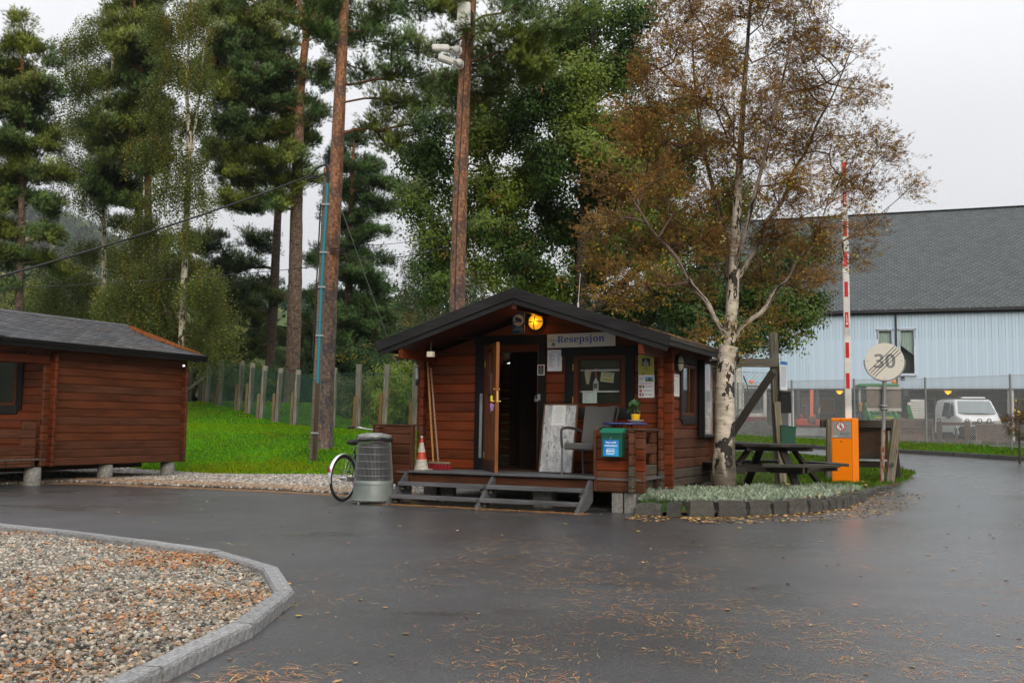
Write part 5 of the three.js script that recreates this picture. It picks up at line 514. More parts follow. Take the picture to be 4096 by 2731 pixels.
// ------------------------------------------------------------------ end of 30 zone sign on a rusty pole
{ const z = -21.1, x = 7.60, y0 = bedY(x, z), t = thing('speed_limit_sign', 'round end of thirty zone sign on a rusty pole', 'road sign', [x, y0, z], -R(14)); const up = (y) => y - y0;
  part(t, 'pole', rod([0, -0.02, 0], [0.05, up(1.20), 0], 0.042, 16), std([1, 1, 1], { map: dataTex(128, 128, (u, v) => { const k = smoothstep(fbm(u * 5, v * 8, 4, 191, 5, 8), 0.42, 0.6); return [lerp(0.55, 0.52, k), lerp(0.53, 0.24, k), lerp(0.50, 0.11, k)]; }, true), roughness: 0.85 })); part(t, 'pole', rod([0.05, up(1.20), 0], [0.09, up(2.30), 0], 0.040, 16), MT.galv, 'galvanised upper pole');
  const disc = part(t, 'sign_disc', new THREE.CylinderGeometry(0.385, 0.385, 0.012, 48).rotateX(Math.PI / 2), dirty([0.55, 0.54, 0.48])); disc.position.set(0.09, up(2.60), 0.062);
  const f = part(t, 'sign_face', new THREE.CircleGeometry(0.382, 48), std([1, 1, 1], { map: canvasTex(512, 512, (g, w, h) => { fillBg(g, w, h, '#cfcdc2'); g.fillStyle = '#77797c'; g.font = 'bold ' + w * 0.52 + 'px sans-serif'; g.textAlign = 'center'; g.fillText('30', w * 0.5, h * 0.67, w * 0.64); g.strokeStyle = '#2c2e30'; g.lineWidth = w * 0.02; for (const o of [-0.108, -0.036, 0.036, 0.108]) { const c = 0.7071, ox = o * c * w, oy = o * c * h, l = Math.sqrt(0.5 * 0.5 - o * o) * w * 0.96; g.beginPath(); g.moveTo(w / 2 + ox - l * c, h / 2 + oy + l * c); g.lineTo(w / 2 + ox + l * c, h / 2 + oy - l * c); g.stroke(); } const r = rng(4); for (let i = 0; i < 60; i++) { g.fillStyle = ['rgba(120,90,60,0.5)', 'rgba(90,100,60,0.4)'][i % 2]; const a = r() * 6.3, q = (0.3 + 0.2 * r()) * w; g.fillRect(w / 2 + Math.cos(a) * q, h / 2 + Math.sin(a) * q, 2 + r() * 4, 2 + r() * 5); } }), roughness: 0.45 })); f.position.set(0.09, up(2.60), 0.0695);
  const arc = new THREE.TorusGeometry(0.40, 0.012, 8, 40, Math.PI * 1.06).rotateZ(Math.PI * 0.97); part(t, 'sign_bracket', arc.translate(0.09, up(2.60), 0.045), MT.galv); part(t, 'bolt', [0, 1, 2].map((i) => new THREE.SphereGeometry(0.013, 8, 6).translate(0.09 + [-0.33, 0.33, 0][i], up(2.62) + [0, 0, -0.36][i], 0.07)), MT.steel);
  const sp = part(t, 'sub_sign'); part(sp, 'plate', box(0.68, 0.50, 0.006, 0.075, up(1.84), -0.07, 0.002), dirty([0.21, 0.195, 0.18], { metalness: 0.3, roughness: 0.5 })); for (const y of [2.06, 1.615]) part(sp, 'sign_strip', box(0.68, 0.06, 0.02, 0.075, up(y), -0.055, 0.003), dirty([0.42, 0.42, 0.41], { metalness: 0.3 })); part(sp, 'clamp', [new THREE.TorusGeometry(0.055, 0.02, 8, 20).rotateX(Math.PI / 2 + 0.2).translate(0.075, up(1.70), 0), new THREE.TorusGeometry(0.06, 0.016, 8, 20).rotateX(Math.PI / 2 - 0.15).translate(0.075, up(1.62), 0)], MT.galv); }
// wooden stand behind the barrier
{ const z = -22.0, x = 7.5, y0 = bedY(x, z), t = thing('wooden_stand', 'old wooden trestle stand with dark panel behind the barrier', 'wooden stand', [x, y0, z]), g1 = greyWood([0.30, 0.26, 0.21]), g2 = greyWood([0.05, 0.036, 0.03]), up = (y) => y - y0;
  part(t, 'post', beam([-0.70, -0.05, 0.1], [-0.68, up(1.41), 0.1], 0.17, 0.12, 0.006, V(1, 0, 0)), g1); part(t, 'leg', beam([-0.62, -0.05, -0.5], [-0.60, up(1.36), 0.0], 0.10, 0.10, 0.006, V(1, 0, 0)), g2); part(t, 'post', beam([0.36, -0.05, 0.62], [0.62, up(1.42), 0.42], 0.17, 0.11, 0.006, V(1, 0, 0)), g1, 'leaning grey post wired to the sign pole'); part(t, 'leg', beam([0.86, 0.0, -0.2], [0.67, up(1.40), -0.02], 0.10, 0.12, 0.006, V(1, 0, 0)), g2); part(t, 'beam', beam([-0.86, up(1.32), -0.02], [0.80, up(1.325), -0.02], 0.16, 0.11), greyWood([0.11, 0.09, 0.075])); part(t, 'panel', box(1.2, 0.62, 0.03, 0.0, up(0.93), -0.08), wood([0.085, 0.055, 0.032])); part(t, 'panel_edge', box(1.25, 0.08, 0.05, 0, up(1.22), -0.06), g2); part(t, 'panel_edge', box(1.25, 0.09, 0.05, 0, up(0.62), -0.06), g2); part(t, 'rail', beam([-0.66, up(0.46), -0.28], [0.80, up(0.46), -0.12], 0.13, 0.05), g2); part(t, 'wire_band', [0.40, 0.36].map((y) => new THREE.TorusGeometry(0.12, 0.012, 6, 20).rotateX(Math.PI / 2 + 0.1).translate(0.33, up(y + 0.12), 0.62)), std([0.06, 0.04, 0.03])); }
// ------------------------------------------------------------------ chain-link
function chain(parent, A, B, hA, hB, y, cell, r, mat, name = 'wire_mesh') { // diagonal mesh between two posts; y(t): foot height
  const L = Math.hypot(B[0] - A[0], B[1] - A[1]), H = hA, g = [], P = (s, t) => [lerp(A[0], B[0], s / L), y(s / L) + t * lerp(hA, hB, s / L) / H, lerp(A[1], B[1], s / L)];
  for (const q of [1, -1]) for (let c = -Math.ceil(H / cell) * cell; c < L + H; c += cell) { let s0, s1, t0, t1; if (q > 0) { s0 = Math.max(0, c); s1 = Math.min(L, c + H); if (s1 <= s0) continue; t0 = s0 - c; t1 = s1 - c; } else { s0 = Math.max(0, c - H); s1 = Math.min(L, c); if (s1 <= s0) continue; t0 = c - s0; t1 = c - s1; } g.push(rod(P(s0, t0), P(s1, t1), r, 3)); }
  for (const t of [0.02, H - 0.02]) g.push(rod(P(0, t), P(L, t), r * 1.3, 4)); const o = part(parent, name, merge(g), mat); o.userData.kind = 'stuff'; return o;
}
const greyMesh = std([0.5, 0.51, 0.52], { metalness: 0.3, roughness: 0.5 });
// gate frame between the cabin and the yard
{ const t = thing('timber_gate', 'weathered timber gate frame with mesh beside the picnic table', 'gate', [0, 0, 0]), p = greyWood([0.26, 0.235, 0.20]), dk = greyWood([0.045, 0.034, 0.026]), y = bedY(5.05, -19.5), zz = -19.5;
  part(t, 'post', beam([5.10, y - 0.1, zz], [4.99, 3.02, zz], 0.15, 0.14, 0.006, V(1, 0, 0)), p); part(t, 'post', beam([3.20, y - 0.1, -19.2], [3.20, 2.5, -19.2], 0.12, 0.12, 0.006, V(1, 0, 0)), p); part(t, 'crossbeam', beam([3.1, 2.42, -19.28], [5.06, 2.44, zz + 0.09], 0.16, 0.06), p); part(t, 'brace', beam([3.85, 0.62, zz + 0.14], [4.95, 2.26, zz + 0.12], 0.14, 0.07), dk); part(t, 'side_post', beam([5.13, y - 0.1, zz + 0.16], [5.02, 1.70, zz + 0.16], 0.13, 0.07, 0.006, V(1, 0, 0)), greyWood([0.42, 0.36, 0.28])); chain(t, [3.25, -19.25], [4.98, zz], 2.15, 2.12, () => y + 0.02, 0.085, 0.0024, std([0.16, 0.16, 0.16], { metalness: 0.3 })); }
plate('gate_notice', 'narrow white notice fixed to the side of the timber gate post', 'notice', 0.3, 0.55, 0.015, [5.17, 2.20, -19.45], R(50), (g, w, h) => { fillBg(g, w, h, '#cfd6dc'); g.fillStyle = '#2a6fb0'; g.fillRect(0, 0, w, h * 0.12); paperLines(g, w * 0.1, h * 0.2, w * 0.8, 10, h * 0.07, '#678', rp); }, 128);
{ const t = thing('mailbox', 'black letter box hanging on the timber gate post', 'letter box', [5.18, 1.69, -19.33], -0.25); part(t, 'box_body', box(0.19, 0.40, 0.11, 0, 0, 0, 0.006, 0, 0, 0.03), phys([0.006, 0.007, 0.010], { roughness: 0.35 })); part(t, 'lid', box(0.21, 0.02, 0.14, 0.0, 0.205, 0.01, 0.004, 0.2, 0, 0), MT.black); }
{ const t = thing('green_waste_box', 'dark green waste box with sloping lid below the black letter box', 'waste box', [5.22, 1.07, -19.33], -0.25); part(t, 'box_body', extrude([[-0.135, 0.18], [0.135, 0.15], [0.11, -0.23], [-0.12, -0.23]], 0.2, 0.006), phys([0.008, 0.075, 0.045], { roughness: 0.5 })); part(t, 'lid', box(0.30, 0.016, 0.24, 0.01, 0.175, 0.0, 0.004, 0, 0, -0.12), phys([0.012, 0.10, 0.06], { roughness: 0.45 })); }
// ------------------------------------------------------------------ far kerb, verge, yard and its fence
const KF = [[3.5, -47], [6.2, -42.6], [8.1, -39], [9.7, -36], [12.25, -30.7], [14.2, -28.4], [18, -24.5], [26, -18]];
const farKerb = struct('kerb'); { const km = [0.17, 0.15, 0.19].map((k) => stone([k, k * 0.97, k * 0.92])); for (let i = 0; i < KF.length - 1; i++) { const a = KF[i], b = KF[i + 1], L = Math.hypot(b[0] - a[0], b[1] - a[1]), n = Math.round(L / 1.0); for (let k = 0; k < n; k++) { const p = [lerp(a[0], b[0], k / n), lerp(a[1], b[1], k / n)], q = [lerp(a[0], b[0], (k + 1) / n), lerp(a[1], b[1], (k + 1) / n)], f = (c) => gy(c[0], c[1]); part(farKerb, 'kerb_stone', beam([lerp(p[0], q[0], 0.01), f(p) + 0.03, lerp(p[1], q[1], 0.01)], [lerp(p[0], q[0], 0.99), f(q) + 0.03, lerp(p[1], q[1], 0.99)], 0.18, 0.16, 0.012), km[(i + k) % 3]); } } }
const FP = [[6.2, -45.6], [7.55, -42.9], [8.9, -40.2], [10.27, -37.5], [11.65, -34.8], [13.0, -32.15], [14.38, -29.5], [15.75, -26.8], [17.1, -24.1]], fy = (i) => [0.86, 0.86, 0.86, 0.85, 0.79, 0.73, 0.72, 0.70, 0.68][i];
const kx = (z) => { for (let i = 0; i < KF.length - 1; i++) if (z <= KF[i + 1][1]) return lerp(KF[i][0], KF[i + 1][0], (z - KF[i][1]) / (KF[i + 1][1] - KF[i][1])); return 26; };
struct('verge', sheet(80, 14, (a, b) => { const z = lerp(-47, -18.5, a), x = kx(z) + 0.06 + b * 2.6, y0 = gy(kx(z), z) + 0.10; return [x, y0 + smoothstep(b, 0.05, 0.6) * 0.17, z]; }), lawnMat);
{ const r = rng(88), L = [], C = []; for (let i = 0; i < 9000; i++) { const z = -46 + r() * 26, b = r(), x = kx(z) + 0.06 + b * 2.2, y = gy(kx(z), z) + 0.09 + smoothstep(b, 0.05, 0.6) * 0.17; const q = 0.7 + r() * 0.6; L.push(M4(V(x, y, z), 0, r() * 6.28, 0, 0.7 + r() * 0.7)); C.push(lin(0.14 * q, 0.26 * q, 0.012 * q)); } inst(scene, 'verge_grass', bladeGeo, bladeMat, L, C); }
struct('yard', sheet(40, 40, (a, b) => { const z = lerp(-19, -75, b), x = Math.max(kx(Math.max(z, -47)), 3) + 1.9 + a * 60; return [x, 0.70 + 0.0 * a, z]; }), std([0.5, 0.46, 0.42], { map: scaled(gravelTex, 0.4), roughness: 0.9 }));
{ const t = thing('chain_link_fence', 'tall galvanised chain link fence in front of the machine yard', 'fence', [0, 0, 0]); FP.forEach((p, i) => part(t, 'post', rod([p[0], fy(i) - 0.3, p[1]], [p[0], fy(i) + 2.13, p[1]], 0.034, 12), MT.galv)); for (let i = 0; i < FP.length - 1; i++) chain(t, FP[i], FP[i + 1], 2.08, 2.08, (s) => lerp(fy(i), fy(i + 1), s) + 0.03, 0.075, 0.005, greyMesh); }
{ const r = rng(5), wh = stone([0.6, 0.58, 0.54]); for (let i = 0; i < 9; i++) { const s = 0.15 + i * 0.34, x = lerp(FP[4][0], FP[7][0], s / 3.2), z = lerp(FP[4][1], FP[7][1], s / 3.2); const t = thing('foundation_stone', 'small pale concrete stub along the foot of the chain link fence', 'concrete stub', [x + 0.25, 0.66, z], 0.5, 'concrete stubs along the fence foot'); part(t, 'stub', box(0.09, 0.26, 0.09, 0, 0.13, 0, 0.008), wh); } const b = thing('concrete_block', 'larger pale concrete block at the foot of the fence', 'concrete block', [14.0, 0.64, -31.0], 0.45); part(b, 'block', box(0.30, 0.30, 0.22, 0, 0.14, 0, 0.01), wh); }
// ------------------------------------------------------------------ warehouse
{ const o = [21.99, 0, -58], t = thing('warehouse', 'large pale blue boarded warehouse with grey shingle roof', 'warehouse', o, -R(20)), bl = [[0.47, 0.60, 0.72], [0.49, 0.62, 0.74], [0.455, 0.585, 0.705]].map((c) => std(c, { roughness: 0.75 })), u0 = -11.6, u1 = 20, trim = dirty([0.56, 0.63, 0.72]), dkm = dirty([0.03, 0.03, 0.034]);
  const wl = part(t, 'board_wall'); const bw = 0.171; let i = 0; const holes = [[-1.13, -0.32], [0.03, 0.86]]; for (let u = u0; u < u1; u += bw, i++) { const c = u + bw / 2, m = bl[(i * 7) % 3], hole = holes.find(([a, b]) => c > a - bw * 0.25 && c < b + bw * 0.25); const put = (y0, y1) => part(wl, 'plank', cbox(bw - 0.008, y1 - y0, i % 2 ? 0.03 : 0.05, 0.004, (i * 5) % 11 * 0.53), m).position.set(c, (y0 + y1) / 2, i % 2 ? -0.02 : -0.012); if (hole) { put(3.55, 4.33); put(6.88, 7.85); } else put(3.55, 7.85); }
  for (const [a, b] of holes) { const w = part(t, 'window'), c = (a + b) / 2, W2 = b - a; part(w, 'frame', [box(W2, 0.07, 0.08, 0, 1.27), box(W2, 0.07, 0.08, 0, -1.24), box(0.06, 2.55, 0.08, -W2 / 2 + 0.03), box(0.06, 2.55, 0.08, W2 / 2 - 0.03)], trim).position.set(c, 5.6, 0.0); part(w, 'sill', box(W2 + 0.16, 0.05, 0.12, c, 4.28, 0.05), trim); part(w, 'lintel_board', box(W2 + 0.16, 0.05, 0.1, c, 6.93, 0.04), trim); part(w, 'pane', box(W2 - 0.1, 2.44, 0.006, c, 5.6, -0.03, 0.001), MT.glass); part(w, 'curtain', sheet(20, 8, (p, q) => [c + (p - 0.5) * (W2 - 0.12), 6.78 - q * (0.75 + 0.6 * (c > 0 ? p : 0)), -0.14 + 0.025 * Math.sin(p * 34 + q * 4), p, q]).clone(), std([0.30, 0.40, 0.36], { side: THREE.DoubleSide })); part(w, 'inner_blind', box(W2, 2.5, 0.02, c, 5.6, -0.5), std([0.045, 0.055, 0.05])); }
  part(t, 'vent', box(0.2, 0.2, 0.05, 0.18, 4.11, 0.03), dkm);
  part(t, 'gutter', box(u1 - u0 + 0.6, 0.14, 0.16, (u0 + u1) / 2, 7.92, 0.28, 0.02), dkm); part(t, 'fascia', box(u1 - u0 + 0.5, 0.16, 0.04, (u0 + u1) / 2, 7.84, 0.12), dkm); part(t, 'downpipe', rod([-0.135, 7.85, 0.09], [-0.135, 3.4, 0.09], 0.05, 12), dkm); for (let k = 0; k < 22; k++) part(t, 'gutter_bracket', box(0.04, 0.06, 0.02, u0 + 0.8 + k * 1.45, 8.0, 0.37, 0.003), MT.galv);
  // roof: one deck and hexagonal shingles
  const rise = 7.5, run = 9.9, sl = Math.hypot(rise, run), an = Math.atan2(rise, run), roof = part(t, 'roof'); const fe = std([0.085, 0.10, 0.105], { map: shingleTex, roughness: 0.8 }); part(roof, 'roof_slope', cbox(u1 - u0 + 1, sl, 0.05, 0.005).clone().rotateX(-(Math.PI / 2 - an)).translate((u0 + u1) / 2, 7.99 + rise / 2, 0.35 - run / 2), fe); part(roof, 'roof_slope', cbox(u1 - u0 + 1, sl, 0.05, 0.005).clone().rotateX(Math.PI / 2 - an).translate((u0 + u1) / 2, 7.99 + rise / 2, 0.35 - run * 1.5), fe);
  const hex = extrude([[-0.165, 0.14], [0.165, 0.14], [0.165, -0.04], [0.10, -0.145], [-0.10, -0.145], [-0.165, -0.04]], 0.014, 0), L = [], C = [], r = rng(44); for (let j = 0; j < 60; j++) for (let u = u0 - 0.3 + (j % 2) * 0.17; u < u1 * 0.62; u += 0.342) { const s = 0.14 + j * 0.207; L.push(M4(V(u, 7.99 + Math.sin(an) * s + 0.032 * Math.cos(an), 0.35 - Math.cos(an) * s + 0.032 * Math.sin(an)), -(Math.PI / 2 - an) + 0.05, 0, 0, 1)); const b = 0.82 + r() * 0.36; C.push(lin(0.15 * b, 0.175 * b, 0.18 * b)); } inst(roof, 'shingles', hex, std([1, 1, 1], { map: shingleTex, roughness: 0.75 }), L, C);
  part(t, 'ridge_cap', box(u1 - u0 + 1, 0.06, 0.4, (u0 + u1) / 2, 7.99 + rise + 0.03, 0.35 - run), fe);
  for (const u of [u0 + 0.02, u1]) part(t, 'gable_wall', extrude([[0, 3.55], [0, 7.9], [-run + 0.3, 7.9 + rise - 0.2], [-2 * run + 0.6, 7.9], [-2 * run + 0.6, 0.6], [-5, 0.6], [-5, 3.55]], 0.12, 0).rotateY(-Math.PI / 2).translate(u, 0, 0), bl[0]);
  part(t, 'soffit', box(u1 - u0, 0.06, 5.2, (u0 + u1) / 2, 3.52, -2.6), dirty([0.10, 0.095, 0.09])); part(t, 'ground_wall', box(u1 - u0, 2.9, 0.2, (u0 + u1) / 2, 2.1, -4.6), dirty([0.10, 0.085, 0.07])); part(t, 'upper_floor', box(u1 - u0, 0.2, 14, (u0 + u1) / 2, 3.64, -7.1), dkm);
  for (const u of [-5.98, 5.7]) part(t, 'pillar', rod([u, 0.6, -0.25], [u, 3.5, -0.25], 0.17, 24), MT.white);
  for (let k = 0; k < 9; k++) { const u = -10.5 + k * 2.9, w = part(t, 'window'); const amber = k === 2; part(w, 'frame', [box(1.9, 0.08, 0.1, u, 3.1, -4.45), box(1.9, 0.08, 0.1, u, 2.2, -4.45), box(0.08, 0.95, 0.1, u - 0.95, 2.65, -4.45), box(0.08, 0.95, 0.1, u + 0.95, 2.65, -4.45), box(0.06, 0.95, 0.1, u, 2.65, -4.45)], std([0.2, 0.19, 0.18])); part(w, 'pane', box(1.8, 0.85, 0.02, u, 2.65, -4.48, 0.002), amber ? phys([0.30, 0.13, 0.025], { roughness: 0.15 }) : MT.darkGlass); }
  for (let k = 0; k < 5; k++) part(t, 'gate_door', box(2.4, 1.5, 0.06, -9 + k * 4.4, 1.35, -4.46), dirty([0.14, 0.085, 0.05])); }
[[-9.05, 'left'], [-3.25, 'middle'], [2.555, 'right']].forEach(([u, w], k) => { const c = Math.cos(R(20)), s = Math.sin(R(20)), n = -0.35, t = thing('yard_lamp', ['yellow half dome lamp under the warehouse soffit behind the birch trunk', 'yellow half dome lamp under the warehouse soffit left of the striped boom', 'yellow half dome lamp under the warehouse soffit above the white van'][k], 'lamp', [21.99 + c * u - s * n, 3.44, -58 + s * u + c * n], -R(20)); part(t, 'lamp_base', new THREE.CylinderGeometry(0.2, 0.2, 0.05, 20), MT.black).position.y = 0.02; part(t, 'lamp_glass', new THREE.SphereGeometry(0.19, 20, 10, 0, 6.3, Math.PI / 2, Math.PI / 2), std([0.8, 0.45, 0.05], { emissive: lin(1, 0.5, 0.02), emissiveIntensity: 0.95 })); const l = new THREE.PointLight(0xffb040, 0.7); l.position.set(t.position.x, 3.16, t.position.z); scene.add(l); });
// ------------------------------------------------------------------ machines in the yard
const YD = 0.70;
{ // white van
  const t = thing('van', 'white panel van with roof bars parked behind the chain link fence', 'van', [21.75, YD, -48.9], -R(9)); const white = phys([0.74, 0.75, 0.76], { roughness: 0.3, clearcoat: 0.6 }), plast = std([0.035, 0.037, 0.042], { roughness: 0.6 }), glassD = phys([0.10, 0.13, 0.14], { roughness: 0.06, clearcoat: 1 });
  const bend = (g) => { const p = g.attributes.position; for (let i = 0; i < p.count; i++) { let x = p.getX(i), y = p.getY(i), z = p.getZ(i); x *= 1 - 0.15 * smoothstep(y, 0.95, 2.05) - 0.05 * smoothstep(0.9 - y, 0, 0.7); x *= 1 - 0.13 * smoothstep(z, 1.7, 2.5); z -= 0.17 * x * x * smoothstep(z, 0.6, 1.8); p.setXYZ(i, x, y, z); } g.computeVertexNormals(); return g; };
  const arch = (cz, r, n = 10) => Array.from({ length: n + 1 }, (_, i) => { const a = Math.PI * (1 - i / n); return [cz + Math.cos(Math.PI - a) * -r, 0.36 + Math.sin(a) * r]; });
  const prof = [[-2.42, 0.42], ...arch(-1.5, 0.40).reverse().map(([z, y]) => [-3.0 - z, y]), ...arch(1.5, 0.40).reverse().map(([z, y]) => [3.0 - z, y]), [2.30, 0.42], [2.44, 0.62], [2.42, 0.86], [2.30, 1.02], [1.78, 1.20], [1.72, 1.23], [0.98, 1.86], [0.7, 1.93], [-1.9, 1.97], [-2.3, 1.93], [-2.42, 1.6]];
  const body = extrude(prof, 1.80, 0.05).rotateY(-Math.PI / 2); part(t, 'body', bend(body), white);
  const sideP = (name, pts, m, thick = 0.02, x = 0.953) => { for (const s of [1, -1]) part(t, name, bend(extrude(pts, thick, 0).rotateY(-Math.PI / 2).translate(s * x, 0, 0)), m); };
  sideP('side_window', [[1.42, 1.20], [0.86, 1.82], [0.44, 1.84], [0.44, 1.20]], glassD); sideP('side_window', [[0.34, 1.20], [0.34, 1.84], [-0.82, 1.86], [-0.9, 1.20]], glassD); sideP('side_trim', [[2.0, 0.62], [2.0, 0.645], [-2.4, 0.645], [-2.4, 0.62]], std([0.5, 0.5, 0.5]), 0.02, 0.952); sideP('door_seam', [[0.385, 0.45], [0.395, 0.45], [0.395, 1.9], [0.385, 1.9]], plast, 0.012); sideP('sill', [[-1.05, 0.30], [-1.05, 0.44], [1.05, 0.44], [1.05, 0.30]], plast, 0.06, 0.93); sideP('door_handle', [[0.22, 1.06], [0.22, 1.09], [0.07, 1.09], [0.07, 1.06]], plast, 0.03, 0.965); sideP('door_handle', [[0.62, 1.06], [0.62, 1.09], [0.47, 1.09], [0.47, 1.06]], plast, 0.03, 0.965);
  const ws = sheet(16, 6, (a, b) => [(a - 0.5) * lerp(1.72, 1.66, b), lerp(1.255, 1.83, b) + 0.066, lerp(1.69, 1.02, b) + 0.05]); part(t, 'windscreen', bend(ws), new THREE.MeshPhysicalMaterial({ color: lin(0.16, 0.2, 0.21), roughness: 0.06, clearcoat: 1, side: THREE.DoubleSide }));
  part(t, 'wiper', [rod([-0.6, 1.31, 1.66], [0.1, 1.36, 1.64], 0.012, 5), rod([0.1, 1.31, 1.68], [0.7, 1.36, 1.56], 0.012, 5)], plast);
  part(t, 'bumper', bend(extrude([[2.30, 0.25], [2.54, 0.30], [2.555, 0.62], [2.47, 0.70], [2.2, 0.70], [2.0, 0.62], [2.0, 0.5], [2.12, 0.25]], 1.86, 0.03).rotateY(-Math.PI / 2)), plast); part(t, 'grille', bend(box(1.05, 0.15, 0.03, 0, 0.87, 2.485, 0.01)), plast); for (const y of [0.83, 0.9]) part(t, 'grille_bar', bend(box(1.0, 0.014, 0.02, 0, y, 2.505, 0.004)), MT.steel);
  for (const s of [1, -1]) { part(t, 'headlight', bend(box(0.36, 0.22, 0.06, s * 0.72, 0.89, 2.46, 0.03)), phys([0.6, 0.62, 0.64], { roughness: 0.1, metalness: 0.4, clearcoat: 1 })); const sp = part(t, 'spotlight'); part(sp, 'housing', new THREE.CylinderGeometry(0.115, 0.09, 0.08, 20).rotateX(Math.PI / 2).translate(s * 0.2 + 0.02, 0.96, 2.60), plast); part(sp, 'lens', new THREE.SphereGeometry(0.108, 18, 8, 0, 6.3, 0, 1.2).rotateX(Math.PI / 2).scale(1, 1, 0.35).translate(s * 0.2 + 0.02, 0.96, 2.61), phys([0.72, 0.74, 0.76], { roughness: 0.12, metalness: 0.3 })); part(t, 'mirror', bend(box(0.22, 0.24, 0.14, s * 1.12, 1.22, 1.12, 0.04)), plast); part(t, 'wheel_arch', new THREE.CylinderGeometry(0.42, 0.42, 0.5, 24, 1, true).rotateZ(Math.PI / 2).translate(s * 0.62, 0.36, 1.5), std([0.01, 0.01, 0.01], { side: THREE.DoubleSide })); }
  part(t, 'badge', [new THREE.TorusGeometry(0.075, 0.013, 8, 24).translate(0, 0.87, 2.53), rod([-0.05, 0.93, 2.53], [0, 0.87, 2.53], 0.01, 5), rod([0.05, 0.93, 2.53], [0, 0.87, 2.53], 0.01, 5), rod([-0.065, 0.88, 2.53], [-0.03, 0.81, 2.53], 0.01, 5), rod([0.065, 0.88, 2.53], [0.03, 0.81, 2.53], 0.01, 5), rod([-0.03, 0.81, 2.53], [0, 0.87, 2.53], 0.01, 5), rod([0.03, 0.81, 2.53], [0, 0.87, 2.53], 0.01, 5)], MT.steel); part(t, 'number_plate', box(0.52, 0.11, 0.012, 0.35, 0.78, 2.60, 0.002), std([0.7, 0.36, 0.02])); part(t, 'underbody', box(1.6, 0.3, 4.3, 0, 0.5, 0, 0.02), std([0.012, 0.012, 0.012]));
  for (const s of [1, -1]) for (const z of [1.5, -1.5]) { const w = part(t, 'wheel'); part(w, 'tyre', new THREE.TorusGeometry(0.245, 0.095, 12, 28).rotateY(Math.PI / 2).translate(s * 0.80, 0.335, z), MT.rubber); part(w, 'rim', lathe([[0, 0.06], [0.08, 0.07], [0.2, 0.04], [0.22, 0.09], [0.22, -0.08]], 20).rotateZ(-s * Math.PI / 2).translate(s * 0.82, 0.335, z), MT.steel); }
  part(t, 'roof_rack', [rod([-0.68, 2.06, -1.9], [-0.68, 2.06, 0.4], 0.022, 6), rod([0.68, 2.06, -1.9], [0.68, 2.06, 0.4], 0.022, 6), rod([-0.76, 2.05, 0.1], [0.76, 2.05, 0.1], 0.025, 6), rod([-0.76, 2.05, -0.8], [0.76, 2.05, -0.8], 0.025, 6), rod([-0.76, 2.05, -1.7], [0.76, 2.05, -1.7], 0.025, 6), ...[-0.7, 0.7].flatMap((x) => [0.1, -0.8, -1.7].map((z) => box(0.08, 0.12, 0.08, x, 2.0, z)))], plast); part(t, 'roof_box', box(1.0, 0.07, 0.35, 0.1, 2.06, 0.62, 0.02), white); for (const x of [-0.45, 0.35]) part(t, 'rack_light', box(0.16, 0.1, 0.1, x, 2.13, 0.2, 0.02), plast);
  part(t, 'door_emblem', bend(box(0.012, 0.13, 0.08, -0.955, 0.82, 0.35, 0.002)), std([0.4, 0.02, 0.03])); }
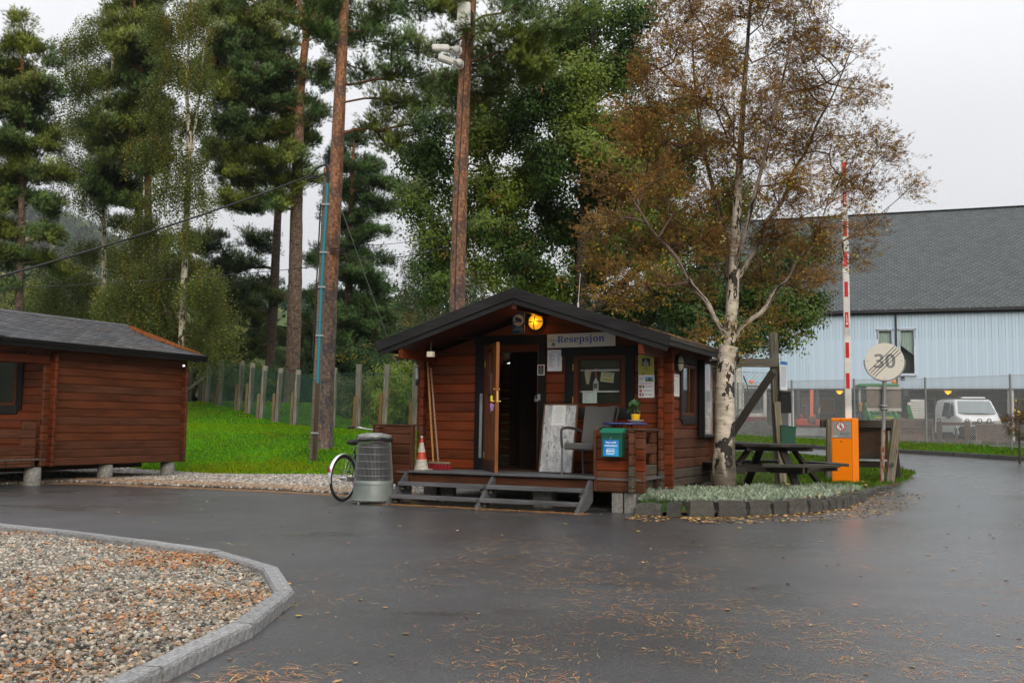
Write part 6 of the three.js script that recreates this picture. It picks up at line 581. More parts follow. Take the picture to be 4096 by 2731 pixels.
{ // green tractor with front loader
  const t = thing('tractor', 'green tractor with cab and front loader behind the speed sign', 'tractor', [15.5, YD, -43.4], -R(12)), gr = phys([0.015, 0.17, 0.035], { roughness: 0.35 }), bk = std([0.02, 0.02, 0.022], { roughness: 0.6 });
  const cab = part(t, 'cab'); part(cab, 'roof', box(1.62, 0.16, 1.5, 0, 2.36, -0.2, 0.06), gr); for (const x of [-0.68, 0.68]) for (const z of [0.4, -0.8]) part(cab, 'pillar', rod([x, 1.1, z * 1.05], [x * 0.95, 2.3, z], 0.04, 8), bk); part(cab, 'pane', box(1.3, 1.1, 0.01, 0, 1.74, 0.41, 0.002), MT.glass); part(cab, 'pane', box(0.01, 1.1, 1.1, -0.67, 1.74, -0.2, 0.002), MT.glass); part(cab, 'pane', box(0.01, 1.1, 1.1, 0.67, 1.74, -0.2, 0.002), MT.glass); part(cab, 'seat', box(0.5, 0.7, 0.4, 0, 1.45, -0.3, 0.06), bk); part(cab, 'dashboard', box(1.3, 0.3, 0.2, 0, 1.15, 0.3, 0.03), bk);
  part(t, 'hood', box(0.66, 0.5, 1.25, 0, 1.05, 1.05, 0.08), gr); part(t, 'grille', box(0.5, 0.4, 0.04, 0, 1.03, 1.69, 0.01), bk); part(t, 'chassis', box(0.6, 0.3, 2.6, 0, 0.65, 0.4, 0.03), bk);
  for (const s of [1, -1]) { part(t, 'loader_arm', [beam([s * 0.52, 1.55, 0.35], [s * 0.52, 0.95, 1.9], 0.16, 0.08), beam([s * 0.52, 0.95, 1.9], [s * 0.52, 0.35, 2.35], 0.16, 0.08), beam([s * 0.52, 0.6, 0.3], [s * 0.52, 1.6, 0.4], 0.14, 0.1, 0.004, V(0, 0, 1))], gr); part(t, 'mirror', box(0.22, 0.34, 0.06, s * 1.06, 2.06, 0.55, 0.03), bk); part(t, 'mirror_arm', rod([s * 0.7, 2.28, 0.45], [s * 1.06, 2.2, 0.55], 0.018, 6), bk); part(t, 'work_light', [rod([s * 0.76, 1.25, 0.7], [s * 0.76, 1.5, 0.7], 0.05, 8), new THREE.SphereGeometry(0.08, 10, 8).translate(s * 0.76, 1.55, 0.7)], std([0.4, 0.18, 0.03])); const rw = part(t, 'rear_wheel'); part(rw, 'tyre', new THREE.TorusGeometry(0.46, 0.19, 10, 26).rotateY(Math.PI / 2).translate(s * 0.80, 0.66, -0.5), std([0.06, 0.065, 0.07])); part(rw, 'rim', new THREE.CylinderGeometry(0.34, 0.34, 0.2, 20).rotateZ(Math.PI / 2).translate(s * 0.8, 0.66, -0.5), std([0.6, 0.42, 0.01])); const fw = part(t, 'front_wheel'); part(fw, 'tyre', new THREE.TorusGeometry(0.30, 0.13, 10, 24).rotateY(Math.PI / 2).translate(s * 0.66, 0.43, 1.2), MT.rubber); part(fw, 'rim', new THREE.CylinderGeometry(0.2, 0.2, 0.18, 16).rotateZ(Math.PI / 2).translate(s * 0.66, 0.43, 1.2), std([0.6, 0.42, 0.01])); part(t, 'fender', box(0.36, 0.08, 0.9, s * 0.82, 1.30, -0.45, 0.03), gr); }
  const cb = part(t, 'loader_crossbar', box(1.14, 0.24, 0.08, 0, 0.98, 2.0, 0.01), gr); const pr = part(t, 'badge_print', new THREE.PlaneGeometry(0.9, 0.15), std([1, 1, 1], { map: canvasTex(512, 86, (g, w, h) => { fillBg(g, w, h, '#12652c'); g.fillStyle = '#e6d21a'; g.font = 'bold 72px sans-serif'; g.textAlign = 'center'; g.fillText('JOHN DEERE', w / 2, h * 0.8, w * 0.94); }) })); pr.position.set(-0.02, 0.98, 2.043);
  part(t, 'beacon', [rod([0.66, 2.40, -0.1], [0.70, 2.66, -0.1], 0.02, 6), new THREE.SphereGeometry(0.1, 12, 8).scale(1, 1.1, 1).translate(0.70, 2.52, -0.1)], std([0.8, 0.2, 0.02], { roughness: 0.25 })); }
{ // loader bucket lying in front
  const t = thing('loader_bucket', 'rusty brown loader bucket with grey side plate on the yard', 'bucket', [15.35, YD, -40.2], -R(18)), br = dirty([0.09, 0.055, 0.035]), pl = dirty([0.12, 0.125, 0.135], { metalness: 0.3 }); const pr = [[0.0, 0.0], [0.75, 0.02], [0.8, 0.06], [0.5, 0.12], [0.12, 0.35], [0.05, 0.9], [-0.03, 0.95], [-0.08, 0.3]]; part(t, 'bucket_shell', extrude(pr.map(([z, y]) => [z, y]), 2.1, 0.004).rotateY(-Math.PI / 2), br); part(t, 'bucket_back', box(2.1, 0.9, 0.05, 0, 0.5, 0.0, 0.01), br); part(t, 'rim_bar', box(2.12, 0.05, 0.08, 0, 0.62, 0.09), std([0.14, 0.1, 0.08])); for (const s of [1, -1]) part(t, 'side_plate', extrude([[-0.06, 0.0], [0.82, 0.0], [0.55, 0.3], [0.2, 0.75], [0.0, 0.95]], 0.03, 0.004).rotateY(-Math.PI / 2).translate(s * 1.05, 0, 0), pl); }
{ // small orange excavator
  const t = thing('mini_excavator', 'small orange excavator with dark cab and grey dozer blade', 'excavator', [14.0, YD, -48.4], -R(14)), or = phys([0.52, 0.07, 0.02], { roughness: 0.4 }), dk = std([0.035, 0.04, 0.05], { roughness: 0.5 });
  const cab = part(t, 'cab'); for (const x of [-0.44, 0.44]) { part(cab, 'pillar', beam([x, 0.95, 0.45], [x, 2.3, 0.38], 0.13, 0.08, 0.01, V(1, 0, 0)), dk); part(cab, 'pillar', beam([x, 0.95, -0.6], [x, 2.3, -0.55], 0.13, 0.08, 0.01, V(1, 0, 0)), dk); } part(cab, 'roof', box(1.0, 0.1, 1.1, 0, 2.34, -0.08, 0.03), dk); part(cab, 'pane', box(0.78, 1.25, 0.012, 0, 1.62, 0.42, 0.002), MT.glass); part(cab, 'seat', box(0.45, 0.8, 0.4, 0, 1.25, -0.2, 0.06), dk); part(cab, 'rear_pane', box(0.8, 0.8, 0.012, 0, 1.8, -0.58, 0.002), MT.glass);
  part(t, 'upper_body', box(1.1, 0.36, 1.5, 0, 0.80, -0.25, 0.06), or); part(t, 'counterweight', box(1.1, 0.5, 0.4, 0, 0.95, -0.9, 0.1), or);
  for (const s of [1, -1]) part(t, 'track', [extrude(Array.from({ length: 20 }, (_, i) => { const a = i / 20 * 6.283; return [Math.cos(a) * 0.24 + Math.sign(Math.cos(a)) * 0.55, 0.25 + Math.sin(a) * 0.24]; }), 0.26, 0.01).rotateY(-Math.PI / 2).translate(s * 0.5, 0, 0)], MT.rubber);
  part(t, 'dozer_blade', box(1.5, 0.36, 0.06, 0, 0.36, 1.35, 0.012, -0.1), dirty([0.28, 0.29, 0.28])); part(t, 'blade_arm', [beam([-0.3, 0.35, 0.6], [-0.3, 0.32, 1.3], 0.1, 0.08), beam([0.3, 0.35, 0.6], [0.3, 0.32, 1.3], 0.1, 0.08)], dk);
  part(t, 'boom', [beam([0.1, 0.9, 0.6], [0.12, 2.0, 0.95], 0.17, 0.13, 0.01, V(1, 0, 0)), beam([0.12, 2.0, 0.95], [0.14, 2.25, 1.25], 0.15, 0.12, 0.01, V(1, 0, 0))], or); part(t, 'dipper', beam([0.14, 2.25, 1.25], [0.1, 1.05, 1.7], 0.14, 0.1, 0.01, V(1, 0, 0)), or); part(t, 'digging_bucket', box(0.34, 0.3, 0.3, 0.1, 0.9, 1.7, 0.06), std([0.1, 0.06, 0.035])); part(t, 'cylinder', rod([0.1, 1.1, 0.8], [0.13, 2.0, 1.15], 0.035, 8), MT.steel); part(t, 'hose', tube([[0.25, 1.0, 0.7], [0.3, 0.6, 1.2], [0.35, 0.3, 1.3]], 0.05, 12, 6), MT.rubber); part(t, 'yellow_stick', beam([0.46, 1.25, 1.0], [0.52, 1.5, 1.0], 0.05, 0.03), std([0.6, 0.38, 0.1])); }
{ // large white and red excavator
  const t = thing('large_excavator', 'large white excavator with dark red lower body and glass cab', 'excavator', [12.4, YD, -54.4], -R(16)), wh = dirty([0.55, 0.55, 0.53]), rd = dirty([0.17, 0.012, 0.018]), gl2 = MT.glass;
  const cab = part(t, 'cab'); part(cab, 'frame', [box(1.15, 0.1, 1.5, 0.5, 2.75, 0, 0.03), beam([-0.05, 1.1, 0.7], [-0.05, 2.75, 0.65], 0.09, 0.09, 0.01, V(1, 0, 0)), beam([1.05, 1.1, 0.75], [1.05, 2.75, 0.65], 0.14, 0.1, 0.02, V(1, 0, 0)), box(1.15, 0.25, 0.1, 0.5, 1.15, 0.72, 0.03), beam([1.05, 1.1, -0.7], [1.05, 2.75, -0.7], 0.1, 0.1, 0.01, V(1, 0, 0))], wh); part(cab, 'pane', box(1.0, 1.45, 0.012, 0.5, 1.98, 0.68, 0.002), gl2); part(cab, 'inner_seat', box(0.6, 0.9, 0.5, 0.5, 1.6, -0.2, 0.08), MT.black); part(t, 'red_band', box(1.5, 0.3, 1.8, 0.35, 0.95, 0, 0.05), rd); part(t, 'engine_cover', box(1.2, 0.8, 1.9, -1.0, 1.4, -0.2, 0.1), wh); part(t, 'red_base', box(2.4, 0.3, 1.9, -0.4, 0.92, -0.2, 0.05), rd); part(t, 'boom', [beam([-0.3, 1.2, 0.7], [-0.25, 3.5, 1.2], 0.34, 0.26, 0.02, V(1, 0, 0)), beam([-0.25, 3.5, 1.2], [-0.2, 4.0, 2.2], 0.3, 0.24, 0.02, V(1, 0, 0))], dirty([0.42, 0.41, 0.36])); part(t, 'dipper', beam([-0.2, 4.0, 2.2], [-0.1, 1.4, 3.2], 0.26, 0.2, 0.02, V(1, 0, 0)), dirty([0.42, 0.41, 0.36])); part(t, 'hose', tube([[0.0, 3.2, 1.2], [0.2, 2.6, 1.0], [0.15, 1.8, 0.9]], 0.035, 12, 6), MT.rubber); for (const s of [1, -1]) part(t, 'track', box(0.5, 0.7, 2.8, s * 0.95, 0.36, 0, 0.2), MT.rubber); part(t, 'beacon', new THREE.SphereGeometry(0.11, 12, 8).translate(0.35, 2.95, 0), std([0.8, 0.16, 0.02])); part(t, 'work_lamp', [box(0.14, 0.12, 0.08, 0.1, 2.66, 0.78, 0.02), box(0.14, 0.12, 0.08, 0.9, 2.66, 0.78, 0.02)], MT.white); }
{ const t = thing('ride_on_mower', 'green ride on mower with yellow seat left of the van', 'mower', [19.15, YD, -49.6], R(70)), gr = phys([0.015, 0.19, 0.04], { roughness: 0.4 }); part(t, 'hood', box(0.6, 0.45, 0.8, 0, 0.65, 0.5, 0.08), gr); part(t, 'deck', box(1.2, 0.2, 1.0, 0, 0.3, 0.05, 0.05), gr); part(t, 'seat', [box(0.5, 0.14, 0.46, 0, 1.0, -0.35, 0.05), box(0.5, 0.62, 0.14, 0, 1.32, -0.6, 0.06, -0.12)], std([0.75, 0.5, 0.01])); part(t, 'fender', box(1.0, 0.14, 0.6, 0, 0.86, -0.45, 0.05), gr); part(t, 'steering_column', beam([0, 0.85, 0.25], [0, 1.65, 0.05], 0.12, 0.2, 0.02, V(1, 0, 0)), gr); part(t, 'steering_wheel', new THREE.TorusGeometry(0.17, 0.018, 6, 20).rotateX(-1.1).translate(0, 1.3, 0.02), MT.rubber); part(t, 'work_light', new THREE.SphereGeometry(0.09, 10, 8).translate(0, 1.75, 0.1), MT.white); for (const s of [1, -1]) { part(t, 'wheel', new THREE.TorusGeometry(0.2, 0.11, 8, 18).rotateY(Math.PI / 2).translate(s * 0.48, 0.3, -0.5), MT.rubber); part(t, 'wheel', new THREE.TorusGeometry(0.13, 0.08, 8, 18).rotateY(Math.PI / 2).translate(s * 0.42, 0.2, 0.75), MT.rubber); } }
{ const t = thing('louvre_panel', 'white louvred shutter panel standing left of the mower', 'panel', [19.95, YD, -50.2], -R(20)); part(t, 'panel_back', box(0.76, 1.9, 0.05, 0, 1.05), MT.white); for (let i = 0; i < 22; i++) part(t, 'slat', box(0.7, 0.05, 0.04, 0, 0.25 + i * 0.08, 0.04, 0.006, 0.5), MT.white); }
{ const rs = dirty([0.075, 0.042, 0.028]), t = thing('steel_stillage', 'rusty square steel frame standing in front of the van', 'steel frame', [17.75, YD, -41.2], -R(16)); for (const x of [-0.52, 0.52]) part(t, 'upright', box(0.2, 0.85, 0.2, x, 0.43, 0, 0.01), rs); part(t, 'top_bar', box(0.85, 0.12, 0.12, 0, 0.78, 0, 0.01), rs); part(t, 'bottom_bar', box(0.85, 0.14, 0.16, 0, 0.1, 0, 0.01), rs); for (const x of [-0.52, 0.52]) part(t, 'lifting_eye', new THREE.TorusGeometry(0.06, 0.02, 6, 14).translate(x, 0.92, 0), MT.black);
  const p = thing('plough_blade', 'rusty brown plough blade resting right of the steel frame', 'plough blade', [19.3, YD, -41.0], -R(25)); part(p, 'blade', extrude([[0, 0], [0.5, 0], [0.12, 0.75], [0.0, 0.8]], 1.3, 0.006).rotateY(-Math.PI / 2), rs); part(p, 'side_plate', extrude([[-0.05, 0], [0.55, 0], [0.1, 0.82], [-0.02, 0.82]], 0.04, 0.005).rotateY(-Math.PI / 2).translate(-0.66, 0, 0), dirty([0.11, 0.085, 0.065])); part(p, 'bracket', box(0.5, 0.3, 0.3, 0.2, 0.55, -0.2, 0.02), MT.black);
  const L = (label, x, z, l, rot) => { const q = thing('timber_beam', label, 'timber', [x, YD, z], rot); part(q, 'beam', box(l, 0.12, 0.14, 0, 0.06), greyWood([0.11, 0.075, 0.05])); }; L('long brown timber beam lying in front of the plough blade', 17.2, -37.6, 4.2, -R(20)); L('brown timber beam lying below the grey excavator blade', 13.0, -44.2, 3.4, -R(24)); L('short timber beam lying before the dark heap', 11.2, -48.2, 2.4, -R(10)); L('brown timber beam lying below the loader bucket', 15.0, -38.6, 3.0, -R(30)); }
{ const g = new THREE.SphereGeometry(1, 48, 20, 0, 6.3, 0, Math.PI / 2), p = g.attributes.position; for (let i = 0; i < p.count; i++) { const k = 1 + (fbm(p.getX(i) * 3 + 5, p.getZ(i) * 3 + p.getY(i) * 2, 4, 7) - 0.5) * 0.5; p.setXYZ(i, p.getX(i) * 1.6 * k, p.getY(i) * 0.85 * k, p.getZ(i) * 1.1 * k); } g.computeVertexNormals(); const t = thing('rubble_heap', 'dark heap of soil and rubble below the large excavator', 'heap', [12.5, YD - 0.05, -51.6]); part(t, 'heap', g, stone([0.10, 0.085, 0.075])); }
// ------------------------------------------------------------------ trees: place, stems [x, y, z, radius], clumps of foliage [x, y, z, half width, half height]
const TREES = [
  { name: "pine", label: "tall conical pine with bare lower trunk at the far left", kind: "pine", p: [-19.85, 1.58, -41.0], stems: [[[0.0, 0.0, 0.0, 0.165], [-0.07, 6.66, 0.0, 0.148], [-0.26, 11.33, 0.0, 0.105], [-0.4, 14.06, 0.0, 0.061], [-0.49, 15.71, 0.0, 0.026]]], pads: [[-0.61, 15.9, -0.24, 0.24, 0.45], [-0.51, 14.92, 0.16, 0.7, 0.49], [-0.29, 14.99, -0.27, 0.52, 0.38], [0.58, 14.2, 0.41, 0.59, 0.42], [-1.49, 14.06, -0.04, 0.7, 0.52], [-1.34, 13.98, -0.84, 1.05, 0.52], [0.52, 13.05, 0.34, 0.84, 0.49], [-0.49, 12.53, -0.36, 1.05, 0.59], [-0.81, 11.99, 0.76, 0.87, 0.7], [0.75, 12.87, 0.06, 0.45, 0.28], [-0.2, 11.69, -0.6, 0.96, 0.52], [-1.16, 10.61, 0.61, 1.05, 0.7], [-0.49, 10.48, -0.2, 1.22, 0.45], [0.53, 11.07, -0.64, 0.7, 0.38], [0.42, 9.55, 0.31, 1.05, 0.45], [-1.1, 9.45, -0.47, 1.05, 0.45], [1.2, 9.25, 0.45, 0.59, 0.31], [-1.51, 8.25, 0.01, 0.87, 0.7], [-0.73, 8.64, -0.9, 1.22, 0.42], [0.95, 8.12, 0.36, 0.77, 0.38], [-0.72, 7.24, -0.29, 1.05, 0.42], [1.14, 6.8, 0.82, 0.87, 0.38], [-1.14, 6.09, 0.16, 0.87, 0.45], [-0.09, 6.05, -0.59, 1.05, 0.35], [1.3, 5.55, 0.45, 0.7, 0.35], [-0.31, 4.98, -0.05, 0.52, 0.28]], seed: 1, dens: 1.0 },
  { name: "birch", label: "slender birch with olive leaves right of the conical pine", kind: "birch", p: [-18.93, 1.94, -47.0], stems: [[[0.0, 0.0, 0.0, 0.14], [0.03, 4.54, 0.0, 0.12], [-0.02, 6.57, 0.0, 0.11], [-0.17, 9.84, 0.0, 0.1], [-0.19, 13.15, 0.0, 0.07], [-0.04, 16.08, 0.0, 0.05], [0.11, 18.19, 0.0, 0.03]], [[-0.18, 10.25, 0.0, 0.07], [-0.76, 12.73, 0.0, 0.05], [-1.41, 15.64, 0.0, 0.03]]], pads: [[-2.12, 17.35, -0.9, 0.92, 1.1], [-0.92, 17.69, 0.18, 0.76, 0.9], [-0.09, 17.95, -0.45, 0.88, 0.9], [-1.6, 14.98, 0.69, 1.0, 1.1], [-0.72, 15.67, -0.05, 0.92, 1.0], [-2.48, 13.31, -0.61, 0.76, 1.0], [-0.82, 13.23, 0.41, 1.0, 1.1], [-1.84, 11.34, -0.3, 0.88, 1.0], [-0.21, 11.1, 0.7, 0.8, 0.88], [-0.87, 9.6, 0.12, 1.0, 0.72], [-1.31, 7.49, -0.69, 1.1, 0.8], [-1.64, 5.64, 0.7, 1.2, 1.0], [-0.52, 5.78, -0.2, 1.2, 1.0], [0.14, 7.5, -0.62, 0.68, 0.88], [-0.88, 4.27, 0.48, 1.6, 0.8], [-2.64, 4.14, -0.36, 0.8, 0.6], [1.2, 4.67, 0.76, 1.0, 0.92], [-2.73, 5.31, 0.01, 0.72, 0.48], [-3.18, 6.59, -0.38, 0.52, 0.48]], seed: 2, dens: 0.75 },
  { name: "pine", label: "pine with orange trunk and arching branch between the two birches", kind: "pine", p: [-15.71, 1.93, -44.0], stems: [[[0.0, 0.0, 0.0, 0.168], [-0.17, 6.9, 0.0, 0.168], [-0.3, 9.97, 0.0, 0.15], [-0.55, 12.3, 0.0, 0.121], [-0.92, 15.43, 0.0, 0.084], [-1.28, 18.19, 0.0, 0.056]]], pads: [[-1.33, 18.19, -0.92, 0.93, 0.64], [-1.31, 16.6, 0.26, 1.12, 0.67], [-0.49, 16.77, -0.39, 0.75, 0.56], [-0.94, 15.12, 0.83, 1.2, 0.64], [-0.29, 14.86, -0.05, 0.82, 0.56], [-1.98, 14.39, -0.75, 0.93, 0.6], [-0.34, 13.42, 0.46, 1.12, 0.67], [-1.48, 12.98, -0.36, 1.05, 0.6], [-1.69, 11.88, 0.72, 0.82, 0.45], [-0.68, 11.87, 0.14, 1.12, 0.56], [-2.04, 11.28, -0.61, 0.97, 0.49], [-0.8, 10.28, 0.66, 1.12, 0.49], [-2.31, 9.98, -0.12, 0.75, 0.37], [-1.81, 9.57, -0.85, 0.93, 0.41], [-2.31, 9.12, 0.25, 0.82, 0.37], [-1.11, 8.69, -0.37, 0.82, 0.34], [-1.58, 9.92, 0.51, 0.67, 0.34]], seed: 3, dens: 1.25, arch: 1 },
  { name: "pine", label: "mossy dark pine trunk just left of the orange trunked pine", kind: "pine", p: [-18.36, 1.96, -50.0], stems: [[[0.0, 0.0, 0.0, 0.234], [-0.17, 7.04, 0.0, 0.223], [-0.22, 10.3, 0.0, 0.191], [-0.32, 14.71, 0.0, 0.127], [-0.44, 18.95, 0.0, 0.064]]], pads: [[-0.46, 18.68, -1.04, 1.06, 0.85], [-0.55, 16.38, 0.29, 1.27, 0.85], [0.06, 14.69, -0.66, 1.27, 0.85], [-0.39, 12.69, 0.88, 1.27, 0.72], [0.38, 11.86, -0.06, 1.06, 0.64], [-1.02, 8.9, -0.68, 0.85, 0.42], [0.69, 7.85, 0.35, 0.85, 0.42], [0.08, 6.23, -0.36, 1.06, 0.51], [-0.81, 6.7, 0.74, 0.85, 0.38], [0.3, 5.09, 0.13, 1.06, 0.64]], seed: 4, dens: 1.0, dark: 1 },
  { name: "birch", label: "tall birch with white trunk and yellowing leaves left of the utility pole", kind: "birch", p: [-12.63, 1.31, -39.0], stems: [[[0.0, 0.0, 0.0, 0.133], [0.0, 3.98, 0.0, 0.124], [0.01, 6.67, 0.0, 0.116], [0.01, 8.71, 0.0, 0.108], [0.01, 10.6, 0.0, 0.091], [-0.18, 12.84, 0.0, 0.066], [-0.14, 15.29, 0.0, 0.041], [0.02, 17.23, 0.0, 0.025]], [[0.01, 9.74, 0.0, 0.058], [0.3, 12.16, 0.0, 0.041], [0.45, 14.94, 0.0, 0.025]]], pads: [[-1.21, 15.78, -0.81, 0.83, 0.91], [0.14, 15.74, 0.19, 0.83, 0.83], [-0.78, 14.05, -0.48, 0.93, 0.93], [0.54, 13.57, 0.41, 0.6, 0.93], [-1.08, 12.33, -0.05, 0.83, 0.83], [0.04, 11.99, -0.59, 0.73, 0.83], [-1.02, 10.48, 0.38, 0.93, 0.83], [0.03, 10.33, -0.28, 0.83, 0.66], [-0.56, 8.85, 0.81, 0.93, 0.73], [0.45, 8.87, 0.08, 0.66, 0.76], [-1.68, 7.8, -0.62, 0.99, 0.76], [-0.11, 7.25, 0.48, 0.83, 0.76], [-1.63, 6.17, -0.19, 1.16, 0.83], [-0.35, 6.14, -0.91, 0.99, 0.83], [-2.05, 4.91, 0.35, 1.16, 0.83], [-1.03, 5.04, -0.52, 1.16, 0.93], [0.84, 5.24, 0.63, 0.83, 0.99], [-1.62, 3.79, 0.02, 1.33, 0.76], [-0.61, 3.73, -0.98, 1.33, 0.83], [1.3, 4.28, 0.39, 0.83, 0.99], [0.82, 3.01, -0.27, 0.99, 0.66], [1.89, 3.28, 0.62, 0.66, 0.66]], seed: 5, dens: 0.95, yellow: 1 },
  { name: "pine", label: "large spreading pine with thick scaly trunk behind the mesh fence", kind: "pine", p: [-9.5, 1.93, -44.0], stems: [[[0.0, 0.0, 0.0, 0.374], [0.02, 0.01, 0.0, 0.336], [0.08, 2.44, 0.0, 0.318], [0.06, 6.22, 0.0, 0.299], [0.03, 9.67, 0.0, 0.252], [0.06, 13.95, 0.0, 0.187], [0.22, 16.12, 0.0, 0.159]], [[0.23, 16.02, 0.0, 0.121], [0.0, 17.3, 0.0, 0.103], [-0.47, 18.69, 0.0, 0.075]], [[0.23, 16.02, 0.0, 0.112], [0.57, 17.31, 0.0, 0.093], [0.98, 18.51, 0.0, 0.065]]], pads: [[-4.04, 17.9, -1.1, 1.12, 0.67], [-2.08, 16.87, 0.26, 1.12, 0.71], [-1.14, 17.71, -0.54, 1.05, 0.75], [-2.57, 15.59, 0.78, 1.12, 0.67], [-1.36, 15.73, -0.06, 1.16, 0.75], [-3.86, 15.17, -0.81, 1.01, 0.67], [-2.03, 14.34, 0.49, 1.2, 0.75], [-0.8, 14.45, -0.34, 1.01, 0.75], [-2.92, 13.14, 0.88, 1.01, 0.67], [-1.61, 13.2, 0.15, 1.2, 0.75], [-0.43, 13.15, -0.59, 0.93, 0.64], [-2.48, 11.97, 0.66, 1.12, 0.67], [-1.27, 12.04, -0.2, 1.2, 0.67], [0.17, 12.0, -0.68, 0.75, 0.56], [-3.01, 11.0, 0.3, 1.01, 0.6], [-1.89, 10.95, -0.54, 1.2, 0.67], [-0.26, 10.54, 0.71, 0.93, 0.56], [-2.77, 9.92, 0.01, 0.93, 0.49], [-1.63, 9.84, -0.8, 1.08, 0.52], [0.08, 9.58, 0.39, 0.82, 0.45], [-2.14, 8.84, -0.28, 1.01, 0.45], [-0.56, 8.53, 0.77, 0.82, 0.41], [-2.87, 8.64, 0.14, 0.75, 0.45], [0.8, 17.37, -0.63, 1.12, 0.75], [1.61, 15.59, 0.41, 0.64, 0.64], [0.89, 14.38, -0.06, 0.64, 0.52], [0.86, 12.94, -0.47, 0.56, 0.52]], seed: 6, dens: 1.3 },
  { name: "pine", label: "dark pine with thin bare limbs left of the scaly trunk", kind: "pine", p: [-12.36, 1.97, -52.0], stems: [[[0.0, 0.0, 0.0, 0.265], [0.11, 3.85, 0.0, 0.254], [0.18, 7.43, 0.0, 0.221], [0.24, 11.06, 0.0, 0.177], [0.28, 13.57, 0.0, 0.133], [0.25, 16.57, 0.0, 0.066]]], pads: [[-1.06, 8.51, -1.08, 1.1, 0.53], [-1.36, 7.15, 0.24, 1.02, 0.49], [-0.62, 6.14, -0.5, 0.97, 0.44], [-1.49, 5.52, 0.77, 1.1, 0.66], [-1.0, 4.29, -0.06, 1.1, 0.57], [-2.52, 7.07, -0.78, 0.97, 0.88], [-2.56, 5.32, 0.45, 1.1, 0.88], [-1.74, 3.19, -0.45, 1.33, 0.53], [-2.6, 3.73, 0.88, 1.02, 0.8], [0.44, 5.41, 0.08, 0.66, 0.44], [-0.54, 3.0, -0.64, 1.02, 0.53], [-3.29, 8.19, 0.57, 0.97, 0.97], [-3.44, 6.51, -0.15, 0.88, 0.8]], seed: 7, dens: 0.9, dark: 1 },
  { name: "pine", label: "leaning orange barked pine beside the utility pole", kind: "pine", p: [-5.11, 0.48, -27.8], stems: [[[0.0, 0.0, 0.0, 0.342], [0.03, 0.26, 0.0, 0.272], [0.07, 2.02, 0.0, 0.236], [0.1, 4.52, 0.0, 0.224], [0.17, 6.94, 0.0, 0.201], [0.24, 9.76, 0.0, 0.165], [0.29, 12.5, 0.0, 0.13], [0.33, 14.27, 0.0, 0.094]]], pads: [[0.71, 12.31, -0.89, 0.64, 0.43], [1.47, 12.2, 0.16, 0.47, 0.31], [1.16, 11.46, -0.52, 0.71, 0.35], [2.08, 11.05, 0.59, 0.59, 0.28], [2.69, 11.04, -0.02, 0.26, 0.17], [0.91, 10.67, -0.62, 0.54, 0.35], [1.78, 10.21, 0.37, 0.64, 0.31], [2.5, 10.38, -0.25, 0.52, 0.24], [2.97, 10.01, 0.29, 0.24, 0.14], [1.46, 9.56, 0.1, 0.59, 0.31], [2.18, 9.66, -0.57, 0.64, 0.33], [2.92, 9.46, 0.3, 0.35, 0.21], [1.21, 8.94, -0.08, 0.35, 0.24], [1.71, 8.82, -0.52, 0.4, 0.28], [2.39, 8.87, 0.2, 0.47, 0.26], [1.64, 8.34, -0.14, 0.21, 0.26], [3.05, 8.97, 0.28, 0.26, 0.19], [-0.31, 12.24, 0.01, 0.47, 0.35], [0.23, 13.45, -0.99, 0.94, 0.47], [-0.7, 12.62, 0.56, 0.83, 0.47], [-0.38, 11.42, -0.12, 0.31, 0.28], [-0.77, 11.49, 0.63, 0.47, 0.28]], seed: 8, dens: 1.0, limb: 1 },
  { name: "pine", label: "dense dark green pine right behind the leaning pine", kind: "pine", p: [-7.74, 1.95, -48.0], stems: [[[0.0, 0.0, 0.0, 0.245], [0.01, 4.8, 0.0, 0.204], [0.0, 8.95, 0.0, 0.143], [0.05, 12.53, 0.0, 0.061]]], pads: [[0.04, 12.77, -0.48, 0.49, 0.49], [-0.35, 11.63, 0.19, 0.82, 0.53], [0.6, 11.39, -0.46, 0.9, 0.45], [1.59, 10.4, 0.62, 0.9, 0.33], [2.45, 10.25, -0.04, 0.73, 0.24], [-0.27, 10.4, -0.82, 1.02, 0.57], [0.97, 9.31, 0.37, 0.9, 0.49], [-0.36, 8.81, -0.35, 1.02, 0.57], [0.95, 7.89, 0.71, 0.82, 0.45], [-0.03, 7.16, 0.14, 1.14, 0.57], [1.18, 6.94, -0.33, 0.53, 0.33], [0.49, 5.95, 0.67, 1.14, 0.61], [1.51, 5.65, -0.09, 0.53, 0.37], [-0.39, 5.13, -1.12, 1.22, 0.69], [1.07, 4.57, 0.27, 0.9, 0.53], [1.74, 4.12, -0.22, 0.49, 0.41], [-0.42, 3.67, 0.93, 1.22, 0.73], [0.66, 3.16, 0.01, 1.14, 0.69], [1.53, 2.79, -0.45, 0.61, 0.49], [-0.66, 2.29, 0.48, 1.02, 0.61], [-1.47, 5.01, -0.19, 0.69, 0.73], [-1.19, 6.77, 0.5, 0.53, 0.61], [-1.36, 3.12, 0.13, 0.69, 0.69], [-1.86, 1.92, -0.5, 0.9, 0.49], [0.21, 1.88, 0.8, 1.22, 0.53]], seed: 9, dens: 1.5, dark: 2 },
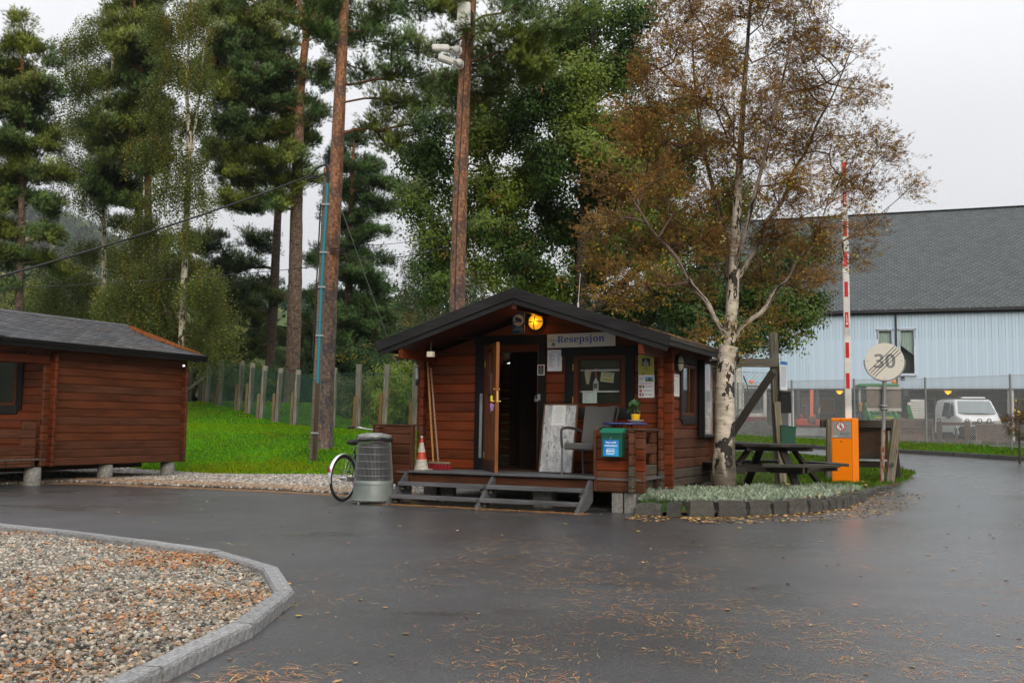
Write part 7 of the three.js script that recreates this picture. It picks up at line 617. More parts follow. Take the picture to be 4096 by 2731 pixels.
  { name: "pine", label: "tall pine with security cameras on its trunk behind the reception", kind: "pine", p: [-1.22, -0.05, -22.5], stems: [[[0.0, 0.0, 0.0, 0.182], [0.0, 3.69, 0.0, 0.177], [0.01, 5.24, 0.0, 0.167], [0.04, 7.51, 0.0, 0.153], [0.09, 9.21, 0.0, 0.143], [0.18, 10.52, 0.0, 0.129], [0.22, 11.44, 0.0, 0.096]]], pads: [[0.69, 9.74, 0.6, 0.32, 0.19], [1.03, 9.54, 0.5, 0.38, 0.21], [1.42, 9.3, 0.2, 0.42, 0.19], [1.71, 9.11, 0.2, 0.25, 0.13], [0.47, 9.43, -0.6, 0.25, 0.25], [0.73, 9.08, -0.8, 0.34, 0.23], [1.08, 9.02, -0.3, 0.29, 0.21], [0.38, 8.77, -0.8, 0.21, 0.23], [-0.26, 10.08, -1.0, 0.15, 0.13], [-0.33, 9.24, -1.0, 0.17, 0.15], [-0.19, 8.72, -1.0, 0.15, 0.11], [-0.74, 10.54, 0.28, 0.48, 0.19], [-1.26, 10.78, -0.06, 0.38, 0.15], [0.86, 10.94, -0.61, 0.67, 0.23], [1.65, 10.46, 0.2, 0.67, 0.32], [2.26, 10.23, -0.22, 0.48, 0.29], [1.46, 9.89, 0.36, 0.48, 0.23], [-0.32, 10.72, 0.0, 0.29, 0.15]], seed: 10, dens: 0.75, limb: 2 },
  { name: "broadleaf_tree", label: "large dense broad leaved tree filling the space behind the reception roof", kind: "broad", p: [1.75, 0.24, -26.5], stems: [[[0.0, 0.0, 0.0, 0.225], [-0.01, 3.42, 0.0, 0.191], [0.08, 5.71, 0.0, 0.158], [0.18, 8.14, 0.0, 0.113], [0.28, 10.5, 0.0, 0.068], [0.33, 12.04, 0.0, 0.034]], [[-0.01, 3.42, 0.0, 0.124], [-1.51, 5.68, 0.0, 0.084], [-2.33, 7.53, 0.0, 0.051], [-2.7, 8.69, 0.0, 0.028]], [[0.01, 3.65, 0.0, 0.124], [1.68, 5.27, 0.0, 0.09], [2.82, 6.78, 0.0, 0.056]], [[0.01, 3.19, 0.0, 0.113], [2.59, 3.91, 0.0, 0.09], [4.74, 4.28, 0.0, 0.051]]], pads: [[-4.44, 7.88, -0.37, 0.29, 0.25], [-4.06, 8.29, 0.1, 0.34, 0.34], [-3.73, 8.04, -0.25, 0.38, 0.41], [-4.18, 6.64, 0.22, 0.25, 0.34], [-3.76, 7.05, -0.03, 0.41, 0.5], [-4.1, 5.94, -0.3, 0.29, 0.38], [-3.66, 5.62, 0.21, 0.41, 0.5], [-3.95, 4.98, -0.12, 0.27, 0.34], [-3.62, 4.46, 0.38, 0.34, 0.29], [-2.69, 8.31, 0.11, 0.72, 0.68], [-2.37, 9.42, -0.45, 0.56, 0.52], [-1.57, 9.78, 0.64, 0.86, 0.72], [-0.76, 11.15, -0.19, 0.9, 0.72], [0.23, 11.99, -1.06, 0.9, 0.72], [1.05, 11.57, 0.3, 0.79, 0.68], [-1.77, 8.61, -0.5, 0.86, 0.79], [-0.79, 9.23, 0.95, 0.97, 0.86], [0.28, 10.14, 0.01, 0.97, 0.86], [1.42, 10.57, -0.85, 0.9, 0.86], [-2.43, 7.06, 0.48, 0.79, 0.74], [-1.41, 7.27, -0.33, 0.95, 0.86], [-0.35, 7.81, 1.22, 1.01, 0.9], [0.84, 8.55, 0.25, 1.01, 0.9], [1.98, 9.05, -0.62, 0.86, 0.9], [-2.52, 5.79, 0.62, 0.74, 0.68], [-1.51, 5.71, -0.12, 0.95, 0.79], [-0.2, 6.74, -1.1, 1.01, 0.9], [0.94, 6.88, 0.47, 1.01, 0.9], [2.2, 7.34, -0.44, 0.9, 0.9], [-2.17, 4.65, 0.72, 0.68, 0.5], [-0.93, 4.65, 0.09, 0.9, 0.63], [0.38, 5.27, -0.87, 1.01, 0.79], [1.48, 5.37, 0.7, 1.01, 0.86], [2.75, 5.79, -0.26, 0.97, 0.9], [1.12, 4.13, -1.11, 0.9, 0.56], [2.2, 4.2, 0.33, 1.01, 0.68], [3.61, 4.69, -0.6, 0.95, 0.74], [3.11, 3.38, 0.83, 0.9, 0.5], [4.41, 4.28, -0.04, 0.9, 0.63], [5.06, 5.08, -0.79, 0.79, 0.68], [4.09, 3.33, 0.35, 0.63, 0.34], [5.49, 4.32, -0.26, 0.63, 0.5], [5.83, 5.23, 0.57, 0.5, 0.5], [5.74, 3.83, 0.06, 0.34, 0.27], [5.16, 3.51, -0.31, 0.41, 0.23], [3.63, 6.57, 0.49, 0.63, 0.63], [3.06, 8.2, -0.09, 0.5, 0.68]], seed: 11, dens: 1.0 },
  { name: "birch", label: "birch with white trunk and brown catkins beside the picnic table", kind: "catkin", p: [3.31, -0.05, -16.1], stems: [[[0.0, 0.0, 0.0, 0.226], [0.02, 0.46, 0.0, 0.192], [0.04, 1.13, 0.0, 0.157], [0.06, 2.15, 0.0, 0.144], [0.11, 2.53, 0.0, 0.144]], [[0.12, 2.5, 0.0, 0.103], [0.18, 3.33, 0.0, 0.092], [0.22, 4.16, 0.0, 0.082], [0.26, 4.87, 0.0, 0.068], [0.32, 5.79, 0.0, 0.051], [0.39, 6.86, 0.0, 0.038], [0.48, 8.02, 0.0, 0.024], [0.53, 8.75, 0.0, 0.014]], [[0.1, 2.5, -0.05, 0.068], [0.15, 3.27, -0.1, 0.058], [0.16, 3.92, -0.2, 0.051], [0.05, 4.64, -0.3, 0.041], [-0.14, 5.53, -0.4, 0.031], [-0.3, 6.58, -0.5, 0.021], [-0.37, 7.62, -0.5, 0.014]], [[0.12, 2.6, 0.0, 0.048], [-0.09, 2.89, 0.1, 0.043], [-0.27, 3.2, 0.2, 0.039], [-0.52, 3.45, 0.3, 0.036], [-0.73, 3.77, 0.45, 0.031], [-0.98, 4.05, 0.55, 0.027], [-1.21, 4.24, 0.7, 0.022], [-1.4, 4.52, 0.8, 0.017], [-1.61, 4.76, 0.95, 0.01]], [[0.18, 2.6, 0.0, 0.048], [0.37, 2.89, 0.1, 0.041], [0.62, 3.09, 0.2, 0.036], [0.79, 3.39, 0.25, 0.031], [0.97, 3.57, 0.35, 0.027], [1.06, 3.84, 0.5, 0.022], [1.28, 4.08, 0.55, 0.017], [1.4, 4.41, 0.6, 0.01]], [[0.22, 3.54, 0.0, 0.044], [0.41, 3.83, -0.15, 0.041], [0.66, 4.22, -0.3, 0.038], [0.81, 4.61, -0.35, 0.034], [1.07, 4.92, -0.4, 0.031], [1.27, 5.44, -0.45, 0.026], [1.54, 5.88, -0.5, 0.022], [1.71, 6.31, -0.5, 0.019], [1.93, 6.7, -0.5, 0.015], [2.32, 7.65, -0.5, 0.009]], [[0.21, 3.75, 0.0, 0.038], [0.3, 4.46, 0.6, 0.034], [0.49, 5.41, 0.9, 0.027], [0.71, 6.49, 1.1, 0.017], [0.89, 7.39, 1.2, 0.01]]], pads: [[-0.21, 8.43, -1.0, 0.75, 0.44], [0.54, 8.06, 0.24, 0.75, 0.44], [1.5, 8.06, -0.43, 0.62, 0.38], [-0.84, 7.06, 0.58, 0.62, 0.48], [0.18, 7.31, -0.06, 0.75, 0.52], [1.36, 7.51, -0.75, 0.68, 0.48], [1.78, 7.08, 0.23, 0.41, 0.38], [-1.05, 6.65, -0.28, 0.62, 0.52], [-0.41, 6.23, 0.81, 0.68, 0.55], [0.69, 6.4, 0.12, 0.75, 0.55], [1.79, 6.68, -0.49, 0.57, 0.45], [2.13, 6.4, 0.28, 0.36, 0.3], [-1.35, 5.8, -0.14, 0.62, 0.52], [-0.39, 5.94, -0.85, 0.68, 0.55], [0.31, 5.57, 0.28, 0.68, 0.55], [1.46, 5.84, -0.4, 0.66, 0.48], [1.95, 5.67, 0.49, 0.48, 0.34], [2.6, 5.53, 0.01, 0.31, 0.21], [-1.51, 5.19, -0.59, 0.59, 0.48], [-0.88, 4.83, 0.42, 0.66, 0.52], [0.14, 4.92, -0.24, 0.66, 0.52], [0.84, 4.76, 0.83, 0.66, 0.45], [1.86, 5.07, 0.12, 0.48, 0.34], [2.63, 5.18, -0.29, 0.38, 0.23], [2.89, 5.03, 0.21, 0.23, 0.11], [-1.71, 4.36, -0.07, 0.55, 0.41], [-0.92, 4.28, -0.71, 0.62, 0.44], [-0.31, 4.04, 0.28, 0.57, 0.45], [0.79, 4.23, -0.32, 0.62, 0.44], [1.36, 4.21, 0.58, 0.52, 0.37], [2.15, 4.46, 0.04, 0.37, 0.23], [-1.74, 3.78, -0.37, 0.41, 0.3], [-1.21, 3.53, 0.38, 0.52, 0.27], [-0.45, 3.47, -0.12, 0.41, 0.27], [0.72, 3.63, -0.62, 0.48, 0.34], [1.28, 3.67, 0.16, 0.45, 0.3], [2.03, 3.95, -0.23, 0.34, 0.23], [-1.81, 3.19, 0.33, 0.34, 0.14], [-1.22, 3.17, -0.02, 0.41, 0.14], [0.8, 3.03, -0.41, 0.38, 0.23], [0.26, 2.63, 0.14, 0.23, 0.23], [-0.11, 2.71, -0.09, 0.21, 0.27]], seed: 12, dens: 1.0 },
  { name: "birch", label: "pale leaved birch in the gap right of the dark pine", kind: "birch", p: [-4.18, 1.97, -52.0], stems: [[[0.0, 0.0, 0.0, 0.133], [-0.09, 5.29, 0.0, 0.11], [-0.03, 7.99, 0.0, 0.077], [0.17, 9.35, 0.0, 0.044]]], pads: [[-0.1, 8.91, -0.74, 0.75, 0.8], [-0.67, 7.5, 0.17, 0.75, 0.8], [0.4, 7.38, -0.39, 0.75, 0.88], [-1.06, 6.33, 0.52, 0.75, 0.66], [-0.11, 5.97, -0.05, 0.88, 0.75], [-1.71, 5.56, -0.53, 0.66, 0.53], [-0.71, 4.79, 0.4, 0.97, 0.66], [0.45, 4.89, -0.3, 0.88, 0.66], [2.13, 7.01, 0.69, 0.8, 1.1], [2.36, 5.54, 0.1, 0.8, 0.75], [-2.0, 4.41, -0.36, 0.57, 0.53]], seed: 13, dens: 0.9, pale: 1 },
  { name: "bush", label: "yellow green bush behind the left cabin beside the pine trunk", kind: "bush", p: [-26.0, 1.98, -56.0], stems: [[[0.0, 0.0, 0.0, 0.071], [-0.1, 4.99, 0.0, 0.048]]], pads: [[-0.77, 5.8, -0.84, 0.86, 0.86], [0.46, 4.97, 0.19, 0.81, 0.71], [-1.53, 5.02, -0.49, 0.95, 0.81], [1.53, 4.46, 0.66, 0.95, 0.71]], seed: 14, dens: 1, pale: 1 },
  { name: "bush", label: "yellowing bush far behind the mesh fence left of the dark trunk", kind: "bush", p: [-24.68, 5.69, -90.0], stems: [[[0.0, 0.0, 0.0, 0.096], [-0.07, 1.92, 0.0, 0.057]]], pads: [[0.01, 2.0, -1.12, 1.15, 0.99], [1.69, 2.88, 0.27, 1.15, 0.92], [2.13, 1.6, -0.47, 0.92, 0.92], [0.77, 0.35, 0.8, 1.15, 0.76], [-1.15, -0.39, -0.08, 1.38, 0.92]], seed: 15, dens: 1, yellow: 1 },
  { name: "bush", label: "green bush behind the mesh fence between the trunks", kind: "bush", p: [-11.19, 1.94, -46.0], stems: [[[0.0, 0.0, 0.0, 0.059], [-0.03, 0.79, 0.0, 0.039]]], pads: [[-0.73, 1.21, -0.77, 0.78, 0.51], [0.39, 0.99, 0.16, 0.7, 0.47], [-0.13, 0.51, -0.47, 0.9, 0.39], [-1.08, 0.86, 0.46, 0.66, 0.47]], seed: 16, dens: 1 },
  { name: "bush", label: "olive bush behind the mesh fence right of the leaning pine", kind: "bush", p: [-5.98, 1.45, -40.0], stems: [[[0.0, 0.0, 0.0, 0.059], [-0.02, 0.28, 0.0, 0.034]]], pads: [[-0.65, 0.8, -0.67, 0.68, 0.58], [0.16, 0.96, 0.16, 0.68, 0.61], [0.61, 0.47, -0.35, 0.68, 0.51], [-0.27, 0.1, 0.54, 0.78, 0.41], [0.49, -0.13, -0.04, 0.75, 0.34]], seed: 17, dens: 1.1, yellow: 2 },
  { name: "bush", label: "bright yellow green bush by the left wall of the reception", kind: "bush", p: [-4.04, 1.04, -37.0], stems: [[[0.0, 0.0, 0.0, 0.047], [-0.02, 0.52, 0.0, 0.031]]], pads: [[-0.33, 1.31, -0.52, 0.53, 0.53], [0.29, 1.3, 0.12, 0.53, 0.63], [-0.06, 0.68, -0.33, 0.63, 0.44], [-0.53, 0.66, 0.33, 0.47, 0.41], [0.45, 0.6, -0.03, 0.47, 0.41], [-0.1, 1.79, -0.45, 0.57, 0.38]], seed: 18, dens: 1.2, yellow: 1 },
  { name: "bush", label: "dark green undergrowth between the utility pole and the scaly trunk", kind: "bush", p: [-9.43, 1.94, -47.0], stems: [[[0.0, 0.0, 0.0, 0.06], [-0.03, 0.65, 0.0, 0.04]]], pads: [[0.03, 0.88, -0.67, 0.68, 0.68], [0.02, 0.05, 0.18, 0.8, 0.48], [0.61, 0.47, -0.31, 0.6, 0.68], [-0.76, 1.42, 0.42, 0.6, 0.48]], seed: 19, dens: 1.2, dark: 1 },
  { name: "bush", label: "low conifer green thicket behind the fence and the leaning pine", kind: "bush", p: [-7.1, 1.94, -46.0], stems: [[[0.0, 0.0, 0.0, 0.059], [-0.03, 1.04, 0.0, 0.039]]], pads: [[-0.78, 1.47, -0.96, 0.98, 0.59], [0.58, 1.43, 0.23, 0.98, 0.59], [1.48, 1.67, -0.36, 0.7, 0.51], [0.14, 1.98, 0.62, 0.9, 0.47]], seed: 20, dens: 1.2, dark: 2 },
  { name: "shrub", label: "yellow flowering shrub at the right edge beside the road", kind: "flower", p: [13.6, 0.5, -27.5], stems: [[[0.0, 0.0, 0.0, 0.029], [0.01, 0.74, 0.0, 0.023]]], pads: [[0.05, 0.97, -0.25, 0.26, 0.26], [0.21, 1.13, 0.08, 0.35, 0.3], [0.29, 0.74, -0.22, 0.42, 0.23], [0.53, 0.98, 0.24, 0.35, 0.35], [-0.19, 0.74, -0.01, 0.16, 0.14]], seed: 21, dens: 1.6 },
  { name: "bush", label: "hanging birch foliage at the left edge above the cabin roof", kind: "bush", p: [-19.73, 1.97, -53.0], stems: [[[0.0, 0.0, 0.0, 0.068], [-0.07, 3.84, 0.0, 0.045]]], pads: [[-1.64, 3.92, -1.1, 1.13, 0.68], [0.73, 3.6, 0.31, 1.35, 0.68], [2.01, 3.46, -0.58, 1.13, 0.68], [-2.09, 4.21, 0.62, 0.9, 0.59], [3.34, 2.98, -0.05, 0.9, 0.54]], seed: 22, dens: 1.1 },
];
// ------------------------------------------------------------------ tree builder
const barkTex = dataTex(512, 1024, (u, v) => { // scaly pine plates
  const gx = 9, gyy = 26, wx = (fbm(u * 9, v * 20, 3, 201, 9, 20) - 0.5) * 0.9, X = u * gx + wx, Y = v * gyy + (fbm(u * 12, v * 24, 2, 205, 12, 24) - 0.5) * 0.8; let b1 = 9, b2 = 9, id = 0; for (let i = -1; i < 2; i++) for (let j = -1; j < 2; j++) { const cx = Math.floor(X) + i, cy = Math.floor(Y) + j, px = cx + hash(mod(cx, gx), mod(cy, gyy), 7), py = cy + hash(mod(cx, gx), mod(cy, gyy), 8), d = Math.hypot((px - X), (py - Y) * 0.8); if (d < b1) { b2 = b1; b1 = d; id = hash(mod(cx, gx), mod(cy, gyy), 9); } else if (d < b2) b2 = d; }
  const crack = smoothstep(b2 - b1, 0.02, 0.22), fl = fbm(u * 30, v * 60, 3, 207, 30, 60); const b = (0.45 + 0.55 * crack) * (0.75 + id * 0.3) * (0.75 + fl * 0.5); return [b, b * 0.97, b * 0.94]; }, true, [1.1, 0.55]);
const flakeTex = dataTex(256, 512, (u, v) => { const f = fbm(u * 22, v * 26, 4, 211, 22, 26), k = smoothstep(f, 0.48, 0.56), g = smoothstep(fbm(u * 5, v * 4, 4, 213, 5, 4), 0.56, 0.64); const b = 0.78 + (fbm(u * 30, v * 30, 2, 215, 30, 30) - 0.5) * 0.5; return [lerp(b, b * 0.82, k) * lerp(1, 0.8, g), lerp(b, b * 0.84, k) * lerp(1, 0.86, g), lerp(b, b * 0.92, k) * lerp(1, 0.95, g)]; }, true, [1.1, 0.7]);
const birchTex = dataTex(512, 1024, (u, v) => { const dash = smoothstep(vnoise(u * 14, v * 190, 221, 14, 190), 0.72, 0.85) * smoothstep(vnoise(u * 20, v * 40, 222, 20, 40), 0.4, 0.7) * 0.62, blot = smoothstep(fbm(u * 6 + 0.5, v * 7, 5, 223, 6, 7) + (fbm(u * 40, v * 40, 2, 229, 40, 40) - 0.5) * 0.2, 0.60, 0.64), peel = fbm(u * 6, v * 40, 3, 225, 6, 40); const b = 0.86 + (peel - 0.5) * 0.34; const d = Math.max(dash, blot); return [lerp(b, 0.20, d), lerp(b * 0.975, 0.175, d), lerp(b * 0.93, 0.155, d)]; }, true, [1.0, 0.5]);
const barkMat = new THREE.MeshStandardMaterial({ vertexColors: true, map: barkTex, bumpMap: barkTex, bumpScale: 0.03, roughness: 0.9 });
const flakeMat = new THREE.MeshStandardMaterial({ vertexColors: true, map: flakeTex, bumpMap: flakeTex, bumpScale: 0.012, roughness: 0.85 });
const birchMat = new THREE.MeshStandardMaterial({ vertexColors: true, map: birchTex, bumpMap: birchTex, bumpScale: 0.008, roughness: 0.75 });
const twigMat = new THREE.MeshStandardMaterial({ vertexColors: true, roughness: 0.85 });
function trunkGeo(pts, seed, col, sides = 18, flare = 0.35, rough = 0.06) { // pts: [Vector3, r]
  const c = new THREE.CatmullRomCurve3(pts.map((p) => p[0])), len = c.getLength(), n = Math.max(6, Math.ceil(len / 0.16)), pos = [], uv = [], colr = [], idx = []; let X = V(1, 0, 0);
  for (let i = 0; i <= n; i++) { const t = i / n, p = c.getPointAt(t), q = c.getUtoTmapping(t), k = q * (pts.length - 1), a = Math.min(pts.length - 2, Math.floor(k)); let r = lerp(pts[a][1], pts[a + 1][1], k - a); const h = t * len; if (flare) r *= 1 + flare * Math.exp(-h / 0.3); const T = c.getTangentAt(t), Y = T.clone().cross(X).normalize(); X = Y.clone().cross(T).normalize(); for (let s = 0; s <= sides; s++) { const an = s / sides * Math.PI * 2, root = flare ? 0.12 * Math.exp(-h / 0.25) * Math.sin(an * 4 + seed) : 0, w = 1 + root + (fbm(Math.cos(an) * 2 + seed, h * 2.2 + Math.sin(an) * 2, 3, 231) - 0.5) * rough * 2; pos.push(p.x + (X.x * Math.cos(an) + Y.x * Math.sin(an)) * r * w, p.y + (X.y * Math.cos(an) + Y.y * Math.sin(an)) * r * w, p.z + (X.z * Math.cos(an) + Y.z * Math.sin(an)) * r * w); uv.push(s / sides * Math.max(1, Math.round(r * 6.28)), h); colr.push(...col(p, an, h)); } }
  for (let i = 0; i < n; i++) for (let s = 0; s < sides; s++) { const a = i * (sides + 1) + s, b = a + sides + 1; idx.push(a, a + 1, b, a + 1, b + 1, b); }
  const g = new THREE.BufferGeometry(); g.setIndex(idx); g.setAttribute('position', new THREE.Float32BufferAttribute(pos, 3)); g.setAttribute('uv', new THREE.Float32BufferAttribute(uv, 2)); g.setAttribute('color', new THREE.Float32BufferAttribute(colr, 3)); g.computeVertexNormals(); return g;
}
// grows limbs from stems to targets; returns branch geometry and the end nodes
function grow(stems, targets, o) {
  const N = [], add = (p, par, r = 0) => { N.push({ p, par, r, k: 0, stem: par < 0 || r > 0 }); return N.length - 1; };
  for (const st of stems) { const c = new THREE.CatmullRomCurve3(st.map((s) => s[0])), L = c.getLength(), n = Math.ceil(L / 0.3); for (let i = 0; i <= n; i++) { const t = i / n, p = c.getPointAt(t), k = c.getUtoTmapping(t) * (st.length - 1), a = Math.min(st.length - 2, Math.floor(k)); if (p.y < o.from) continue; N.push({ p, par: -1, r: lerp(st[a][1], st[a + 1][1], k - a), stem: true }); } }
  const ax = (p) => { let b = 1e9; for (const n of N) if (n.stem) b = Math.min(b, Math.hypot(p.x - n.p.x, p.z - n.p.z) + Math.max(0, n.p.y - p.y) * 0.3 + Math.max(0, p.y - n.p.y) * 0.5); return b; };
  const T = targets.map((t) => ({ ...t, d: ax(t.p) })).sort((a, b) => a.d - b.d), ends = [];
  for (const t of T) { let best = 1e9, bi = 0; const p = t.p; for (let i = 0; i < N.length; i++) { const n = N[i], dx = p.x - n.p.x, dy = p.y - n.p.y, dz = p.z - n.p.z, hd = Math.hypot(dx, dz), c = Math.sqrt(hd * hd + dy * dy) + o.pen * Math.abs(dy - o.rise * hd) + (n.stem ? 0 : 0.05) + (n.len || 0) * o.far; if (c < best) { best = c; bi = i; } }
    const s = N[bi], d = p.distanceTo(s.p), n = Math.max(1, Math.round(d / o.step)); let par = bi, len = s.len || 0; const mid = s.p.clone().lerp(p, 0.5).add(V((hash(ends.length, 1, o.seed) - 0.5) * d * o.wig, d * o.arch, (hash(ends.length, 2, o.seed) - 0.5) * d * o.wig)); for (let i = 1; i <= n; i++) { const f = i / n, q = s.p.clone().multiplyScalar((1 - f) * (1 - f)).addScaledVector(mid, 2 * f * (1 - f)).addScaledVector(p, f * f); if (i < n) q.add(V((hash(N.length, 3, o.seed) - 0.5), (hash(N.length, 4, o.seed) - 0.5), (hash(N.length, 5, o.seed) - 0.5)).multiplyScalar(o.step * 0.22)); len += d / n; N.push({ p: q, par, r: 0, len }); par = N.length - 1; } ends.push({ i: par, p, dir: p.clone().sub(N[N[par].par]?.p || s.p).normalize(), pad: t.pad }); }
  const w = new Float32Array(N.length); for (const e of ends) { let i = e.i; while (i >= 0 && !N[i].stem) { w[i] += 1; i = N[i].par; } }
  const gs = { pos: [], nor: [], col: [], uv: [] }, R2 = (i) => N[i].stem ? Math.min(N[i].r * 0.5, o.max) : Math.min(o.max, o.r0 * Math.pow(w[i], 0.46));
  for (let i = 0; i < N.length; i++) { if (N[i].par < 0) continue; const a = N[N[i].par], b = N[i], rb = R2(i), ra = a.stem ? Math.min(a.r * 0.7, rb * 1.15) : R2(N[i].par), T2 = b.p.clone().sub(a.p); if (T2.lengthSq() < 1e-8) continue; T2.normalize(); const X = Math.abs(T2.y) < 0.9 ? V(0, 1, 0).cross(T2).normalize() : V(1, 0, 0).cross(T2).normalize(), Y = T2.clone().cross(X), sd = ra > 0.035 ? 8 : ra > 0.012 ? 5 : 3; const co = o.limbCol(b.p, ra); for (let s = 0; s < sd; s++) { const q = [s, s + 1].map((k) => { const an = k / sd * 6.28318; return X.clone().multiplyScalar(Math.cos(an)).addScaledVector(Y, Math.sin(an)); }); const P = [[a.p, ra, q[0]], [a.p, ra, q[1]], [b.p, rb, q[1]], [b.p, rb, q[0]]]; for (const k of [0, 1, 2, 0, 2, 3]) { const [c, r, nn] = P[k]; gs.pos.push(c.x + nn.x * r, c.y + nn.y * r, c.z + nn.z * r); gs.nor.push(nn.x, nn.y, nn.z); gs.col.push(...co); gs.uv.push(s / sd * 0.4, (k > 1 && k < 3) || k > 3 ? 0.3 : 0); } } }
  const g = new THREE.BufferGeometry(); g.setAttribute('position', new THREE.Float32BufferAttribute(gs.pos, 3)); g.setAttribute('normal', new THREE.Float32BufferAttribute(gs.nor, 3)); g.setAttribute('color', new THREE.Float32BufferAttribute(gs.col, 3)); g.setAttribute('uv', new THREE.Float32BufferAttribute(gs.uv, 2)); return { geo: g, ends, N };
}
// foliage sprays: triangles with a tint per part
function spray(f) { const pos = [], nor = [], col = []; const tri = (a, b, c, n, k) => { for (const p of [a, b, c]) { pos.push(...p); nor.push(...n); col.push(...k); } }; f(tri); const g = new THREE.BufferGeometry(); g.setAttribute('position', new THREE.Float32BufferAttribute(pos, 3)); g.setAttribute('normal', new THREE.Float32BufferAttribute(nor, 3)); g.setAttribute('color', new THREE.Float32BufferAttribute(col, 3)); g.setAttribute('uv', new THREE.Float32BufferAttribute(new Float32Array(pos.length / 3 * 2), 2)); return g; }
const nrm = (a) => { const l = Math.hypot(...a) || 1; return a.map((x) => x / l); };
// pine: tufts of needles along a twig that runs along +y
const pineSpray = (seed) => spray((tri) => { const r = rng(seed); const tw = [[0, 0, 0], [0.03, 0.16, 0.01], [0.0, 0.30, -0.01]]; const tips = [[0, 0.28, 0], [0.11, 0.2, 0.06], [-0.1, 0.17, 0.07], [0.03, 0.15, -0.12], [-0.06, 0.09, -0.09], [0.09, 0.08, -0.04]];
  for (const t of tips) { const w = 0.005, a = [t[0] * 0.1, t[1] * 0.35, t[2] * 0.1]; tri([a[0] - w, a[1], a[2]], [a[0] + w, a[1], a[2]], t, [0, 0.3, 1], [0.55, 0.34, 0.2]); const dx = nrm([t[0], 0.16, t[2]]); for (let i = 0; i < 26; i++) { const back = r() * 0.10, o = t.map((x, k) => x - dx[k] * back), a1 = r() * 6.28, el = 0.2 + r() * 0.75, q = nrm([dx[0] * el + Math.cos(a1) * (1 - el * 0.45), dx[1] * el + (r() - 0.35) * 0.7, dx[2] * el + Math.sin(a1) * (1 - el * 0.45)]), l = 0.065 + r() * 0.045, ww = 0.0042, s = nrm([-q[2] + 0.01, r() * 0.4, q[0]]); const k = 0.72 + r() * 0.56; tri([o[0] - s[0] * ww, o[1] - s[1] * ww, o[2] - s[2] * ww], [o[0] + s[0] * ww, o[1] + s[1] * ww, o[2] + s[2] * ww], [o[0] + q[0] * l, o[1] + q[1] * l, o[2] + q[2] * l], nrm([q[0] * 0.6, 0.8, q[2] * 0.6]), [k, k, k]); } } });
const leafSpray = (seed, n, len, L, Wd, droop, spread) => spray((tri) => { const r = rng(seed); const tw = (y) => [Math.sin(y * 6) * 0.015, y, Math.cos(y * 5) * 0.012]; for (let i = 0; i < 3; i++) { const a = tw(i * len / 3), b = tw((i + 1) * len / 3), w = 0.003; tri([a[0] - w, a[1], a[2]], [a[0] + w, a[1], a[2]], b, [0, 0.2, 1], [0.5, 0.36, 0.25]); }
  for (let i = 0; i < n; i++) { const y = len * (0.12 + 0.9 * (i + r() * 0.6) / n), b = tw(y), a = i * 2.4 + r(), out = spread * (0.4 + r()), base = [b[0] + Math.cos(a) * out * 0.4, y, b[2] + Math.sin(a) * out * 0.4], l = L * (0.7 + r() * 0.6), w = Wd * (0.7 + r() * 0.6) / 2, d = nrm([Math.cos(a), droop + (r() - 0.5) * 0.9, Math.sin(a)]), s = nrm([-d[2], (r() - 0.5) * 0.8, d[0]]), up = nrm([s[1] * d[2] - s[2] * d[1], s[2] * d[0] - s[0] * d[2], s[0] * d[1] - s[1] * d[0]].map((x) => x * (s[2] * d[0] - s[0] * d[2] < 0 ? -1 : 1))); const k = 0.75 + r() * 0.5, K = [k, k, k]; const P = (t, q, h) => base.map((x, j) => x + d[j] * l * t + s[j] * w * q + up[j] * h * w); const A = P(0, 0, 0), B1 = P(0.45, 1, 0.3), C = P(1, 0, -0.35), D = P(0.45, -1, 0.3), M = P(0.5, 0, 0); const n1 = nrm([up[0] - s[0] * 0.25, up[1] - s[1] * 0.25, up[2] - s[2] * 0.25]), n2 = nrm([up[0] + s[0] * 0.25, up[1] + s[1] * 0.25, up[2] + s[2] * 0.25]); tri(A, B1, M, n1, K); tri(B1, C, M, n1, K); tri(A, M, D, n2, K); tri(D, M, C, n2, K); } });
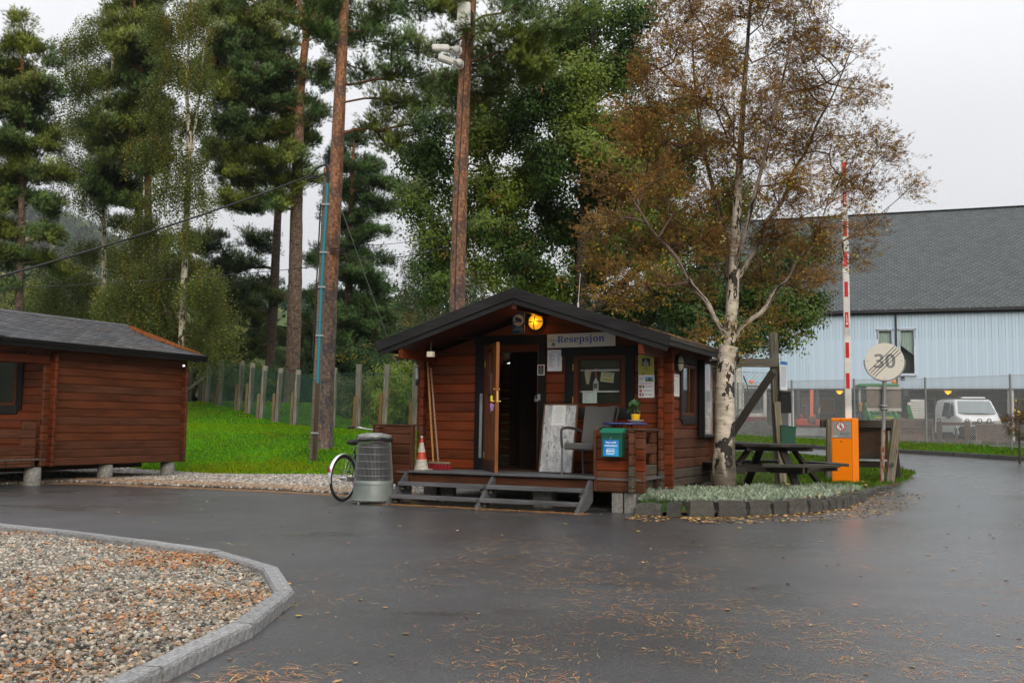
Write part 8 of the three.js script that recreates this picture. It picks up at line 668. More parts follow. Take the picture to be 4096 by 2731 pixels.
const catkinSpray = (seed) => spray((tri) => { const r = rng(seed); const tw = [[0, 0, 0]]; for (let i = 1; i <= 4; i++) tw.push([tw[i - 1][0] + (r() - 0.5) * 0.05 + 0.03, i * 0.085 - (i > 2 ? (i - 2) * 0.03 : 0), tw[i - 1][2] + (r() - 0.5) * 0.05]); for (let i = 0; i < 4; i++) { const a = tw[i], b = tw[i + 1], w = 0.0028 - i * 0.0004; for (const q of [[w, 0], [0, w]]) { tri([a[0] - q[0], a[1], a[2] - q[1]], [a[0] + q[0], a[1], a[2] + q[1]], b, [q[1] ? 1 : 0, 0, q[0] ? 1 : 0], [0.42, 0.26, 0.2]); } }
  for (let i = 0; i < 11; i++) { const f = 0.6 + r() * 3.3, k = Math.floor(f), a = tw[k], b = tw[Math.min(4, k + 1)], t = f - k, o = [lerp(a[0], b[0], t) + (r() - 0.5) * 0.05, lerp(a[1], b[1], t), lerp(a[2], b[2], t) + (r() - 0.5) * 0.05], L = 0.028 + r() * 0.024, R0 = 0.0036 + r() * 0.0014, sx = (r() - 0.5) * 0.25, sz = (r() - 0.5) * 0.25, c = 0.7 + r() * 0.7, K = [c, c * (0.88 + r() * 0.24), c * (0.8 + r() * 0.4)]; const ring = (y, rr) => [0, 1, 2, 3].map((q) => { const an = q * 1.5708; return [o[0] + sx * y + Math.cos(an) * rr, o[1] - y, o[2] + sz * y + Math.sin(an) * rr]; }); const A = ring(0.006, R0 * 0.5), B = ring(L * 0.35, R0), C = ring(L, R0 * 0.55); for (let q = 0; q < 4; q++) { const e = (q + 1) % 4, an = (q + 0.5) * 1.5708, n = [Math.cos(an), 0.1, Math.sin(an)]; tri(A[q], A[e], B[q], n, K); tri(A[e], B[e], B[q], n, K); tri(B[q], B[e], C[q], n, K); tri(B[e], C[e], C[q], n, K); } } });
const SPR = { pine: [1, 2, 3].map((s) => pineSpray(40 + s)), broad: [1, 2, 3].map((s) => leafSpray(50 + s, 12, 0.42, 0.105, 0.06, -0.35, 0.12)), birch: [1, 2, 3].map((s) => leafSpray(60 + s, 20, 0.75, 0.066, 0.05, -0.5, 0.11)), bush: [1, 2, 3].map((s) => leafSpray(70 + s, 18, 0.4, 0.075, 0.045, 0.1, 0.12)), flower: [1, 2].map((s) => leafSpray(80 + s, 22, 0.22, 0.03, 0.014, 0.2, 0.05)), catkin: [1, 2, 3].map((s) => catkinSpray(90 + s)), gold: [1, 2].map((s) => leafSpray(95 + s, 4, 0.16, 0.05, 0.036, -0.8, 0.05)) };
const folMat = new THREE.MeshPhysicalMaterial({ specularIntensity: 0.3, vertexColors: true, roughness: 0.6, transmission: 0.38, thickness: 0, side: THREE.DoubleSide }), needMat = new THREE.MeshPhysicalMaterial({ specularIntensity: 0.25, vertexColors: true, roughness: 0.6, transmission: 0.32, thickness: 0, side: THREE.DoubleSide }), gloss = new THREE.MeshPhysicalMaterial({ vertexColors: true, roughness: 0.5, specularIntensity: 0.5, transmission: 0.34, thickness: 0, side: THREE.DoubleSide });
function inPad(r, q, shell = 0.55) { const a = r() * 6.28318, c = r() * 2 - 1, s = Math.sqrt(1 - c * c), k = Math.pow(r(), shell); const rz = Math.min(q[3], Math.max(q[4], q[3] * 0.85)); return V(q[0] + Math.cos(a) * s * k * q[3], q[1] + c * k * q[4], q[2] + Math.sin(a) * s * k * rz); }
function makeTree(T) {
  const t = thing({ pine: 'pine_tree', birch: 'birch_tree', catkin: 'birch_tree', broad: 'broadleaf_tree', bush: 'bush', flower: 'shrub' }[T.kind], T.label, { pine: 'pine tree', birch: 'birch', catkin: 'birch', broad: 'tree', bush: 'bush', flower: 'shrub' }[T.kind], T.p), r = rng(1000 + T.seed), H = Math.max(...T.stems.flat().map((s) => s[1]));
  const stems = T.stems.map((st) => st.map((s) => [V(s[0], s[1], s[2]), s[3]])); stems[0][0][0].y = -0.15;
  const near = -T.p[2] < 30, isPine = T.kind === 'pine';
  // own colour of the bark, changing up the stem
  const hO = T.limb ? [3.0, 6.0] : T.arch ? [6, 9] : [H * 0.55, H * 0.8];
  const bark = isPine ? (p, a, h) => { const k = smoothstep(p.y + (fbm(a * 1.5 + 3, p.y * 0.8, 3, T.seed) - 0.5) * 3, hO[0], hO[1]), m = fbm(p.y * 0.7, a, 3, 33 + T.seed) - 0.5, d = T.dark === 1 ? 0.5 : 1; return [lerp(0.225, 0.46, k) * d * (1 + m * 0.5), lerp(0.16, 0.215, k) * d * (1 + m * 0.5), lerp(0.125, 0.105, k) * d * (1 + m * 0.5)]; } : T.kind === 'birch' || T.kind === 'catkin' ? (p, a) => { const near2 = T.kind === 'catkin' ? (1 - 0.8 * smoothstep(p.y, 4.6, 7.2)) * smoothstep(p.y + (fbm(Math.cos(a + 2.6) * 1.6 + 5, p.y * 1.2 + Math.sin(a) * 1.2, 4, 8) - 0.5) * 2.4 + Math.cos(a + 2.7) * 0.5, 1.1, 1.22) : smoothstep(p.y, 0.6, 1.4); const m = 0.85 + fbm(p.y * 3, a * 2, 3, 44) * 0.3; return [lerp(0.13, 0.72, near2) * m, lerp(0.11, 0.68, near2) * m, lerp(0.09, 0.62, near2) * m]; } : () => [0.12, 0.10, 0.075];
  const tm = isPine ? (T.limb ? flakeMat : barkMat) : T.kind === 'birch' || T.kind === 'catkin' ? birchMat : barkMat;
  const main = stems.filter((s, i) => i === 0 || T.kind !== 'bush'); const limbBark = (p, a, h) => { const c = bark(p, a, h), k = T.kind === 'catkin' ? 0.25 + 0.6 * smoothstep(h, 0.5, 1.8) : 0; return [lerp(c[0], 0.15, k), lerp(c[1], 0.09, k), lerp(c[2], 0.065, k)]; };
  main.forEach((s, i) => part(t, i ? 'limb' : 'trunk', trunkGeo(s, T.seed * 7 + i, i > 1 ? limbBark : bark, near ? 22 : 12, i ? 0 : T.kind === 'bush' || T.kind === 'flower' ? 0 : 0.3, T.kind === 'birch' ? 0.03 : 0.06), tm));
  const K = { pine: 6.5, birch: 5.5, catkin: 30, broad: 5, bush: 6, flower: 40 }[T.kind] * (T.dens || 1); // limb ends per cubic metre
  const targets = []; for (const q of T.pads) { if (isPine) { q[3] *= 1.12; q[4] *= 1.1; } const rz = Math.min(q[3], Math.max(q[4], q[3] * 0.85)), vol = 4.19 * q[3] * q[4] * rz, n = Math.max(3, Math.round(Math.pow(vol, 0.8) * K)); for (let i = 0; i < n; i++) targets.push({ p: inPad(r, q, 0.6), pad: q }); }
  const O = { pine: { from: H * 0.18, rise: 0.12, pen: 0.9, step: 0.45, wig: 0.25, arch: 0.06, r0: 0.011, max: 0.11, far: 0.05 }, birch: { from: H * 0.2, rise: 0.9, pen: 0.5, step: 0.5, wig: 0.15, arch: 0.1, r0: 0.006, max: 0.06, far: 0.1 }, catkin: { from: 2.3, rise: 0.75, pen: 0.45, step: 0.3, wig: 0.12, arch: 0.07, r0: 0.0042, max: 0.06, far: 0.12 }, broad: { from: 1.5, rise: 0.7, pen: 0.5, step: 0.5, wig: 0.2, arch: 0.05, r0: 0.008, max: 0.13, far: 0.08 }, bush: { from: 0.0, rise: 0.8, pen: 0.4, step: 0.4, wig: 0.2, arch: 0.1, r0: 0.006, max: 0.04, far: 0.1 }, flower: { from: 0, rise: 1, pen: 0.4, step: 0.2, wig: 0.2, arch: 0.1, r0: 0.003, max: 0.02, far: 0.1 } }[T.kind];
  const G = grow(stems, targets, { ...O, seed: T.seed, limbCol: isPine ? (p, ra) => { const k = smoothstep(p.y, hO[0], hO[1]) * (T.dark ? 0.5 : 1), d = T.dark === 1 ? 0.55 : 1, f = smoothstep(ra, 0.012, 0.04); return [lerp(0.10, lerp(0.18, 0.36, k), f) * d, lerp(0.075, lerp(0.12, 0.165, k), f) * d, lerp(0.055, lerp(0.085, 0.08, k), f) * d]; } : T.kind === 'catkin' ? (p, ra) => { const f = smoothstep(ra, 0.025, 0.06) * (1 - smoothstep(p.y, 3.5, 5)); return [lerp(0.105, 0.36, f), lerp(0.058, 0.27, f), lerp(0.045, 0.22, f)]; } : T.kind === 'birch' ? (p, ra) => ra > 0.04 ? [0.4, 0.37, 0.32] : [0.10, 0.075, 0.06] : () => [0.10, 0.08, 0.06] });
  part(t, 'branches', G.geo, isPine && near ? flakeMat : twigMat);
  // foliage
  const S = SPR[T.kind], L = S.map(() => []), C = S.map(() => []), per = { pine: 20, birch: 19, catkin: 18, broad: 42, bush: 36, flower: 9 }[T.kind], jit = { pine: 0.5, birch: 0.62, catkin: 0.24, broad: 0.5, bush: 0.4, flower: 0.1 }[T.kind], big = -T.p[2] > 34 ? 1.25 : 1;
  let gl = [], gc = [];
  const q0 = new THREE.Quaternion(), Y = V(0, 1, 0);
  for (const e of G.ends) for (let j = 0; j < per; j++) {
    const p = e.p.clone().add(V((r() + r() - 1) * jit, (r() + r() - 1) * jit * (isPine ? 0.6 : 0.8), (r() + r() - 1) * jit)); const rel = V((p.x - e.pad[0]) / e.pad[3], (p.y - e.pad[1]) / e.pad[4], (p.z - e.pad[2]) / e.pad[3]);
    const d = isPine ? V(rel.x * 0.8 + (r() - 0.5) * 0.8, 0.55 + r() * 0.5, rel.z * 0.8 + (r() - 0.5) * 0.8) : T.kind === 'birch' ? V((r() - 0.5) * 0.9, -0.75 - r() * 0.5, (r() - 0.5) * 0.9) : T.kind === 'catkin' ? V(e.dir.x * 0.7 + (r() - 0.5), 0.25 + (r() - 0.5) * 0.9, e.dir.z * 0.7 + (r() - 0.5)) : V(rel.x * 0.8 + (r() - 0.5), rel.y * 0.5 + 0.25 + (r() - 0.5), rel.z * 0.8 + (r() - 0.5)); d.normalize(); q0.setFromUnitVectors(Y, d).multiply(new THREE.Quaternion().setFromAxisAngle(Y, r() * 6.28));
    const s = big * (0.75 + r() * 0.5), m = new THREE.Matrix4().compose(p, q0, V(s, s, s)), k = Math.floor(r() * S.length); const f = fbm(p.x * 0.7 + T.seed, p.y * 0.7 + p.z * 0.5, 3, 300 + T.seed), b = 0.7 + r() * 0.45 + (f - 0.5) * 0.7; let c;
    if (isPine) { const w = smoothstep(f, 0.35, 0.7), dd = T.dark ? 0.7 : 1; c = T.dark === 2 ? [0.11 * b, 0.22 * b, 0.05 * b] : [lerp(0.15, 0.24, w) * b * dd, lerp(0.27, 0.29, w) * b * dd, lerp(0.06, 0.03, w) * b * dd]; if (r() < 0.06) c = [0.13 * b * dd, 0.10 * b * dd, 0.03 * b * dd]; }
    else if (T.kind === 'birch') { c = T.pale ? [0.17 * b, 0.22 * b, 0.09 * b] : [0.20 * b, 0.25 * b, 0.06 * b]; if (r() < (T.yellow ? 0.12 : 0.05)) c = [0.36 * b, 0.27 * b, 0.03 * b]; }
    else if (T.kind === 'broad') { c = [lerp(0.06, 0.14, smoothstep(f, 0.4, 0.7)) * b, lerp(0.13, 0.20, smoothstep(f, 0.4, 0.7)) * b, 0.014 * b]; if (r() < 0.03) c = [0.24 * b, 0.16 * b, 0.03 * b]; }
    else if (T.kind === 'bush') { c = T.dark ? [0.055 * b, 0.115 * b, 0.035 * b] : T.yellow === 1 ? [0.24 * b, 0.32 * b, 0.035 * b] : T.yellow === 2 ? [0.17 * b, 0.19 * b, 0.05 * b] : T.pale ? [0.20 * b, 0.24 * b, 0.07 * b] : [0.11 * b, 0.18 * b, 0.04 * b]; if (r() < 0.06) c = [0.33 * b, 0.27 * b, 0.02 * b]; }
    else if (T.kind === 'flower') { const w = smoothstep(p.y, 0.3, 1.1); c = [lerp(0.05, 0.15, w) * b, lerp(0.085, 0.075, w) * b, 0.02 * b]; if (r() < 0.09) { gl.push(new THREE.Matrix4().compose(p.clone().addScaledVector(d, 0.17), q0, V(1, 1, 1))); gc.push(lin(0.85, 0.66, 0.01)); } }
    else { const lo = smoothstep(p.y, 2.2, 4.2); c = [lerp(0.36, 0.33, lo) * b, lerp(0.215, 0.185, lo) * b, lerp(0.06, 0.055, lo) * b]; if (r() < lerp(0.55, 0.12, lo)) { const y = r(), bb = 0.8 + r() * 0.4; gl.push(new THREE.Matrix4().compose(p.clone().add(V((r() - 0.5) * 0.2, (r() - 0.5) * 0.2, (r() - 0.5) * 0.2)), q0, V(1, 1, 1))); gc.push(y < 0.5 ? lin(0.42 * bb, 0.29 * bb, 0.03 * bb) : y < 0.85 ? lin(0.17 * bb, 0.19 * bb, 0.035 * bb) : lin(0.48 * bb, 0.40 * bb, 0.14 * bb)); } if (r() < lerp(0.35, 0.0, lo)) continue; }
    L[k].push(m); C[k].push(lin(...c));
  }
  const mat = isPine ? needMat : T.kind === 'broad' ? gloss : T.kind === 'catkin' ? needMat : folMat; S.forEach((g, k) => L[k].length && inst(t, 'crown', g, mat, L[k], C[k]));
  if (gl.length) inst(t, T.kind === 'flower' ? 'flowers' : 'leaves', T.kind === 'flower' ? new THREE.CircleGeometry(0.028, 5) : SPR.gold[0], T.kind === 'flower' ? std([1, 1, 1], { side: THREE.DoubleSide }) : folMat, gl, gc);
  return t;
}
const treeAt = {}; for (const T of TREES) treeAt[T.seed] = makeTree(T);
// ------------------------------------------------------------------ utility pole, wires, mesh fence, far things
const poleP = [-5.02, gy(-5.0, -26.2), -26.2];
{ const t = thing('utility_pole', 'grey wooden utility pole with turquoise cable pipe beside the leaning pine', 'utility pole', poleP), pw = greyWood([0.36, 0.30, 0.25]); const top = 7.72 - poleP[1], tx = 0.15;
  part(t, 'pole', trunkGeo([[V(0, -0.1, 0), 0.108], [V(tx * 0.5, top * 0.5, 0), 0.098], [V(tx, top, 0), 0.088]], 4, (p, a) => { const k = 0.9 + (fbm(a * 6, p.y * 0.6, 3, 5) - 0.5) * 0.7; return [0.34 * k, 0.285 * k, 0.24 * k]; }, 16, 0, 0.02), new THREE.MeshStandardMaterial({ vertexColors: true, map: scaled(greyWoodTex, 0.5, 2), roughness: 0.85 })); part(t, 'pole_cap', new THREE.CylinderGeometry(0.09, 0.1, 0.12, 14).translate(tx, top + 0.02, 0), std([0.35, 0.12, 0.04]));
  const zf = 0.115, cx = (y) => 0.035 + tx * y / top, pt = (y) => [cx(y) + 0.012 * Math.sin(y * 1.1), y, zf]; part(t, 'cable_pipe', tube(Array.from({ length: 14 }, (_, i) => pt(lerp(1.98, top - 0.35, i / 13))), 0.036, 60, 10), std([0.006, 0.19, 0.26], { roughness: 0.5 })); part(t, 'cover_board', beam([cx(0) + 0.015, 0.05, zf], [cx(2) + 0.01, 2.02, zf], 0.10, 0.05, 0.004, V(1, 0, 0)), wood([0.10, 0.075, 0.05])); part(t, 'dark_cable', tube([[-0.08, top * 0.35, 0.05], [-0.03, top * 0.6, 0.06], [0.02, top * 0.88, 0.07]], 0.02, 20, 6), MT.black);
  for (const y of [0.72, 3.2, 4.45, 5.35, 6.6]) part(t, 'clamp', box(0.2, 0.045, 0.05, cx(y) + 0.0, y, zf + 0.02, 0.006), MT.galv); part(t, 'cable_loop', [tube([[tx + 0.04, top - 0.35, 0.1], [tx + 0.05, top - 0.05, 0.1], [tx + 0.0, top + 0.12, 0.1], [tx - 0.18, top + 0.08, 0.12], [tx - 0.38, top - 0.1, 0.1]], 0.028, 30, 8), tube([[tx + 0.05, top - 0.3, 0.12], [tx - 0.02, top - 0.1, 0.12], [tx - 0.22, top - 0.2, 0.12], [tx - 0.45, top - 0.25, 0.1]], 0.022, 24, 6), tube([[tx + 0.02, top - 0.1, 0.1], [tx, top + 0.2, 0.1], [tx - 0.06, top + 0.42, 0.1]], 0.022, 16, 6), box(0.3, 0.06, 0.06, tx - 0.36, top - 0.2, 0.1, 0.02, 0, 0, 0.45)], MT.black); }
const wire = (label, pts, r, m = MT.black) => { const o = pts[0], t = thing('overhead_cable', label, 'cable', o); part(t, 'cable', tube(pts.map((p) => [p[0] - o[0], p[1] - o[1], p[2] - o[2]]), r, 60, 6), m); };
const sag = (a, b, s, n = 9) => Array.from({ length: n }, (_, i) => { const f = i / (n - 1); return [lerp(a[0], b[0], f), lerp(a[1], b[1], f) - s * 4 * f * (1 - f), lerp(a[2], b[2], f)]; });
wire('thick black cable sagging from the utility pole over the left cabin', sag([-5.2, 7.62, -26.15], [-10.6, 3.72, -19.6], 0.12), 0.022); wire('thin cable running from the leaning pine behind the left cabin', sag([-5.2, 5.42, -27.5], [-14.2, 4.25, -24.6], 0.1), 0.009); wire('thin cable from the leaning pine into the broad leaved tree', sag([-4.7, 5.80, -27.75], [-1.42, 5.12, -22.38], 0.18), 0.010); wire('upper thin cable from the leaning pine to the camera pine', sag([-4.7, 6.05, -27.75], [-1.33, 5.41, -22.38], 0.1), 0.007); wire('grey guy wire from the pole top down to the mesh fence', sag([-4.8, 7.6, -26.1], [-2.70, 1.15, -30.2], 0.0), 0.009, MT.galv);
{ const t = thing('cable_strap', 'black cable coil strapped round the leaning pine trunk', 'cable strap', [-4.87, 5.80, -27.8]); part(t, 'strap', [0, 0.07, 0.13].map((y) => new THREE.TorusGeometry(0.235, 0.016, 6, 30).rotateX(Math.PI / 2 + 0.05).translate(0, y, 0)), MT.black); part(t, 'insulator', new THREE.SphereGeometry(0.06, 10, 8).translate(-0.27, 0.03, 0.1), std([0.5, 0.38, 0.2])); }
// cameras and antenna box on the tall pine
{ const cam = (label, p, turn, tilt) => { const t = thing('security_camera', label, 'security camera', p, turn); part(t, 'mount', [new THREE.CylinderGeometry(0.12, 0.12, 0.06, 20).rotateX(Math.PI / 2), new THREE.SphereGeometry(0.085, 14, 10).translate(0, 0, 0.07)], MT.white); part(t, 'arm', rod([0, 0, 0.06], [-0.16, 0.02, 0.14], 0.03, 10), MT.white); part(t, 'camera_body', box(0.40, 0.14, 0.15, -0.36, 0.0, 0.16, 0.03, 0, 0.3, tilt), MT.white); part(t, 'lens', box(0.03, 0.11, 0.12, -0.57, tilt * -0.5 + 0.0, 0.22, 0.01, 0, 0.3, tilt), MT.black); };
  cam('upper white security camera on the tall pine', [-1.31, 9.49, -22.22], 0, 0.1); cam('lower white security camera on the tall pine', [-1.27, 9.18, -22.2], 0.35, -0.08); const t = thing('antenna_panel', 'grey white antenna box on the tall pine above the cameras', 'antenna', [-1.17, 10.27, -22.18], -0.3); part(t, 'panel', box(0.30, 0.60, 0.12, 0, 0, 0, 0.02), MT.white); part(t, 'bracket', box(0.08, 0.3, 0.2, 0.12, 0, -0.12, 0.01), MT.black); wire('black cable running down the trunk of the tall pine', [[-1.11, 9.87, -22.18], [-1.18, 7.7, -22.17], [-1.23, 6.03, -22.16], [-1.25, 4.37, -22.15], [-1.25, 2.7, -22.14]], 0.014); }
// green mesh fence up the slope
{ const P = [[-14.6, -46.5], [-13.75, -45.3], [-12.96, -43.6], [-12.05, -42.4], [-10.85, -40.9], [-10.2, -40.0], [-9.4, -38.6], [-8.6, -37.66], [-7.68, -36.5], [-5.85, -33.8], [-4.55, -31.0], [-4.0, -32.3], [-3.03, -32.1], [-1.2, -32.4]].map((p, i) => p); const base = (p) => gy(p[0], p[1]); P[10] = [-4.85, -32.6]; P[11] = [-4.0, -32.35];
  const t = thing('mesh_fence', 'green wire mesh fence on grey wooden posts across the sloping lawn', 'fence', [0, 0, 0]), pm = [0.48, 0.43, 0.53].map((k) => greyWood([k, k * 0.92, k * 0.82])), st = wood([0.40, 0.24, 0.10]), gm = std([0.02, 0.085, 0.06], { roughness: 0.6 }); const lean = [0.02, 0, 0.09, 0.03, 0.07, 0.07, 0.10, 0.11, 0.08, 0.0, -0.02, 0.07, 0.03, 0]; const hgt = [2, 2, 2.02, 1.95, 2.0, 1.98, 2.0, 2, 2.0, 2.02, 2.1, 2.1, 2.1, 2];
  P.forEach((p, i) => { const y = base(p); part(t, 'post', beam([p[0], y - 0.2, p[1]], [p[0] + lean[i], y + hgt[i], p[1]], 0.17, 0.15, 0.02, V(1, 0, 0)), i < 2 ? greyWood([0.12, 0.1, 0.08]) : pm[i % 3]); if (i > 1 && i < 13) part(t, 'stake', beam([p[0] - 0.14, y - 0.2, p[1] + 0.05], [p[0] - 0.10, y + 0.95 + 0.12 * (i % 3), p[1] + 0.05], 0.10, 0.07, 0.008, V(1, 0, 0)), i > 8 ? st : greyWood([0.38, 0.28, 0.18])); });
  part(t, 'brace', beam([P[2][0] - 1.45, base(P[2]) + 0.02, P[2][1] + 0.1], [P[2][0] - 0.05, base(P[2]) + 1.1, P[2][1] + 0.1], 0.11, 0.09, 0.008), pm[1]);
  for (let i = 2; i < P.length - 1; i++) chain(t, P[i], P[i + 1], 1.78, 1.78, (s) => lerp(base(P[i]), base(P[i + 1]), s) + 0.06, 0.085, 0.005, gm); }
{ const t = thing('parking_sign', 'small black and white parking sign behind the mesh fence', 'sign', [-12.75, 2.0, -48], 0.15); part(t, 'pole', rod([0, -0.1, 0], [0, 1.2, 0], 0.03), MT.galv); part(t, 'board', box(0.53, 0.95, 0.02, 0, 0.78, 0.03, 0.004), MT.white); const f = part(t, 'print', new THREE.PlaneGeometry(0.52, 0.94), std([1, 1, 1], { map: canvasTex(256, 460, (g, w, h) => { fillBg(g, w, h, '#c8ccca'); g.fillStyle = '#26302e'; g.font = 'bold 92px sans-serif'; g.textAlign = 'center'; g.fillText('Sone', w / 2, h * 0.22, w * 0.9); g.fillStyle = '#1b2322'; g.fillRect(w * 0.05, h * 0.32, w * 0.9, h * 0.62); g.fillStyle = '#dfe4e0'; g.font = 'bold 230px sans-serif'; g.fillText('P', w / 2, h * 0.83); }) })); f.position.set(0, 0.78, 0.0415); }
{ const t = thing('marker_post', 'slim blue and white marker post beside the parking sign', 'post', [-14.9, 1.95, -49]); part(t, 'post', rod([0, -0.1, 0], [0, 1.0, 0], 0.05), MT.galv); part(t, 'post_top', rod([0, 1.0, 0], [0, 1.9, 0], 0.055), std([0.2, 0.35, 0.5])); }
{ const t = thing('street_lamp', 'thin pale street lamp pole rising behind the left cabin roof', 'street lamp', [-18.2, 1.9, -60]); part(t, 'pole', rod([0, 0, 0], [0, 5.2, 0], 0.075, 12, 0.05), dirty([0.42, 0.47, 0.5])); part(t, 'arm', tube([[0, 5.2, 0], [0.05, 5.5, 0], [0.35, 5.6, 0]], 0.04, 12, 8), dirty([0.42, 0.47, 0.5])); part(t, 'lamp_head', box(0.6, 0.12, 0.22, 0.5, 5.6, 0, 0.04), MT.white); }
// hillside across the valley
const hillTo = knots([[-2, 0.21], [-0.51, 0.208], [-0.42, 0.182], [-0.377, 0.157], [-0.264, 0.124], [-0.178, 0.104], [-0.12, 0.095], [0, 0.07], [0.3, 0.03], [2, 0.02]]);
const hillY = (x, z) => { const d = -z, a = x / Math.max(d, 1); return 2 + d * hillTo(a) * smoothstep(d, 55, 760) * lerp(0.85, 1, smoothstep(d, 300, 900)) - 2.4 * smoothstep(90 - d, 0, 40) + (fbm(x * 0.008 + 9, z * 0.008, 4, 401) - 0.5) * Math.min(26, d * 0.045); };
const hillTex = dataTex(512, 512, (u, v, x, y) => { const f = fbm(u * 10, v * 10, 5, 411, 10, 10), n = hash(x, y, 4), g = smoothstep(f, 0.45, 0.6); const b = 0.75 + n * 0.5; return [lerp(0.20, 0.33, g) * b, lerp(0.27, 0.37, g) * b, lerp(0.12, 0.15, g) * b]; }, true, [0.01, 0.01]);
struct('hillside', sheet(110, 90, (a, b) => { const d = 62 + Math.pow(b, 1.7) * 1340, x = lerp(-1.05, 0.75, a) * (d + 40); return [x, hillY(x, -d), -d]; }), std([0.8, 0.85, 0.7], { map: hillTex, roughness: 0.95 }));
struct('hillside', sheet(60, 24, (a, b) => { const an = lerp(R(50), R(310), a), d = 110 + Math.pow(b, 1.6) * 1250; return [Math.sin(an) * d, -1 + d * 0.2 * smoothstep(d, 60, 700) + (fbm(Math.sin(an) * 9 + 20, Math.cos(an) * 9 + d * 0.01, 4, 405) - 0.5) * d * 0.06, -Math.cos(an) * d]; }), std([0.45, 0.5, 0.4], { map: hillTex, roughness: 0.95 }));
{ const g1 = spray((tri) => { const r = rng(2); for (let i = 0; i < 70; i++) { const a = r() * 6.28, y = r(), q = (1 - y) * 0.32 * (0.5 + r() * 0.5), s = 0.10 * (1.1 - y), x = Math.cos(a) * q, z = Math.sin(a) * q, k = 0.7 + r() * 0.5; tri([x - s * Math.sin(a), y * 0.95, z + s * Math.cos(a)], [x + s * Math.sin(a), y * 0.95 - s * 0.3, z - s * Math.cos(a)], [x + Math.cos(a) * s * 0.6, y * 0.95 + s * 1.4, z + Math.sin(a) * s * 0.6], nrm([Math.cos(a), 0.7, Math.sin(a)]), [k, k, k]); } }), g2 = spray((tri) => { const r = rng(3); for (let i = 0; i < 90; i++) { const a = r() * 6.28, c = r() * 2 - 1, q = Math.sqrt(1 - c * c) * 0.36 * (0.75 + r() * 0.3), y = 0.55 + c * 0.42, s = 0.09, x = Math.cos(a) * q, z = Math.sin(a) * q, k = 0.7 + r() * 0.5; tri([x - s, y, z + s * r()], [x + s, y - s * r(), z], [x, y + s, z - s * r()], nrm([Math.cos(a), 0.6 + c, Math.sin(a)]), [k, k, k]); } });
  const r = rng(421), A = [], AC = [], B = [], BC = []; for (let i = 0; i < 26000; i++) { const d = 75 + Math.pow(r(), 1.7) * 1250, x = lerp(-0.72, 0.25, r()) * d, forest = smoothstep(fbm(x * 0.012 + 4, d * 0.012, 3, 431) + smoothstep(d, 350, 800) * 0.35, 0.42, 0.6); if (r() > (d < 260 ? 0.85 : 0.25) + forest) continue; const y = hillY(x, -d) - 0.5, h = (6 + r() * 9) * (d < 140 ? 0.7 : 1), con = r() < 0.35 + forest * 0.3, k = 0.75 + r() * 0.5; if (con) { A.push(M4(V(x, y, -d), 0, r() * 6.28, 0, V(h * 0.9, h * 1.2, h * 0.9))); AC.push(lin(0.045 * k, 0.085 * k, 0.045 * k)); } else { B.push(M4(V(x, y, -d), 0, r() * 6.28, 0, V(h * 1.0, h * 0.85, h * 1.0))); const w = r(); BC.push(w < 0.5 ? lin(0.10 * k, 0.14 * k, 0.05 * k) : w < 0.8 ? lin(0.17 * k, 0.18 * k, 0.05 * k) : lin(0.22 * k, 0.17 * k, 0.05 * k)); } }
  const f = struct('far_forest'); f.userData.kind = 'stuff'; inst(f, 'conifers', g1, needMat, A, AC); inst(f, 'leafy_trees', g2, needMat, B, BC); }
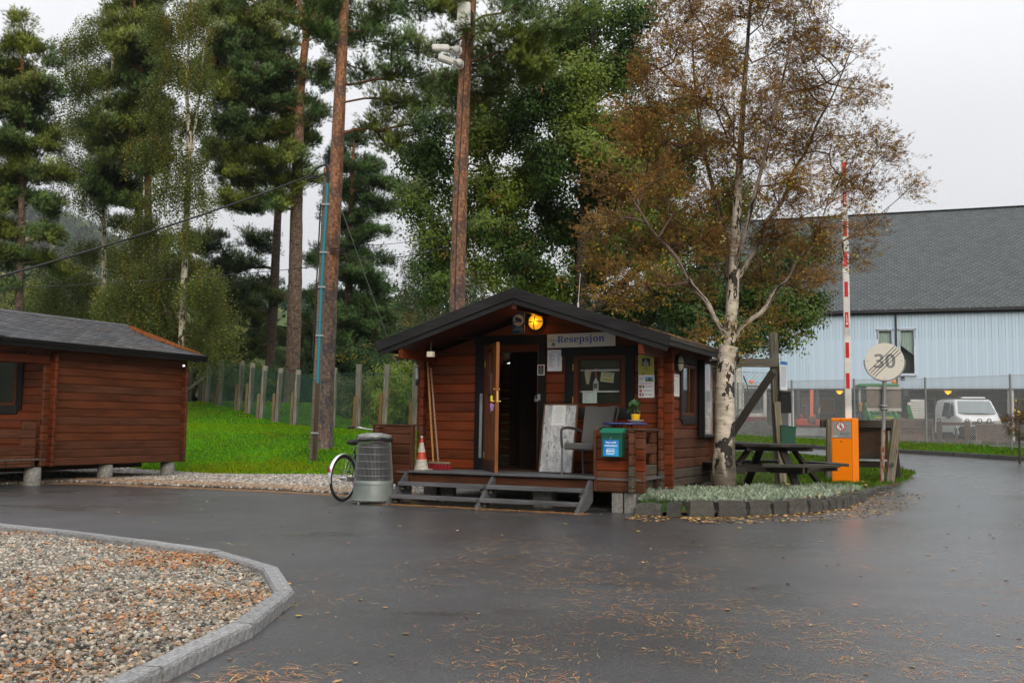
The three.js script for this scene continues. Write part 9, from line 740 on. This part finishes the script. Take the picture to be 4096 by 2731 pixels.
function farHouse(label, x, z, w, h, dp, turn, wallC, roofC, o = {}) { const y = (o.y ?? hillY(x, z)) - 0.6, t = thing('house', label, 'house', [x, y, z], turn), wm = dirty(wallC), rm = dirty(roofC), gl = MT.darkGlass, n = Math.max(2, Math.round(w / 2.6)), fl = Math.max(1, Math.round(h / 2.7));
  part(t, 'wall', box(w, h + 0.6, dp, 0, h / 2 + 0.3, 0, 0.02), wm); if (o.flat) part(t, 'roof', box(w + 0.6, 0.35, dp + 0.6, 0, h + 0.75, 0, 0.02), rm); else { part(t, 'gable', extrude([[-dp / 2, 0], [dp / 2, 0], [0, dp * 0.36]], w - 0.1, 0).rotateY(Math.PI / 2).translate(0, h + 0.6, 0), wm); for (const s of [1, -1]) part(t, 'roof', box(w + 0.8, 0.22, dp * 0.66, 0, h + 0.6 + dp * 0.165, s * dp * 0.27, 0.02, s * 0.62), rm); part(t, 'chimney', box(0.7, 1.4, 0.7, w * 0.2, h + dp * 0.38 + 0.6, 0, 0.02), rm); if (o.cross) { part(t, 'cross_gable', extrude([[-1.9, -h * 0.5], [1.9, -h * 0.5], [1.9, 0.2], [0, 1.9], [-1.9, 0.2]], 1.0, 0).translate(0, h + 0.6, dp / 2), wm); for (const s of [1, -1]) part(t, 'roof', box(2.9, 0.2, 2.4, s * 1.0, h + 1.75, dp / 2 - 0.2, 0.02, 0, 0, -s * 0.73), rm); } }
  for (let f = 0; f < fl; f++) for (let i = 0; i < n; i++) { const u = part(t, 'window'), cx = -w / 2 + (i + 0.5) * w / n, cy = 1.7 + f * 2.7; part(u, 'frame', box(1.25, 1.35, 0.1, cx, cy, dp / 2 + 0.03, 0.01), MT.white); part(u, 'pane', box(1.05, 1.15, 0.06, cx, cy, dp / 2 + 0.07, 0.01), gl); } return t; }
farHouse('white two storey house with red roof on the hillside', -110.5, -420, 12, 5.4, 8, 0.2, [0.66, 0.66, 0.64], [0.20, 0.055, 0.045], { cross: true }); farHouse('dark house with pale terrace left of the red roofed house', -126, -434, 10, 5.4, 8, 0.1, [0.14, 0.13, 0.12], [0.06, 0.06, 0.065], { flat: true }); farHouse('dark brown house low on the hillside above the mesh fence', -48, -152, 7, 3.2, 6, -0.3, [0.07, 0.06, 0.055], [0.06, 0.06, 0.065], { y: 7.6 }); farHouse('grey flat roofed building just right of the left cabin roof', -56, -160, 8, 3.2, 6, 0.2, [0.25, 0.28, 0.34], [0.5, 0.52, 0.56], { flat: true, y: 9.6 }); farHouse('yellow building seen low through the mesh fence', -28.3, -98, 5.2, 4.2, 5, 0.15, [0.62, 0.36, 0.06], [0.4, 0.38, 0.34], { flat: true, y: 1.9 }); farHouse('white house low behind the left cabin roof ridge', -96, -260, 10, 5, 8, 0.3, [0.62, 0.62, 0.61], [0.10, 0.07, 0.065]); farHouse('pale house with red brown roof between the birches', -128, -330, 11, 5, 8, -0.2, [0.6, 0.58, 0.55], [0.22, 0.07, 0.05]); farHouse('small white house high on the hillside among the trees', -170, -560, 11, 5, 8, 0.3, [0.68, 0.68, 0.67], [0.08, 0.08, 0.085]); farHouse('red house among hillside trees left of the white birch', -150, -400, 10, 4.6, 8, 0.15, [0.22, 0.05, 0.04], [0.1, 0.1, 0.1]); farHouse('white house beyond the dark pine trunk', -88, -380, 10, 5, 8, -0.1, [0.64, 0.64, 0.62], [0.12, 0.1, 0.1]);
scene.fog = new THREE.FogExp2(0xdfe6ee, 0.0002);
renderer.setSize(1024, 682);
renderer.render(scene, camera);
